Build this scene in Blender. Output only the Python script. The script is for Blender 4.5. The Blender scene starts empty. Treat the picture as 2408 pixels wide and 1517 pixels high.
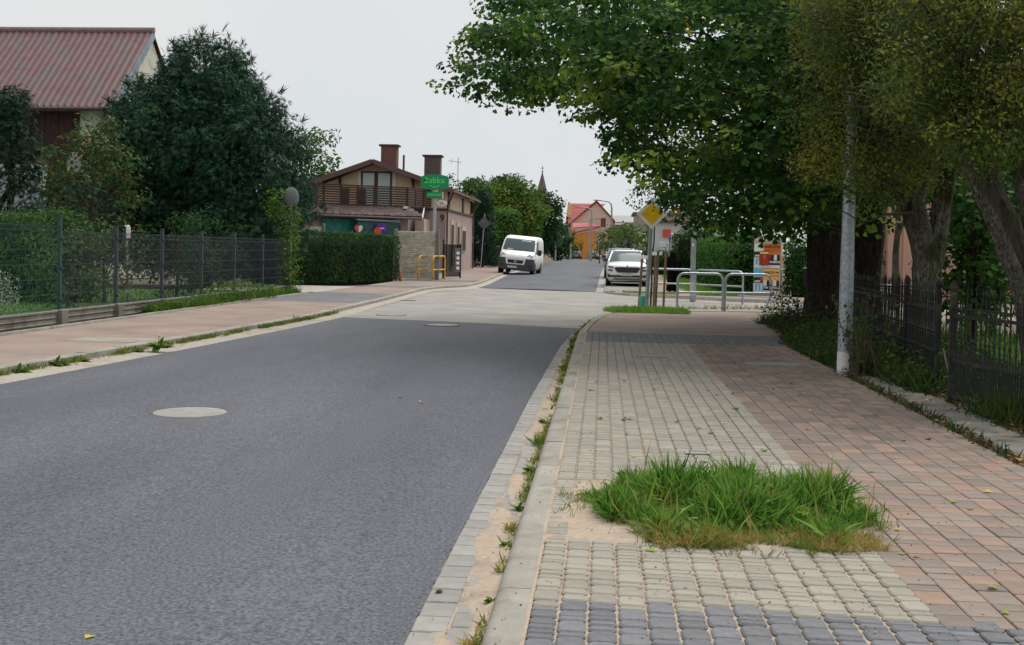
import bpy, math, random
import numpy as np
from mathutils import Vector, Matrix
PI = math.pi; R = math.radians
random.seed(7); RNG = np.random.default_rng(11)
SC = bpy.context.scene; COL = SC.collection
# ---------------------------------------------------------------- camera
CW, CH, FPX = 2408.0, 1517.0, 2700.0          # the photograph's working pixel grid and focal length in it
PX0, PY0 = 1204.0, 659.0                      # principal point
YAW, PITCH, ROLL = math.atan(214 / FPX), R(1.5), 0.02
CAMZ = 1.6
cam = bpy.data.cameras.new('camera'); camo = bpy.data.objects.new('camera', cam); COL.objects.link(camo)
CROT = Matrix.Rotation(YAW, 3, 'Z') @ Matrix.Rotation(PI / 2 - PITCH, 3, 'X') @ Matrix.Rotation(ROLL, 3, 'Z')
camo.matrix_world = Matrix.Translation((0, 0, CAMZ)) @ CROT.to_4x4()
cam.sensor_fit = 'HORIZONTAL'; cam.sensor_width = 36.0; cam.lens = FPX / CW * 36.0
cam.shift_y = (PY0 - CH / 2) / CW; cam.clip_start = 0.1; cam.clip_end = 4000
SC.camera = camo
# ---------------------------------------------------------------- sky, sun, exposure
SUN_EL, SUN_AZ = 60.0, 35.0                   # soft overcast light from ahead, over the trees on the right
w = bpy.data.worlds.new('World'); SC.world = w; w.use_nodes = True
wn = w.node_tree.nodes; wl = w.node_tree.links; wn.clear()
sky = wn.new('ShaderNodeTexSky'); sky.sky_type = 'NISHITA'; sky.sun_disc = False
sky.sun_elevation = R(SUN_EL); sky.sun_rotation = R(SUN_AZ); sky.air_density = 1.0; sky.dust_density = 4.0
sk = wn.new('ShaderNodeMixRGB'); sk.blend_type = 'MULTIPLY'; sk.inputs[0].default_value = 1; sk.inputs[2].default_value = (0.1, 0.1, 0.1, 1)
wl.new(sky.outputs[0], sk.inputs[1])
tc = wn.new('ShaderNodeTexCoord'); nz = wn.new('ShaderNodeTexNoise'); nz.inputs['Scale'].default_value = 2.2; nz.inputs['Detail'].default_value = 4
wl.new(tc.outputs['Generated'], nz.inputs['Vector'])
cr = wn.new('ShaderNodeValToRGB'); cr.color_ramp.elements[0].position = .38; cr.color_ramp.elements[1].position = .62
cr.color_ramp.elements[0].color = (.73, .765, .785, 1); cr.color_ramp.elements[1].color = (.80, .80, .80, 1)
wl.new(nz.outputs[0], cr.inputs[0])
mx = wn.new('ShaderNodeMixRGB'); mx.inputs[0].default_value = .97       # a closed cloud deck over the clear sky
wl.new(sk.outputs[0], mx.inputs[1]); wl.new(cr.outputs[0], mx.inputs[2])
bg = wn.new('ShaderNodeBackground'); bg.inputs[1].default_value = 1.0
wl.new(mx.outputs[0], bg.inputs[0]); wo = wn.new('ShaderNodeOutputWorld'); wl.new(bg.outputs[0], wo.inputs[0])
sl = bpy.data.lights.new('sun', 'SUN'); sl.energy = 3.3; sl.angle = R(42); sl.color = (1, .96, .9)
so = bpy.data.objects.new('sun', sl); COL.objects.link(so)
az = R(SUN_AZ); sd = Vector((math.sin(az) * math.cos(R(SUN_EL)), math.cos(az) * math.cos(R(SUN_EL)), math.sin(R(SUN_EL))))
so.rotation_euler = sd.to_track_quat('Z', 'Y').to_euler(); so.location = sd * 60
SC.view_settings.view_transform = 'Standard'; SC.view_settings.look = 'None'
SC.view_settings.exposure = 0.0; SC.view_settings.gamma = 1.0; SC.view_settings.use_curve_mapping = False
SC.render.engine = 'CYCLES'; SC.cycles.max_bounces = 6; SC.cycles.transparent_max_bounces = 8
SC.cycles.use_denoising = True
# ---------------------------------------------------------------- helpers
def ray(px, py):
    return CROT @ Vector(((px - PX0) / FPX, -(py - PY0) / FPX, -1.0))
def at(px, py, Y=None, z=None):
    """the point of the place seen at a pixel, on the ground height z or on the plane y = Y"""
    d = ray(px, py)
    t = (Y / d.y) if Y is not None else ((z - CAMZ) / d.z)
    return Vector((0, 0, CAMZ)) + d * t
def sstep(a, b, x):
    t = min(1, max(0, (x - a) / (b - a))); return t * t * (3 - 2 * t)
def gz(y): return .2 * sstep(50, 68, y)       # the street climbs a little beyond the junction
def lerp(tab, y):
    if y <= tab[0][0]: return tab[0][1]
    for (a, b), (c, d) in zip(tab, tab[1:]):
        if y <= c: return b + (d - b) * (y - a) / (c - a)
    return tab[-1][1]
def rnd(a, b): return random.uniform(a, b)

# materials -------------------------------------------------------
def newmat(name):
    m = bpy.data.materials.new(name); m.use_nodes = True
    nt = m.node_tree; b = nt.nodes['Principled BSDF']
    return m, nt, b
def N(nt, t, **kw):
    n = nt.nodes.new(t)
    for k, v in kw.items():
        if k in n.inputs: n.inputs[k].default_value = v
        else: setattr(n, k, v)
    return n
def c4(c): return (c[0], c[1], c[2], 1)
def mul(c, k): return (c[0] * k, c[1] * k, c[2] * k)
def mat(name, col, rough=.7, metal=0.0, var=.15, scale=6.0, bump=0.0, bscale=40.0, rvar=.0, spec=.5, dirt=None, dscale=1.5, dpos=(.5, .68)):
    """plain surface: base colour with soft noise variation, random per piece, optional dirt patches with a shape of their own and fine relief"""
    m, nt, b = newmat(name); L = nt.links
    t = N(nt, 'ShaderNodeTexCoord')
    n = N(nt, 'ShaderNodeTexNoise', Scale=scale, Detail=5.0, Roughness=.6); L.new(t.outputs['Object'], n.inputs['Vector'])
    r = N(nt, 'ShaderNodeValToRGB'); e = r.color_ramp.elements
    e[0].position = .3; e[1].position = .7; e[0].color = c4(mul(col, 1 - var)); e[1].color = c4(mul(col, 1 + var))
    L.new(n.outputs[0], r.inputs[0]); out = r.outputs[0]
    if rvar:
        g = N(nt, 'ShaderNodeNewGeometry'); oi = N(nt, 'ShaderNodeObjectInfo')
        a = N(nt, 'ShaderNodeMath', operation='ADD'); L.new(g.outputs['Random Per Island'], a.inputs[0]); L.new(oi.outputs['Random'], a.inputs[1])
        f = N(nt, 'ShaderNodeMath', operation='FRACT'); L.new(a.outputs[0], f.inputs[0])
        mr = N(nt, 'ShaderNodeMapRange'); mr.inputs['To Min'].default_value = 1 - rvar; mr.inputs['To Max'].default_value = 1 + rvar
        L.new(f.outputs[0], mr.inputs['Value'])
        hm = N(nt, 'ShaderNodeMixRGB', blend_type='MULTIPLY'); hm.inputs[0].default_value = 1
        L.new(out, hm.inputs[1]); L.new(mr.outputs[0], hm.inputs[2]); out = hm.outputs[0]
    if dirt:
        n2 = N(nt, 'ShaderNodeTexNoise', Scale=dscale, Detail=6.0, Roughness=.65); L.new(t.outputs['Object'], n2.inputs['Vector'])
        r2 = N(nt, 'ShaderNodeValToRGB'); r2.color_ramp.elements[0].position = dpos[0]; r2.color_ramp.elements[1].position = dpos[1]
        L.new(n2.outputs[0], r2.inputs[0])
        dm = N(nt, 'ShaderNodeMixRGB'); dm.inputs[2].default_value = c4(dirt)
        L.new(r2.outputs[0], dm.inputs[0]); L.new(out, dm.inputs[1]); out = dm.outputs[0]
    L.new(out, b.inputs['Base Color'])
    b.inputs['Roughness'].default_value = rough; b.inputs['Metallic'].default_value = metal
    b.inputs['Specular IOR Level'].default_value = spec
    if bump:
        n3 = N(nt, 'ShaderNodeTexNoise', Scale=bscale, Detail=4.0); L.new(t.outputs['Object'], n3.inputs['Vector'])
        bp = N(nt, 'ShaderNodeBump', Strength=bump, Distance=.02); L.new(n3.outputs[0], bp.inputs['Height'])
        L.new(bp.outputs[0], b.inputs['Normal'])
    return m
def brickmat(name, c1, c2, mortar, bw, bh, ms=.006, rough=.85, off=.5, patch=None, rot=0.0):
    m, nt, b = newmat(name); L = nt.links
    t = N(nt, 'ShaderNodeTexCoord'); mp = N(nt, 'ShaderNodeMapping'); mp.inputs['Rotation'].default_value[2] = rot
    L.new(t.outputs['Object'], mp.inputs[0])
    br = N(nt, 'ShaderNodeTexBrick', Scale=1.0); br.offset = off
    br.inputs['Color1'].default_value = c4(c1); br.inputs['Color2'].default_value = c4(c2); br.inputs['Mortar'].default_value = c4(mortar)
    br.inputs['Mortar Size'].default_value = ms; br.inputs['Brick Width'].default_value = bw; br.inputs['Row Height'].default_value = bh
    L.new(mp.outputs[0], br.inputs['Vector'])
    n = N(nt, 'ShaderNodeTexNoise', Scale=.9, Detail=6.0); L.new(t.outputs['Object'], n.inputs['Vector'])
    r = N(nt, 'ShaderNodeValToRGB'); r.color_ramp.elements[0].position = .3; r.color_ramp.elements[1].position = .75
    r.color_ramp.elements[0].color = (.78, .78, .8, 1); r.color_ramp.elements[1].color = (1.2, 1.18, 1.15, 1)
    L.new(n.outputs[0], r.inputs[0])
    mm = N(nt, 'ShaderNodeMixRGB', blend_type='MULTIPLY'); mm.inputs[0].default_value = 1
    L.new(br.outputs[0], mm.inputs[1]); L.new(r.outputs[0], mm.inputs[2]); out = mm.outputs[0]
    if patch:
        n2 = N(nt, 'ShaderNodeTexNoise', Scale=.55, Detail=7.0, Roughness=.7); L.new(t.outputs['Object'], n2.inputs['Vector'])
        r2 = N(nt, 'ShaderNodeValToRGB'); r2.color_ramp.elements[0].position = .52; r2.color_ramp.elements[1].position = .72
        r2.color_ramp.elements[1].color = (.7, .7, .7, 1)
        L.new(n2.outputs[0], r2.inputs[0])
        d = N(nt, 'ShaderNodeMixRGB'); d.inputs[2].default_value = c4(patch); L.new(r2.outputs[0], d.inputs[0]); L.new(out, d.inputs[1]); out = d.outputs[0]
    L.new(out, b.inputs['Base Color']); b.inputs['Roughness'].default_value = rough; b.inputs['Specular IOR Level'].default_value = .3
    bp = N(nt, 'ShaderNodeBump', Strength=.4, Distance=.006); inv = N(nt, 'ShaderNodeMath', operation='SUBTRACT'); inv.inputs[0].default_value = 1
    L.new(br.outputs['Fac'], inv.inputs[1]); L.new(inv.outputs[0], bp.inputs['Height']); L.new(bp.outputs[0], b.inputs['Normal'])
    return m
def leafmat(name, c1, c2, c3=None, cpos=(.55, .7), cscale=.6, transl=.35, rough=.65):
    """leaf colours differ leaf by leaf; c3 tints whole sprays: turned leaves, and lit patches painted on the ginkgo"""
    m, nt, b = newmat(name); L = nt.links
    g = N(nt, 'ShaderNodeNewGeometry'); r = N(nt, 'ShaderNodeValToRGB')
    r.color_ramp.elements[0].color = c4(c1); r.color_ramp.elements[1].color = c4(c2)
    L.new(g.outputs['Random Per Island'], r.inputs[0]); out = r.outputs[0]
    if c3:
        t = N(nt, 'ShaderNodeTexCoord'); n = N(nt, 'ShaderNodeTexNoise', Scale=cscale, Detail=3.0); L.new(t.outputs['Object'], n.inputs['Vector'])
        r2 = N(nt, 'ShaderNodeValToRGB'); r2.color_ramp.elements[0].position = cpos[0]; r2.color_ramp.elements[1].position = cpos[1]
        L.new(n.outputs[0], r2.inputs[0])
        x = N(nt, 'ShaderNodeMixRGB'); x.inputs[2].default_value = c4(c3); L.new(r2.outputs[0], x.inputs[0]); L.new(out, x.inputs[1]); out = x.outputs[0]
    L.new(out, b.inputs['Base Color']); b.inputs['Roughness'].default_value = rough; b.inputs['Specular IOR Level'].default_value = .14
    tr = N(nt, 'ShaderNodeBsdfTranslucent'); L.new(out, tr.inputs[0])
    mxs = N(nt, 'ShaderNodeMixShader'); mxs.inputs[0].default_value = transl
    L.new(b.outputs[0], mxs.inputs[1]); L.new(tr.outputs[0], mxs.inputs[2])
    L.new(mxs.outputs[0], nt.nodes['Material Output'].inputs[0])
    return m
def glass(name, col=(.03, .045, .05), rough=.06):
    m, nt, b = newmat(name); b.inputs['Base Color'].default_value = c4(col); b.inputs['Roughness'].default_value = rough
    b.inputs['Specular IOR Level'].default_value = .9
    return m
def paint(name, col, coat=.6, rough=.35, metal=0.0):
    m, nt, b = newmat(name); b.inputs['Base Color'].default_value = c4(col); b.inputs['Roughness'].default_value = rough
    b.inputs['Coat Weight'].default_value = coat; b.inputs['Coat Roughness'].default_value = .05; b.inputs['Metallic'].default_value = metal
    return m
def barkmat(name, c1, c2, moss=None, sc=9.0):
    m, nt, b = newmat(name); L = nt.links
    t = N(nt, 'ShaderNodeTexCoord'); mp = N(nt, 'ShaderNodeMapping'); mp.inputs['Scale'].default_value = (1, 1, .28); L.new(t.outputs['Object'], mp.inputs[0])
    n = N(nt, 'ShaderNodeTexNoise', Scale=sc, Detail=8.0, Roughness=.7); L.new(mp.outputs[0], n.inputs['Vector'])
    v = N(nt, 'ShaderNodeTexVoronoi', Scale=sc * 1.3); v.feature = 'DISTANCE_TO_EDGE'; L.new(mp.outputs[0], v.inputs['Vector'])
    r = N(nt, 'ShaderNodeValToRGB'); r.color_ramp.elements[0].position = .35; r.color_ramp.elements[1].position = .65
    r.color_ramp.elements[0].color = c4(c1); r.color_ramp.elements[1].color = c4(c2); L.new(n.outputs[0], r.inputs[0]); out = r.outputs[0]
    if moss:
        n2 = N(nt, 'ShaderNodeTexNoise', Scale=2.2, Detail=5.0); L.new(t.outputs['Object'], n2.inputs['Vector'])
        r2 = N(nt, 'ShaderNodeValToRGB'); r2.color_ramp.elements[0].position = .48; r2.color_ramp.elements[1].position = .6; L.new(n2.outputs[0], r2.inputs[0])
        x = N(nt, 'ShaderNodeMixRGB'); x.inputs[2].default_value = c4(moss); L.new(r2.outputs[0], x.inputs[0]); L.new(out, x.inputs[1]); out = x.outputs[0]
    L.new(out, b.inputs['Base Color']); b.inputs['Roughness'].default_value = .95; b.inputs['Specular IOR Level'].default_value = .2
    ad = N(nt, 'ShaderNodeMath', operation='ADD'); L.new(n.outputs[0], ad.inputs[0]); L.new(v.outputs[0], ad.inputs[1])
    bp = N(nt, 'ShaderNodeBump', Strength=1.0, Distance=.08); L.new(ad.outputs[0], bp.inputs['Height']); L.new(bp.outputs[0], b.inputs['Normal'])
    return m

# meshes ----------------------------------------------------------
class MB:
    """collects shapes and links them as ONE mesh object"""
    def __init__(s): s.v = []; s.f = []; s.m = []
    def add(s, vs, fs, mi=0):
        o = len(s.v); s.v += [tuple(p) for p in vs]; s.f += [[i + o for i in f] for f in fs]; s.m += [mi] * len(fs); return s
    def box(s, c, d, rz=0, mi=0, M=None, ch=0):
        hx, hy, hz = d[0] / 2, d[1] / 2, d[2] / 2
        if ch:
            return s.rbox(c, d, ch, rz, mi)
        vs = [Vector((x, y, z)) for z in (-hz, hz) for x, y in ((-hx, -hy), (hx, -hy), (hx, hy), (-hx, hy))]
        m = M if M is not None else Matrix.Translation(c) @ Matrix.Rotation(rz, 4, 'Z')
        if M is not None: m = M @ Matrix.Translation(c)
        return s.add([m @ p for p in vs], [(3, 2, 1, 0), (4, 5, 6, 7), (0, 1, 5, 4), (1, 2, 6, 5), (2, 3, 7, 6), (3, 0, 4, 7)], mi)
    def rbox(s, c, d, ch, rz=0, mi=0):
        hx, hy, hz = d[0] / 2, d[1] / 2, d[2] / 2
        m = Matrix.Translation(c) @ Matrix.Rotation(rz, 4, 'Z'); vs = []
        for z, k in ((-hz, ch), (-hz + ch, 0), (hz - ch, 0), (hz, ch)):
            vs += [m @ Vector((x * (hx - k), y * (hy - k), z)) for x, y in ((-1, -1), (1, -1), (1, 1), (-1, 1))]
        fs = [(3, 2, 1, 0), (12, 13, 14, 15)]
        for l in range(3):
            for i in range(4):
                j = (i + 1) % 4; fs.append((l * 4 + i, l * 4 + j, l * 4 + 4 + j, l * 4 + 4 + i))
        return s.add(vs, fs, mi)
    def bar(s, p, q, w, h=None, mi=0, up=(0, 0, 1)):
        p, q = Vector(p), Vector(q); h = h or w; d = (q - p); d.normalize(); u = Vector(up)
        if abs(d.dot(u)) > .97: u = Vector((1, 0, 0))
        x = d.cross(u).normalized() * w / 2; y = x.cross(d).normalized() * h / 2
        vs = [p - x - y, p + x - y, p + x + y, p - x + y, q - x - y, q + x - y, q + x + y, q - x + y]
        return s.add(vs, [(0, 1, 2, 3), (7, 6, 5, 4), (1, 0, 4, 5), (2, 1, 5, 6), (3, 2, 6, 7), (0, 3, 7, 4)], mi)
    def tube(s, pts, r, n=8, mi=0, cap=True):
        pts = [Vector(p) for p in pts]; k = len(pts); rs = r if hasattr(r, '__len__') else [r] * k
        rings = []; ref = Vector((0, 0, 1))
        t0 = (pts[1] - pts[0]).normalized()
        if abs(t0.dot(ref)) > .9: ref = Vector((1, 0, 0))
        x = t0.cross(ref).normalized()
        for i, p in enumerate(pts):
            t = (pts[min(i + 1, k - 1)] - pts[max(i - 1, 0)]).normalized()
            x = (x - t * x.dot(t)).normalized(); y = t.cross(x)
            rings.append([p + (x * math.cos(a) + y * math.sin(a)) * rs[i] for a in [2 * PI * j / n for j in range(n)]])
        return s.loft(rings, mi, cap)
    def loft(s, rings, mi=0, cap=True, closed=True):
        n = len(rings[0]); vs = [p for r in rings for p in r]; fs = []
        for i in range(len(rings) - 1):
            for j in range(n if closed else n - 1):
                k = (j + 1) % n; fs.append((i * n + j, i * n + k, (i + 1) * n + k, (i + 1) * n + j))
        if cap: fs += [tuple(range(n - 1, -1, -1)), tuple(range((len(rings) - 1) * n, len(rings) * n))]
        return s.add(vs, fs, mi)
    def prism(s, poly, d, mi=0):
        d = Vector(d); n = len(poly); vs = [Vector(p) for p in poly] + [Vector(p) + d for p in poly]
        fs = [tuple(range(n - 1, -1, -1)), tuple(range(n, 2 * n))] + [(i, (i + 1) % n, n + (i + 1) % n, n + i) for i in range(n)]
        return s.add(vs, fs, mi)
    def lathe(s, prof, c=(0, 0, 0), n=16, mi=0, M=None):
        M = M or Matrix.Translation(c); rings = [[M @ Vector((r * math.cos(2 * PI * j / n), r * math.sin(2 * PI * j / n), z)) for j in range(n)] for r, z in prof]
        return s.loft(rings, mi)
    def strip(s, rows, mi=0):
        """rows of points -> a sheet"""
        n = len(rows[0]); vs = [p for r in rows for p in r]
        return s.add(vs, [(i * n + j, i * n + j + 1, (i + 1) * n + j + 1, (i + 1) * n + j) for i in range(len(rows) - 1) for j in range(n - 1)], mi)
    def mesh(s, name, mats, smooth=None):
        me = bpy.data.meshes.new(name); me.from_pydata(s.v, [], s.f)
        for m in (mats if isinstance(mats, (list, tuple)) else [mats]): me.materials.append(m)
        if any(s.m): me.polygons.foreach_set('material_index', s.m)
        if smooth: me.shade_smooth(); me.set_sharp_from_angle(angle=R(smooth))
        me.update(); return me
    def build(s, name, mats, parent=None, smooth=None, kind=None):
        return put(name, s.mesh(name, mats, smooth), parent, kind)
def put(name, me, parent=None, kind=None, world=True):
    o = bpy.data.objects.new(name, me); COL.objects.link(o)
    if parent is not None:
        o.parent = parent
        if parent.get('w_') == 1: o.matrix_parent_inverse = Matrix.Translation(parent.location).inverted()
    if kind: o['kind'] = kind
    return o
def tag(o, label=None, cat=None, group=None, kind=None):
    if label: o['label'] = label
    if cat: o['category'] = cat
    if group: o['group'] = group
    if kind: o['kind'] = kind
    return o
def thing(name, label, cat, loc=(0, 0, 0), rz=0, group=None, local=False):
    """an Empty at the thing's base; its parts are given in the place's coordinates unless local"""
    o = bpy.data.objects.new(name, None); COL.objects.link(o); o.location = loc; o.empty_display_size = .2
    tag(o, label, cat, group)
    if local: o.rotation_euler = (0, 0, rz)
    else: o['w_'] = 1
    return o
def dup(root, loc, rz=0, label=None, scale=None):
    c = root.copy(); COL.objects.link(c); c.location = loc; c.rotation_euler = (0, 0, rz)
    if scale: c.scale = (scale,) * 3
    if label: c['label'] = label
    for ch in list(root.children):
        a = ch.copy(); COL.objects.link(a); a.parent = c
        for g in list(ch.children):
            b = g.copy(); COL.objects.link(b); b.parent = a
    return c
def text(name, s, size, m, parent, loc, rot=(PI / 2, 0, 0), ex=.004, align='CENTER', bold=0.0, sx=1.0):
    cu = bpy.data.curves.new('t', 'FONT'); cu.body = s; cu.size = size; cu.extrude = ex; cu.align_x = align; cu.align_y = 'CENTER'; cu.offset = bold; cu.resolution_u = 3
    t = bpy.data.objects.new('t', cu); COL.objects.link(t); bpy.context.view_layer.update()
    me = bpy.data.meshes.new_from_object(t); bpy.data.objects.remove(t); bpy.data.curves.remove(cu)
    me.name = name; me.materials.clear(); me.materials.append(m)
    from mathutils import Euler
    me.transform(Matrix.Translation(loc) @ Euler(rot).to_matrix().to_4x4() @ Matrix.Diagonal((sx, 1, 1, 1)))
    return put(name, me, parent)
# many small faces at once -----------------------------------------
def inst(name, T, F, P, A, B, C, S, m, parent=None, kind='stuff'):
    """template T (m,3) with faces F (q,k) copied to points P along axes A (length), B (width), C (normal), scaled S"""
    T = np.asarray(T, float); F = np.asarray(F, int); n = len(P); mv = len(T)
    S = np.broadcast_to(np.asarray(S, float).reshape(-1, 1, 1), (n, 1, 1))
    V = P[:, None, :] + S * (T[None, :, 0:1] * A[:, None, :] + T[None, :, 1:2] * B[:, None, :] + T[None, :, 2:3] * C[:, None, :])
    FF = (F[None] + (np.arange(n) * mv)[:, None, None]).reshape(-1, F.shape[1]); k = F.shape[1]
    me = bpy.data.meshes.new(name); me.vertices.add(n * mv); me.vertices.foreach_set('co', V.reshape(-1).astype(np.float32))
    me.loops.add(FF.size); me.loops.foreach_set('vertex_index', FF.reshape(-1).astype(np.int32))
    me.polygons.add(len(FF)); me.polygons.foreach_set('loop_start', (np.arange(len(FF)) * k).astype(np.int32))
    me.polygons.foreach_set('loop_total', np.full(len(FF), k, np.int32))
    me.update(calc_edges=True); me.materials.append(m)
    return put(name, me, parent, kind)
def unit(a): return a / np.maximum(np.linalg.norm(a, axis=1, keepdims=True), 1e-9)
def frame(nrm, axis):
    """orthonormal axes: A near axis, C the normal"""
    C = unit(nrm); A = unit(axis - C * np.sum(axis * C, 1, keepdims=True)); return A, np.cross(C, A), C
FAN = ([(0, 0, 0), (.62, -.56, .1), (.95, -.34, .02), (.86, 0, -.04), (.95, .34, .02), (.62, .56, .1)], [(0, 1, 2, 3), (0, 3, 4, 5)])
LEAF = ([(0, 0, 0), (.28, .24, .05), (.62, .24, .04), (1, 0, -.06), (.62, -.24, .04), (.28, -.24, .05)], [(0, 5, 4, 3), (0, 3, 2, 1)])
SPRAY = ([(0, 0, 0), (1, 0, -.12), (.15, .05, 0), (.55, .42, -.05), (.15, -.05, 0), (.55, -.42, -.05), (.5, .04, -.03), (.9, .3, -.12), (.5, -.04, -.03), (.9, -.3, -.12), (.05, .1, 0), (.2, .4, .02), (.05, -.1, 0), (.2, -.4, .02)],
         [(0, 2, 3), (0, 5, 4), (2, 1, 4), (2, 6, 7), (4, 9, 8), (0, 10, 11), (0, 13, 12)])
BLADE = ([(0, -.035, 0), (0, .035, 0), (.55, -.028, .06), (.55, .028, .06), (1, 0, .3)], [(0, 1, 3), (0, 3, 2), (2, 3, 4)])
def scatter_leaves(name, cl, dens, size, tmpl, m, parent, droop=.3, upn=.5, shell=.55, jit=.7, top=0.0, rng=RNG):
    """leaves through clumps (cx,cy,cz,rx,ry,rz): most near each clump's surface, some inside"""
    cl = np.asarray(cl, float); vol = cl[:, 3] * cl[:, 4] + cl[:, 3] * cl[:, 5] + cl[:, 4] * cl[:, 5]
    n = np.maximum(3, (dens * vol).astype(int)); idx = np.repeat(np.arange(len(cl)), n); k = len(idx)
    d = unit(rng.normal(size=(k, 3)))
    if top: d[:, 2] = np.where(rng.random(k) < top, np.abs(d[:, 2]), d[:, 2])
    rad = shell + (1.05 - shell) * rng.random(k) ** .6
    P = cl[idx, :3] + d * cl[idx, 3:6] * rad[:, None]
    nr = d * .7 + np.array([0, 0, upn]) + rng.normal(size=(k, 3)) * jit * .6
    ax = d + np.array([0, 0, -droop]) + rng.normal(size=(k, 3)) * jit
    A, B, C = frame(nr, ax)
    return inst(name, tmpl[0], tmpl[1], P, A, B, C, size * rng.uniform(.6, 1.25, k), m, parent)
def wobble(p, q, n, amp, sag=0.0):
    p, q = Vector(p), Vector(q); out = []
    for i in range(n + 1):
        t = i / n; v = p.lerp(q, t); k = math.sin(PI * t)
        out.append(v + Vector((rnd(-amp, amp), rnd(-amp, amp), rnd(-amp, amp))) * k + Vector((0, 0, sag * k)))
    return out
# ================================================================ THE GROUND
M = {}
M['asphalt'] = None
def asphalt():
    m, nt, b = newmat('asphalt'); L = nt.links; t = N(nt, 'ShaderNodeTexCoord')
    n = N(nt, 'ShaderNodeTexNoise', Scale=48.0, Detail=4.0, Roughness=.75); L.new(t.outputs['Object'], n.inputs['Vector'])
    r = N(nt, 'ShaderNodeValToRGB'); e = r.color_ramp.elements; e[0].position = .36; e[1].position = .68
    e[0].color = (.036, .04, .052, 1); e[1].color = (.168, .177, .205, 1); L.new(n.outputs[0], r.inputs[0])
    v = N(nt, 'ShaderNodeTexVoronoi', Scale=55.0); L.new(t.outputs['Object'], v.inputs['Vector'])
    rv = N(nt, 'ShaderNodeValToRGB'); rv.color_ramp.elements[0].position = .0; rv.color_ramp.elements[1].position = .25
    rv.color_ramp.elements[0].color = (1, 1, 1, 1); rv.color_ramp.elements[1].color = (0, 0, 0, 1); L.new(v.outputs['Distance'], rv.inputs[0])
    sp = N(nt, 'ShaderNodeMixRGB'); sp.inputs[2].default_value = (.30, .30, .32, 1); L.new(r.outputs[0], sp.inputs[1])
    k = N(nt, 'ShaderNodeMath', operation='MULTIPLY'); k.inputs[1].default_value = .35; L.new(rv.outputs[0], k.inputs[0]); L.new(k.outputs[0], sp.inputs[0])
    n2 = N(nt, 'ShaderNodeTexNoise', Scale=.45, Detail=5.0, Roughness=.6); mp = N(nt, 'ShaderNodeMapping'); mp.inputs['Scale'].default_value = (1.6, .35, 1)
    L.new(t.outputs['Object'], mp.inputs[0]); L.new(mp.outputs[0], n2.inputs['Vector'])
    r2 = N(nt, 'ShaderNodeValToRGB'); r2.color_ramp.elements[0].position = .3; r2.color_ramp.elements[1].position = .75
    r2.color_ramp.elements[0].color = (.74, .745, .76, 1); r2.color_ramp.elements[1].color = (1.16, 1.15, 1.13, 1); L.new(n2.outputs[0], r2.inputs[0])
    mm = N(nt, 'ShaderNodeMixRGB', blend_type='MULTIPLY'); mm.inputs[0].default_value = 1; L.new(sp.outputs[0], mm.inputs[1]); L.new(r2.outputs[0], mm.inputs[2])
    L.new(mm.outputs[0], b.inputs['Base Color']); b.inputs['Roughness'].default_value = .8; b.inputs['Specular IOR Level'].default_value = .35
    bp = N(nt, 'ShaderNodeBump', Strength=.7, Distance=.008); L.new(n.outputs[0], bp.inputs['Height']); L.new(bp.outputs[0], b.inputs['Normal'])
    return m
M['asphalt'] = asphalt()
M['earth'] = mat('earth', (.13, .10, .07), .95, var=.35, scale=3, bump=.6, bscale=30, dirt=(.06, .085, .03), dscale=.8)
M['lawn'] = mat('lawn', (.06, .13, .025), .95, var=.35, scale=5, bump=.8, bscale=60)
M['sand'] = mat('sand', (.40, .32, .245), .95, var=.14, scale=25, bump=.5, bscale=160, dirt=(.24, .2, .16), dscale=3)
M['cobble'] = mat('cobble_concrete', (.285, .265, .224), .85, var=.10, scale=14, bump=.3, bscale=140, rvar=.12, dirt=(.31, .27, .225), dscale=2.6, dpos=(.55, .75), spec=.3)
M['cobble_dark'] = mat('cobble_dark', (.15, .154, .168), .82, var=.16, scale=18, bump=.3, bscale=140, rvar=.16, spec=.3, dirt=(.2, .185, .165), dscale=5, dpos=(.55, .8))
M['kerbc'] = mat('kerb_concrete', (.30, .285, .25), .88, var=.14, scale=5, bump=.35, bscale=110, rvar=.07, dirt=(.2, .185, .15), dscale=2.2, spec=.3)
M['sett'] = mat('gutter_concrete', (.275, .266, .248), .88, var=.12, scale=9, bump=.3, bscale=120, rvar=.12, spec=.3)
def redbrick():
    m = mat('paver_red', (.25, .198, .168), .87, var=.13, scale=7, bump=.3, bscale=130, rvar=.14, spec=.3)
    nt = m.node_tree; L = nt.links; b = nt.nodes['Principled BSDF']; src = b.inputs['Base Color'].links[0].from_socket
    g = N(nt, 'ShaderNodeNewGeometry'); oi = N(nt, 'ShaderNodeObjectInfo'); a = N(nt, 'ShaderNodeMath', operation='MULTIPLY_ADD')
    L.new(g.outputs['Random Per Island'], a.inputs[0]); a.inputs[1].default_value = 7.3; L.new(oi.outputs['Random'], a.inputs[2])
    f = N(nt, 'ShaderNodeMath', operation='FRACT'); L.new(a.outputs[0], f.inputs[0])
    r = N(nt, 'ShaderNodeValToRGB'); e = r.color_ramp.elements; e[0].position = 0; e[1].position = 1
    e[0].color = (.76, .80, .82, 1); e[1].color = (1.2, 1.03, .93, 1); e2 = r.color_ramp.elements.new(.5); e2.color = (.9, .92, .92, 1); L.new(f.outputs[0], r.inputs[0])
    x = N(nt, 'ShaderNodeMixRGB', blend_type='MULTIPLY'); x.inputs[0].default_value = 1; L.new(src, x.inputs[1]); L.new(r.outputs[0], x.inputs[2]); L.new(x.outputs[0], b.inputs['Base Color'])
    return m
M['brick'] = redbrick()
M['walk_red'] = brickmat('walk_red', (.285, .205, .17), (.235, .185, .16), (.28, .235, .2), .21, .105, .007, patch=(.27, .225, .19))
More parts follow.
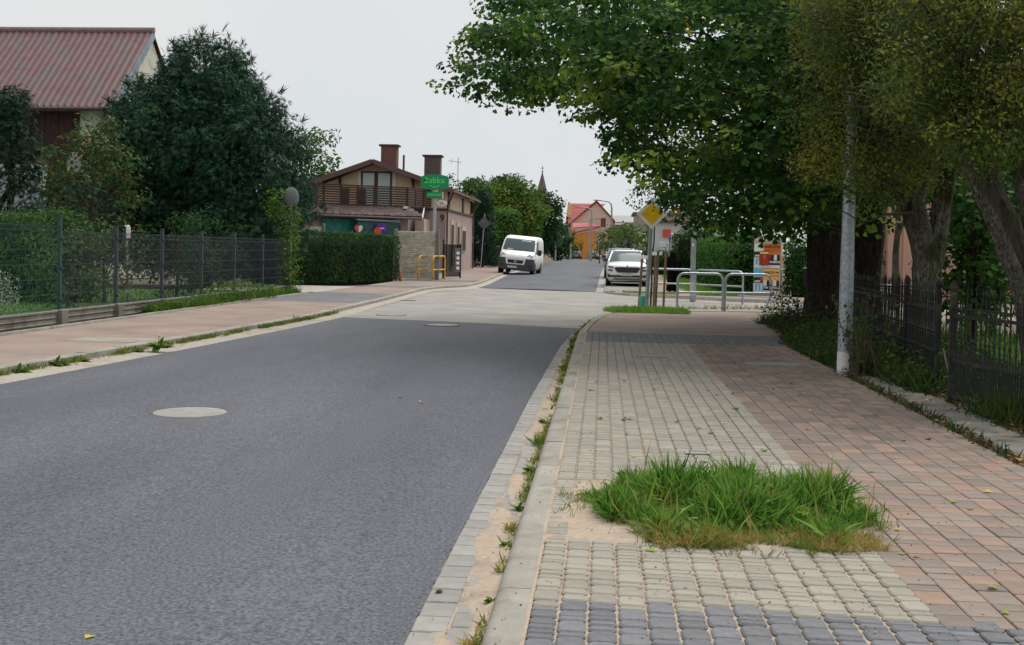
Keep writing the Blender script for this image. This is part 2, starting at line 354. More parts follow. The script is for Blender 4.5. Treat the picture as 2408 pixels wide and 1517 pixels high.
M['walk_dark'] = brickmat('walk_dark', (.155, .158, .172), (.125, .128, .142), (.17, .155, .14), .21, .105, .007)
M['walk_grey'] = brickmat('walk_grey', (.27, .26, .235), (.24, .235, .21), (.2, .175, .145), .2, .13, .008)
M['junction'] = brickmat('junction_blocks', (.30, .29, .27), (.275, .268, .25), (.2, .185, .165), .2, .1, .006, patch=(.26, .255, .23))
def struct(name, mb, m, smooth=None): return mb.build(name, m, None, smooth, 'structure')
def sheet(name, rows, m):
    return struct(name, MB().strip(rows), m)
def ys(a, b, n): return [a + (b - a) * i / n for i in range(n + 1)]
# ground to the horizon
def gprof(y): return [-40, 0, 20, 40, 48, 52, 56, 60, 64, 68, 72, 110, 200, 500, 1500, 3000]
sheet('ground', [[(x, y, gz(y) - .05) for x in (-1500, -60, -12, 0, 12, 60, 1500)] for y in gprof(0)], M['earth'])
KR = -.30          # back edge of the right kerb
RA = [(2, -.78), (12, -.77), (19, -.70), (22, -.60), (25, -.45)]
LA = [(2, -7.55), (9, -6.95), (12.6, -6.6), (16.7, -6.3), (24.7, -5.85), (30, -5.9)]
LK = [(2, -8.05), (9, -7.45), (12.6, -7.1), (16.7, -6.8), (24.7, -6.35), (34, -6.5), (43, -6.75), (45.5, -6.5), (48, -5.75), (52, -5.62), (66, -5.7), (78, -5.9), (120, -6.6), (215, -7.6)]
RK = [(2, -.36), (22, -.36), (25, -.22), (27, -.07), (28.6, .12)]
LFAR = [(45, -5.2), (47, -5.15), (52, -5.2), (78, -5.55), (120, -6.2), (215, -7.2)]
RFAR = [(45, -.27), (60, -.2), (90, -.05), (140, .3), (200, .9), (215, 1.2)]
yy = [2, 4, 6, 8, 10, 12, 14, 16, 18, 20, 22]
rows = []
for y in yy:
    a, b = lerp(LA, y), lerp(RA, y); rows.append([(a + (b - a) * t / 6, y, .035 * math.sin(PI * t / 6)) for t in range(7)])
a, b = lerp(LA, 25.5), lerp(RA, 23.8)
rows.append([(a + (b - a) * t / 6, 25.6 + (23.8 - 25.6) * t / 6, .02 * math.sin(PI * t / 6)) for t in range(7)])
rd = sheet('road', rows, M['asphalt'])
# asphalt's ragged edge along the gutter
mb = MB(); y = 3.2
prev = None; rows = []
while y < 23.4:
    e = lerp(RA, y); rows.append([(e - .03, y, .0035), (e + rnd(.0, .022), y, .003)]); y += rnd(.04, .09)
sheet('road_edge', rows, M['asphalt'])
yf = [47.2, 50, 52, 54, 56, 58, 60, 62, 64, 66, 68, 75, 90, 110, 140, 170, 205]
rows = [[(lerp(LFAR, y) + (lerp(RFAR, y) - lerp(LFAR, y)) * t / 4, y + (1.7 * (1 - t / 4) if y < 48 else 0) - (1.5 if y < 48 else 0), gz(y) + .004 + .03 * math.sin(PI * t / 4)) for t in range(5)] for y in yf]
sheet('road_beyond', rows, M['asphalt'])
# junction paved in grey blocks, with the side street
sheet('junction', [[(x, y, -.003 if y < 47 else gz(y) - .003) for x in (-7.6, -6, -4, -2, 0, 2, 5, 12, 45)] for y in (23.0, 26, 30, 34, 38, 42, 46, 48.2)], M['junction'])
sheet('junction_seam', [[(-5.9 + (5.45) * t, 25.62 - 1.8 * t + s, .022 * math.sin(PI * t) + .003) for s in (0, .12)] for t in [i / 8 for i in range(9)]], M['sett'])
# gutters ---------------------------------------------------------
gut = struct('gutter', MB().strip([[(lerp(RA, y) - .02, y, -.006), (lerp(RK, y) + .02, y, -.006)] for y in ys(2.5, 25, 12)]), M['sand'])
gut['label'] = 'sandy gutter strip of flat concrete blocks between asphalt and kerb'
sett = {}
for lw in ((.155, .2), (.155, .17)):
    b = MB(); w_, l_ = lw
    b.rbox((0, 0, -.02), (w_ - .007, l_ - .008, .05), .005); sett[lw] = b.mesh('sett', M['sett'])
cnt = 0; far = MB(); random.seed(3)
for row in range(2):
    y = 3.3 + row * .07
    while y < 23.6:
        l_ = .2
        x = lerp(RA, y + .1) + .082 + row * .158
        if cnt < 300 and y < 16:
            o = put('sett', sett[(.155, .2)], gut); o.location = (x, y + l_ / 2, rnd(-.002, .003)); o.rotation_euler = (rnd(-.01, .01), rnd(-.01, .01), rnd(-.012, .012)); cnt += 1
        else: far.rbox((x, y + l_ / 2, -.02 + rnd(-.001, .002)), (.148, l_ - .008, .05), .005)
        y += l_
far.build('sett_rows', M['sett'], gut, kind='stuff')
# sand washed against the kerb, over the second row of blocks
def vnoise(x, y):
    h = 0
    for k, a in ((1.3, 1), (2.9, .6), (6.1, .35), (13, .2)):
        h += a * math.sin(x * k * 2.1 + 1.7 * math.sin(y * k * .9 + k)) * math.sin(y * k * 1.3 + 2.2 * math.sin(x * k * 1.1))
    return h
rows = []
for y in ys(3.3, 24.5, 330):
    a, b = lerp(RA, y) + .10, lerp(RK, y) + .01
    rows.append([(a + (b - a) * t / 12, y, -.006 + .04 * (t / 12) ** .8 + .013 * vnoise((a + (b - a) * t / 12) * 3, y * .8)) for t in range(13)])
sheet('gutter_sand', rows, M['sand'])
# kerbs -----------------------------------------------------------
def kerb(name, path, prof, L_, m, gap=.006, zf=lambda y: 0.0, label=None):
    """stones along a polyline (right-hand side is the footway for the profile's +x)"""
    root = bpy.data.objects.new(name, None); COL.objects.link(root); root['kind'] = 'structure'
    if label: root['label'] = label
    pts = [Vector((x, y, 0)) for x, y in path]; seg = [(pts[i + 1] - pts[i]).length for i in range(len(pts) - 1)]; tot = sum(seg)
    def P(s):
        s = max(0, min(tot - 1e-4, s))
        for i, l in enumerate(seg):
            if s <= l: return pts[i].lerp(pts[i + 1], s / l)
            s -= l
    s = 0
    while s < tot - .2:
        e = min(s + L_, tot); a, b = P(s + gap / 2), P(e - gap / 2); t = (b - a).normalized(); nrm = Vector((t.y, -t.x, 0)); dz = rnd(-.004, .004)
        mb = MB(); rings = [[p + nrm * u + Vector((0, 0, v + zf(p.y) + dz)) for u, v in prof] for p in (a, b)]
        mb.loft(rings); mb.build('kerb_stone', m, root, smooth=50); s = e
    return root
KH = .085
prof = [(.16, -.1), (.16, KH), (.05, KH), (.03, KH - .006), (.012, KH - .022), (0, KH - .05), (-.012, -.1)]
prof = [(u - .02, v) for u, v in prof][::-1]
kerb('kerb', [(lerp(RK, y) - .07, y) for y in (3.1, 8, 14, 20, 22, 23.5, 25, 26, 27, 28, 28.9)] + [(.45, 29.7), (1.0, 30.3), (2.5, 30.9), (6, 31.6), (14, 32.6)], prof, 1.0, M['kerbc'], label='low rounded concrete kerb along the right footway')
lprof = [(-.16, -.1), (-.16, .1), (-.02, .1), (0, .085), (.01, -.1)]
kerb('kerb', [(lerp(LK, y), y) for y in (8, 9, 11, 12.6, 14.6, 16.7, 20.7, 24.7, 30, 34, 38, 43, 44.5, 45.5, 46.5, 48, 52, 57, 62, 66, 72, 78)], lprof, 1.0, M['kerbc'], zf=gz, label='weathered concrete kerb along the left footway')
# left gutter strip
M['sand_pale'] = mat('sand_pale', (.36, .325, .275), .95, var=.15, scale=15, bump=.4, bscale=120, dirt=(.25, .23, .2), dscale=2)
sheet('gutter_left', [[(lerp(LA, y) + .08 if y < 26 else lerp(LK, y) + .42 if y < 45 else lerp(LFAR, y) + .06, y, gz(y) - (.008 if y < 26 or y > 45 else -.006)), (lerp(LK, y) - .01, y, gz(y) + .012)] for y in (8, 9, 11, 12.6, 14.6, 16.7, 20.7, 24.7, 30, 34, 38, 43, 45, 46, 48, 50, 52, 57, 62, 66, 72, 78)], M['sand_pale'])
sheet('gutter_far', [[(lerp(RFAR, y) - .01, y, gz(y) + .008), (lerp(RFAR, y) + .32, y, gz(y) + .01)] for y in (45.5, 48, 52, 57, 62, 66, 72, 78, 100, 140, 205)], M['sett'])
kerb('kerb', [(.42, 43.75), (.16, 44.6)] + [(lerp(RFAR, y) + .33, y) for y in (45.6, 52, 57, 62, 66, 72, 90)], [(u, min(v, .07)) for u, v in prof], 1.0, M['kerbc'], zf=gz, label='concrete kerb beside the parked white car')
# left footway ----------------------------------------------------
LW = -9.45
def lwalk(y): return [(-9.42, y, .085 + gz(y)), (lerp(LK, y) - .15, y, .085 + gz(y))]
def zone(name, y0, y1, m, dz=0.0):
    n = max(1, int((y1 - y0) / 2)); sheet(name, [[(a, b, c + dz) for a, b, c in lwalk(y)] for y in ys(y0, y1, n)], m)
zone('pavement', 7, 30.5, M['walk_red']); zone('pavement', 30.5, 37.5, M['walk_dark']); zone('pavement', 37.5, 43.3, M['walk_red'])
zone('pavement', 43.3, 45.4, M['walk_dark']); zone('pavement', 45.4, 52, M['walk_red']); zone('pavement', 52, 54.5, M['walk_dark']); zone('pavement', 54.5, 120, M['walk_red'])
sheet('driveway', [[(x, y, .083) for x in (-13.5, -9.35)] for y in (37.2, 40, 43.5)], mat('driveway_concrete', (.36, .345, .31), .9, var=.1, scale=2, bump=.2, dirt=(.27, .25, .21)))
sheet('driveway', [[(x, y, .083 + gz(y)) for x in (-12.0, -9.35)] for y in (52.0, 54, 58, 64, 70, 76)], M['walk_grey'])
kerb('edging', [(-9.43, y) for y in (7, 14, 21, 28, 36.5)], [(-.07, -.1), (-.07, .13), (-.005, .13), (.0, .12), (0, -.1)], 1.0, M['kerbc'], label='thin concrete edging at the back of the left footway')
# slab and patches in the left pavement
for (px, py, wx, wy) in ((330, 800, 1.15, .75), (310, 1170, 0, 0)):
    if wx: p = at(px, py, z=.09); tag(MB().rbox((p.x - .45, p.y, .078), (wx, wy, .03), .006).build('access_slab', M['kerbc']), 'pale concrete access slab set into left red pavement', 'slab')
# right footway ----------------------------------------------------
RB = 1.43; RE = 3.12; SZ = KH
walk = struct('footway', MB().strip([[(KR - .03, y, SZ - .014), (RB, y, SZ - .014), (RE, y, SZ - .014)] for y in ys(3.2, 22, 8)]), M['sand'])
walk['label'] = 'right footway of grey cobbles and red pavers bedded in sand'
def stone(wd, ln, cr, chf, h=.03):
    """paving stone with rounded plan corners and a chamfered rim, top at z = 0"""
    hx, hy = wd / 2, ln / 2; out = []
    def ring(k, z):
        a, b = hx - k, hy - k; c = max(.002, min(cr, ln * .3) - k * .4); e = c * .29
        q = [(-a + c, -b), (a - c, -b), (a - e, -b + e), (a, -b + c), (a, b - c), (a - e, b - e), (a - c, b), (-a + c, b), (-a + e, b - e), (-a, b - c), (-a, -b + c), (-a + e, -b + e)]
        if cr < .01: q = [q[i] for i in (0, 1, 3, 4, 6, 7, 9, 10)]
        return [Vector(p + (z,)) for p in q]
    mb = MB(); r0, r1, r2 = ring(0, -h), ring(0, -chf), ring(chf * 1.2, 0); n = len(r0)
    mb.add(r0 + r1 + r2, [tuple(range(2 * n, 3 * n))] + [(l * n + i, l * n + (i + 1) % n, l * n + n + (i + 1) % n, l * n + n + i) for l in (0, 1) for i in range(n)])
    return mb
random.seed(5)
CWD = .1235; GAP = .009; CL = [.06, .086, .14]
cob = {}
for d in (0, 1):
    for l_ in CL: cob[(d, l_)] = stone(CWD - GAP, l_ - .005, .026, .0075).mesh('cobble', M['cobble_dark' if d else 'cobble'])
n_i = 0; rest = [MB(), MB()]
def pit(x, y): return -.16 < x < 1.36 and 6.02 < y < 7.62
cells = []
for c in range(14):
    x = KR + .02 + CWD * (c + .5); y = 3.4 - rnd(0, .12); last = 0; reg = 0
    while y < 21.7:
        band = 1 if y < 4.86 or y > 19.4 else 0
        if band != last: y = max(y, 4.86) if last == 1 and y < 6 else (max(y, 19.4) if y > 19 else y); last = band
        l_ = random.choice(CL if y < 14 else CL[1:])
        if band == 1 and y < 4.86 and y + l_ > 4.86 + .02: l_ = max(.05, 4.86 - y) if 4.86 - y > .05 else l_
        lk = min(CL, key=lambda q: abs(q - l_))
        if not pit(x, y + lk / 2): cells.append((y, x, lk, band))
        y += lk
cells.sort()
dark_band_cells = []
for (y, x, lk, band) in cells:
    dz = rnd(-.003, .002)
    if n_i < 300 and y > 3.9:
        o = put('cobble', cob[(band, lk)], walk); o.location = (x + rnd(-.002, .002), y + lk / 2, SZ + dz); o.rotation_euler = (rnd(-.012, .012), rnd(-.012, .012), rnd(-.015, .015)); n_i += 1
    else:
        s = stone(CWD - GAP, lk - .005, .02, .005); rest[band].add([Vector(p) + Vector((x, y + lk / 2, SZ + dz)) for p in s.v], s.f)
rest[0].build('cobble_field', M['cobble'], walk, kind='stuff'); 
# dark band goes on across the red side at both ends
x = RB + .06
while x < 3.3:
    for (ya, yb) in ((3.6, 4.80), (19.4, 21.7)):
        y = ya - rnd(0, .1)
        while y < yb:
            lk = random.choice(CL); s = stone(CWD - GAP, lk - .005, .02, .005)
            rest[1].add([Vector(p) + Vector((x, y + lk / 2, SZ + rnd(-.003, .002))) for p in s.v], s.f); y += lk
    x += CWD
rest[1].build('dark_cobble_field', M['cobble_dark'], walk, kind='stuff')
sheet('joint_sand', [[(-.294, y, SZ - .002), (-.272, y, SZ - .003)] for y in (3.4, 10, 21.7)], M['sand'])
# red pavers: square and oblong
BW = .152; BL = [.152, .152, .205, .1]
brk = {l_: stone(BW - .005, l_ - .005, .006, .004).mesh('paver', M['brick']) for l_ in set(BL)}
cells = []
for c in range(11):
    x = RB + BW * (c + .5); y = 4.84 - rnd(0, .02)
    while y < 19.4:
        l_ = random.choice(BL); cells.append((y, x, l_)); y += l_
cells.sort(); n_i = 0; rb = MB()
for (y, x, l_) in cells:
    dz = rnd(-.0025, .002)
    if n_i < 300:
        o = put('paver', brk[l_], walk); o.location = (x, y + l_ / 2, SZ + dz); o.rotation_euler = (rnd(-.008, .008), rnd(-.008, .008), rnd(-.006, .006)); n_i += 1
    else:
        s = stone(BW - .005, l_ - .005, .006, .004); rb.add([Vector(p) + Vector((x, y + l_ / 2, SZ + dz)) for p in s.v], s.f)
rb.build('paver_field', M['brick'], walk, kind='stuff')
# red paving out to the corner
sheet('pavement', [[(lerp(RK, y) + .08, y, SZ - .002), (3, y, SZ - .002), (14, y, SZ - .002)] for y in (21.7, 24, 26.5, 28.6)] + [[(.75, 30.0, SZ - .002), (3, 30.6, SZ - .002), (14, 32.2, SZ - .002)]], M['walk_red'])
# concrete slab border, earth verge under the fence
random.seed(9)
bor = bpy.data.objects.new('border', None); COL.objects.link(bor); bor['kind'] = 'structure'; bor['label'] = 'broken concrete slab border between red pavers and iron fence'
M['slabold'] = mat('old_slab', (.20, .19, .165), .92, var=.22, scale=4, bump=.6, bscale=45, rvar=.14, dirt=(.095, .085, .06), dscale=3, dpos=(.48, .66))
y = 6.0
while y < 14.6:
    l_ = rnd(.85, 1.25); MB().rbox((3.44 + rnd(-.03, .03), y + l_ / 2, .045 + rnd(-.015, .01)), (.46, l_ - .04, .09), .018, rnd(-.04, .04)).build('slab', M['slabold'], bor); y += l_
rows = []
for y in ys(5, 30, 90):
    rows.append([(x, y, .045 + .02 * vnoise(x, y) + (.05 * sstep(3.6, 4.2, x) if y > 14 else 0)) for x in (3.13, 3.4, 3.75, 4.0, 4.3, 4.8)])
sheet('verge', rows, M['earth'])
sheet('garden_lawn', [[(x, y, .05) for x in (4.8, 8, 20)] for y in (5, 15, 29)], M['lawn'])
sheet('garden_lawn', [[(x, y, .07) for x in (-40, -20, -10.02)] for y in (5, 20, 37.0)], M['lawn'])
# far right corner: pavement, lawn wedge, path
fr = [[(.55, 43.4), (2.0, 42.0), (4.5, 39.6), (9, 38.2), (30, 37.2)], [(.3, 46), (2.2, 45), (4.6, 43), (9, 42.4), (30, 41)]]
sheet('pavement', [[(x, y, .08) for x, y in r] for r in fr], M['walk_grey'])
sheet('pavement', [[(.4 + lerp(RFAR, y), y, gz(y) + .082), (2.15, y, gz(y) + .082)] for y in (45, 50, 54, 58, 62, 68, 80, 120, 200)], M['walk_grey'])
sheet('pavement', [[(2.15, y, gz(y) + .086), (3.3, y, gz(y) + .086)] for y in (42.5, 50, 54, 58, 62, 68, 80, 120, 200)], M['walk_red'])
sheet('pavement', [[(2.3, 41.6, .09), (4.6, 39.8, .09), (9, 38.5, .09), (30, 37.5, .09)], [(2.3, 43, .09), (4.6, 41.3, .09), (9, 40.0, .09), (30, 39, .09)]], M['walk_red'])
sheet('lawn', [[(3.3, y, gz(y) + .1), (3.3 + 1.75 * (1 - sstep(44, 75, y) * .5), y, gz(y) + .1)] for y in (42.2, 44, 50, 54, 58, 62, 68, 80)], mat('lawn_bright', (.10, .20, .035), .95, var=.3, scale=4, bump=.8, bscale=50))
sheet('path', [[(3.3 + 1.75 * (1 - sstep(44, 75, y) * .5), y, gz(y) + .093), (6.3, y, gz(y) + .093)] for y in (41.9, 44, 50, 54, 58, 62, 68, 80)], M['walk_grey'])
kerb('kerb', [(.5, 43.5), (1.2, 42.55), (2.2, 41.6), (4.6, 39.5), (9, 38.1), (20, 37.5)], [(-.02, -.1), (-.02, .05), (0, .08), (.14, .085), (.14, -.1)][::-1], .5, mat('kerb_pale', (.46, .44, .39), .9, var=.25, scale=9, bump=.4, rvar=.15), label='pale rough kerb round the far corner of the side street')
# manhole covers ---------------------------------------------------
M['iron'] = mat('cast_iron', (.10, .10, .105), .6, .5, var=.3, scale=20, bump=.3)
M['lidc'] = mat('lid_concrete', (.27, .265, .25), .8, var=.12, scale=12, bump=.2, dirt=(.2, .19, .18), dscale=6)
def manhole(p, r, label, lid):
    t = thing('manhole_cover', label, 'manhole', (p.x, p.y, p.z), group=None, local=True)
    MB().lathe([(r * .9, -.02), (r, -.02), (r, .006), (r * .985, .009), (r * .93, .009), (r * .915, .002), (r * .915, -.02)], n=48).build('frame', M['iron'], t, smooth=40)
    MB().lathe([(.01, -.02), (r * .9, -.02), (r * .905, .004), (r * .89, .007), (.01, .007)], n=48).build('lid', lid, t, smooth=40)
    return t
p = at(447, 970, z=.03); manhole(Vector((p.x, p.y, .028)), .37, 'round manhole with concrete lid in the dark asphalt, the one far from the junction', M['lidc'])
p = at(1040, 765, z=.03); manhole(Vector((p.x, p.y, .034)), .37, 'round manhole lid in asphalt just before the grey block junction', M['lidc'])
p = at(920, 741, z=.0); manhole(Vector((p.x, p.y, .0)), .37, 'round manhole cover set in the grey block junction', M['lidc'])
p = at(1185, 712, z=.0); manhole(Vector((p.x - 3, p.y, .0)), .3, 'small dark iron cover in grey blocks near left kerb', M['iron'])
for (px, py, sx, sy, lb) in ((1818, 857, .75, .42, 'rectangular concrete cover set in the red pavers by the lamp post'), (1532, 838, .42, .34, 'small rectangular cover in the grey cobble strip beyond the grass patch'), (1640, 1066, .16, .12, 'tiny square service cover in cobbles right behind the grass patch')):
    p = at(px, py, z=SZ); t = thing('service_cover', lb, 'cover', (p.x, p.y, SZ), local=True)
    fr_ = MB()
    for a, b, c, d in ((0, sy / 2, sx, .03), (0, -sy / 2, sx, .03), (sx / 2, 0, .03, sy + .03), (-sx / 2, 0, .03, sy + .03)): fr_.box((a, b, -.005 + .0004 * (c < d)), (c, d, .03))
    fr_.build('frame', M['kerbc'], t); MB().rbox((0, 0, -.008), (sx - .036, sy - .036, .03), .004).build('lid', M['lidc'], t)
# ================================================================ LEFT SIDE
M['concrete'] = mat('concrete_old', (.24, .225, .195), .92, var=.25, scale=5, bump=.5, bscale=60, dirt=(.11, .105, .08), dscale=2.5, rvar=.08)
M['anthracite'] = mat('anthracite_steel', (.045, .055, .075), .5, .2, var=.12)
M['fgreen'] = mat('green_steel', (.02, .075, .065), .5, .2, var=.12)
M['rust'] = mat('rust', (.13, .075, .05), .85, var=.4, scale=12, dirt=(.36, .39, .40), dscale=3, dpos=(.53, .6))
M['white'] = mat('white_paint', (.72, .72, .70), .5, var=.05)
M['plastic_black'] = mat('black_plastic', (.015, .016, .018), .5, var=.1)
M['galv'] = mat('galvanised_steel', (.42, .45, .47), .48, .75, var=.22, scale=14, dirt=(.33, .37, .40), dscale=9, dpos=(.45, .6))
# panel fence ------------------------------------------------------
FX = -10.0; FZ = [18.0, 20.45, 22.92, 25.38, 27.95, 30.5, 33.1, 35.7]
fence = thing('panel_fence', 'anthracite wire mesh panel fence on low concrete plinth beside the red footway', 'fence', (FX, 18, .08))
gfence = thing('panel_fence', 'green wire mesh panel fence with one green post by garden hedge', 'fence', (FX, 15, .08))
wire = MB()
def mesh_panel(y0, y1, m, par, z0=.33, z1=1.80):
    b = MB(); n = int((y1 - y0) / .05)
    for i in range(1, n): 
        y = y0 + (y1 - y0) * i / n; b.bar((FX, y, z0), (FX, y, z1), .0045)
    for z in (z0 + .03, .62, .90, 1.17, 1.44, z1 - .12, z1 - .03):
        b.bar((FX + .006, y0, z), (FX + .006, y1, z), .007)
        b.bar((FX - .006, y0, z + .012), (FX - .006, y1, z + .012), .006)
    b.build('mesh_panel', m, par, kind='stuff')
for i, y in enumerate(FZ):
    g = i < 2; par, m = (gfence, M['fgreen']) if g else (fence, M['anthracite'])
    top = 2.02 if g else 1.9
    po = MB().rbox((FX, y, (.12 + top) / 2), (.065, .065, top - .12), .004).build('post', m, par)
    MB().rbox((FX, y, top + .012), (.075, .075, .025), .006).build('cap', M['plastic_black'], po)
    for z in (.5, 1.1, 1.65): MB().rbox((FX + .04, y, z), (.03, .05, .05), .005).build('clamp', M['plastic_black'], po)
    MB().rbox((FX + .02, y, .17), (.2, .24, .34), .012).build('plinth_post', M['concrete'], par)
ys_ = [13.2] + FZ
for a, b in zip(ys_, FZ):
    g = b < 20.5 
    par, m = (gfence, M['fgreen']) if g else (fence, M['anthracite'])
    mesh_panel(a + .035, b - .035, m, par, z1=1.9 if g else 1.8)
    pl = MB(); y0, y1 = a + .12, b - .12
    pl.rbox((FX, (y0 + y1) / 2, .19), (.05, y1 - y0, .28), .006)
    pl.rbox((FX + .004, (y0 + y1) / 2, .305), (.075, y1 - y0, .045), .008)
    pl.rbox((FX + .01, (y0 + y1) / 2, .10), (.07, y1 - y0, .03), .006); pl.rbox((FX + .01, (y0 + y1) / 2, .2), (.066, y1 - y0, .02), .005)
    pl.build('plinth_slab', M['concrete'], par)
# rusty marker post in the garden
p = at(305, 0, Y=25.0); q = thing('marker_post', 'rusty pipe with white number plate standing behind the mesh fence', 'post', (p.x, 25.0, .05))
MB().tube([(p.x + .02, 25, .05), (p.x, 25, 1.95)], .03, 8).build('pole', M['rust'], q, smooth=40)
MB().rbox((p.x + .05, 24.95, 1.82), (.09, .03, .26), .006).build('plate', M['white'], q); MB().rbox((p.x, 25, 1.97), (.09, .07, .04), .008).build('cap', M['white'], q)
# traffic mirror ---------------------------------------------------
p = at(684, 560, Y=35.9); mr = thing('traffic_mirror', 'round traffic mirror seen from behind on a pole by the hedge', 'mirror', (p.x, 35.9, .08))
M['signback'] = mat('sign_back', (.10, .115, .12), .8, .1, var=.12, scale=8)
MB().tube([(p.x, 35.9, .05), (p.x, 35.9, 3.4)], .03, 10).build('pole', M['galv'], mr, smooth=40)
c = at(692, 465, Y=35.9); Mm = Matrix.Translation((c.x - .05, 35.8, c.z)) @ Matrix.Rotation(R(62), 4, 'Z') @ Matrix.Rotation(R(90), 4, 'X')
MB().lathe([(.01, .07), (.2, .06), (.3, .02), (.33, 0), (.33, -.03), (.31, -.03), (.01, -.02)], n=32, M=Mm).build('dish', M['signback'], mr, smooth=40)
c = at(686, 509, Y=35.9); MB().rbox((c.x, 35.85, c.z), (.36, .03, .29), .01, R(20)).build('plate', M['signback'], mr)
# hedge in front of the shop --------------------------------------
LM = {}
LM['hedge'] = leafmat('hedge_leaf', (.014, .045, .016), (.035, .105, .028), (.075, .17, .035), (.5, .72), 1.3)
LM['hedge_core'] = mat('inner_shade_dark', (.008, .012, .006), .98, var=.4, scale=12)  # near-black fill: the shade inside the foliage is put into its colour
LM['yew'] = leafmat('yew_needles', (.016, .05, .034), (.036, .10, .056), (.06, .135, .055), (.5, .75), 1.0, .12)
LM['spruce'] = leafmat('spruce_needles', (.012, .038, .022), (.025, .065, .035), None, transl=.1)
LM['shrub'] = leafmat('shrub_leaf', (.03, .08, .025), (.075, .16, .04), (.13, .22, .05), (.5, .7), 1.2)
LM['rowan'] = leafmat('rowan_leaf', (.03, .075, .025), (.08, .14, .04), (.20, .09, .035), (.56, .66), 2.0)
LM['lime'] = leafmat('lime_leaf', (.05, .12, .022), (.10, .19, .03), (.19, .21, .035), (.5, .7), .45)
LM['dark'] = leafmat('dark_leaf', (.014, .042, .015), (.032, .085, .025), (.05, .11, .03), (.5, .7), .5)
LM['thuja'] = leafmat('thuja_scale', (.025, .085, .03), (.05, .145, .04), None, transl=.15)
LM['bright'] = leafmat('bright_hedge_leaf', (.055, .15, .02), (.10, .23, .035), None, transl=.3)
LM['ivy'] = leafmat('ivy_leaf', (.03, .09, .015), (.09, .19, .025), (.2, .24, .04), (.52, .7), 2.0)
LM['ginkgo'] = leafmat('ginkgo_leaf', (.009, .042, .013), (.065, .155, .027), (.24, .36, .045), (.55, .66), .8, .3)  # dark tones and bright patches paint shaded gaps and lit sprays
LM['shade_tone_grass'] = leafmat('shade_tone_grass', (.02, .05, .012), (.05, .10, .022), (.11, .12, .03), (.5, .68), 3, .2)  # verge grass with the tree's shade mixed into its colour
LM['haw'] = leafmat('hawthorn_leaf', (.045, .08, .02), (.145, .20, .04), (.27, .26, .045), (.5, .65), 1.3)
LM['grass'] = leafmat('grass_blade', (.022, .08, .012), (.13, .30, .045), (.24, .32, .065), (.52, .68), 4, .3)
LM['lit'] = leafmat('lit_tone_grass', (.10, .24, .03), (.22, .40, .065), (.27, .37, .075), (.5, .68), 4, .3)  # grass colour raised to stand in for light on the blades
LM['straw'] = leafmat('dry_grass', (.26, .21, .06), (.5, .38, .13), (.16, .22, .04), (.45, .6), 6, .3)
LM['weed'] = leafmat('weed_leaf', (.06, .13, .02), (.15, .24, .035), (.2, .15, .04), (.55, .7), 5, .3)
def block(pl, pr, th, h, z=.05, rnd_=.18):
    """rounded block of a clipped hedge between two ground points, thickness th behind the line -> rings for the core"""
    return None
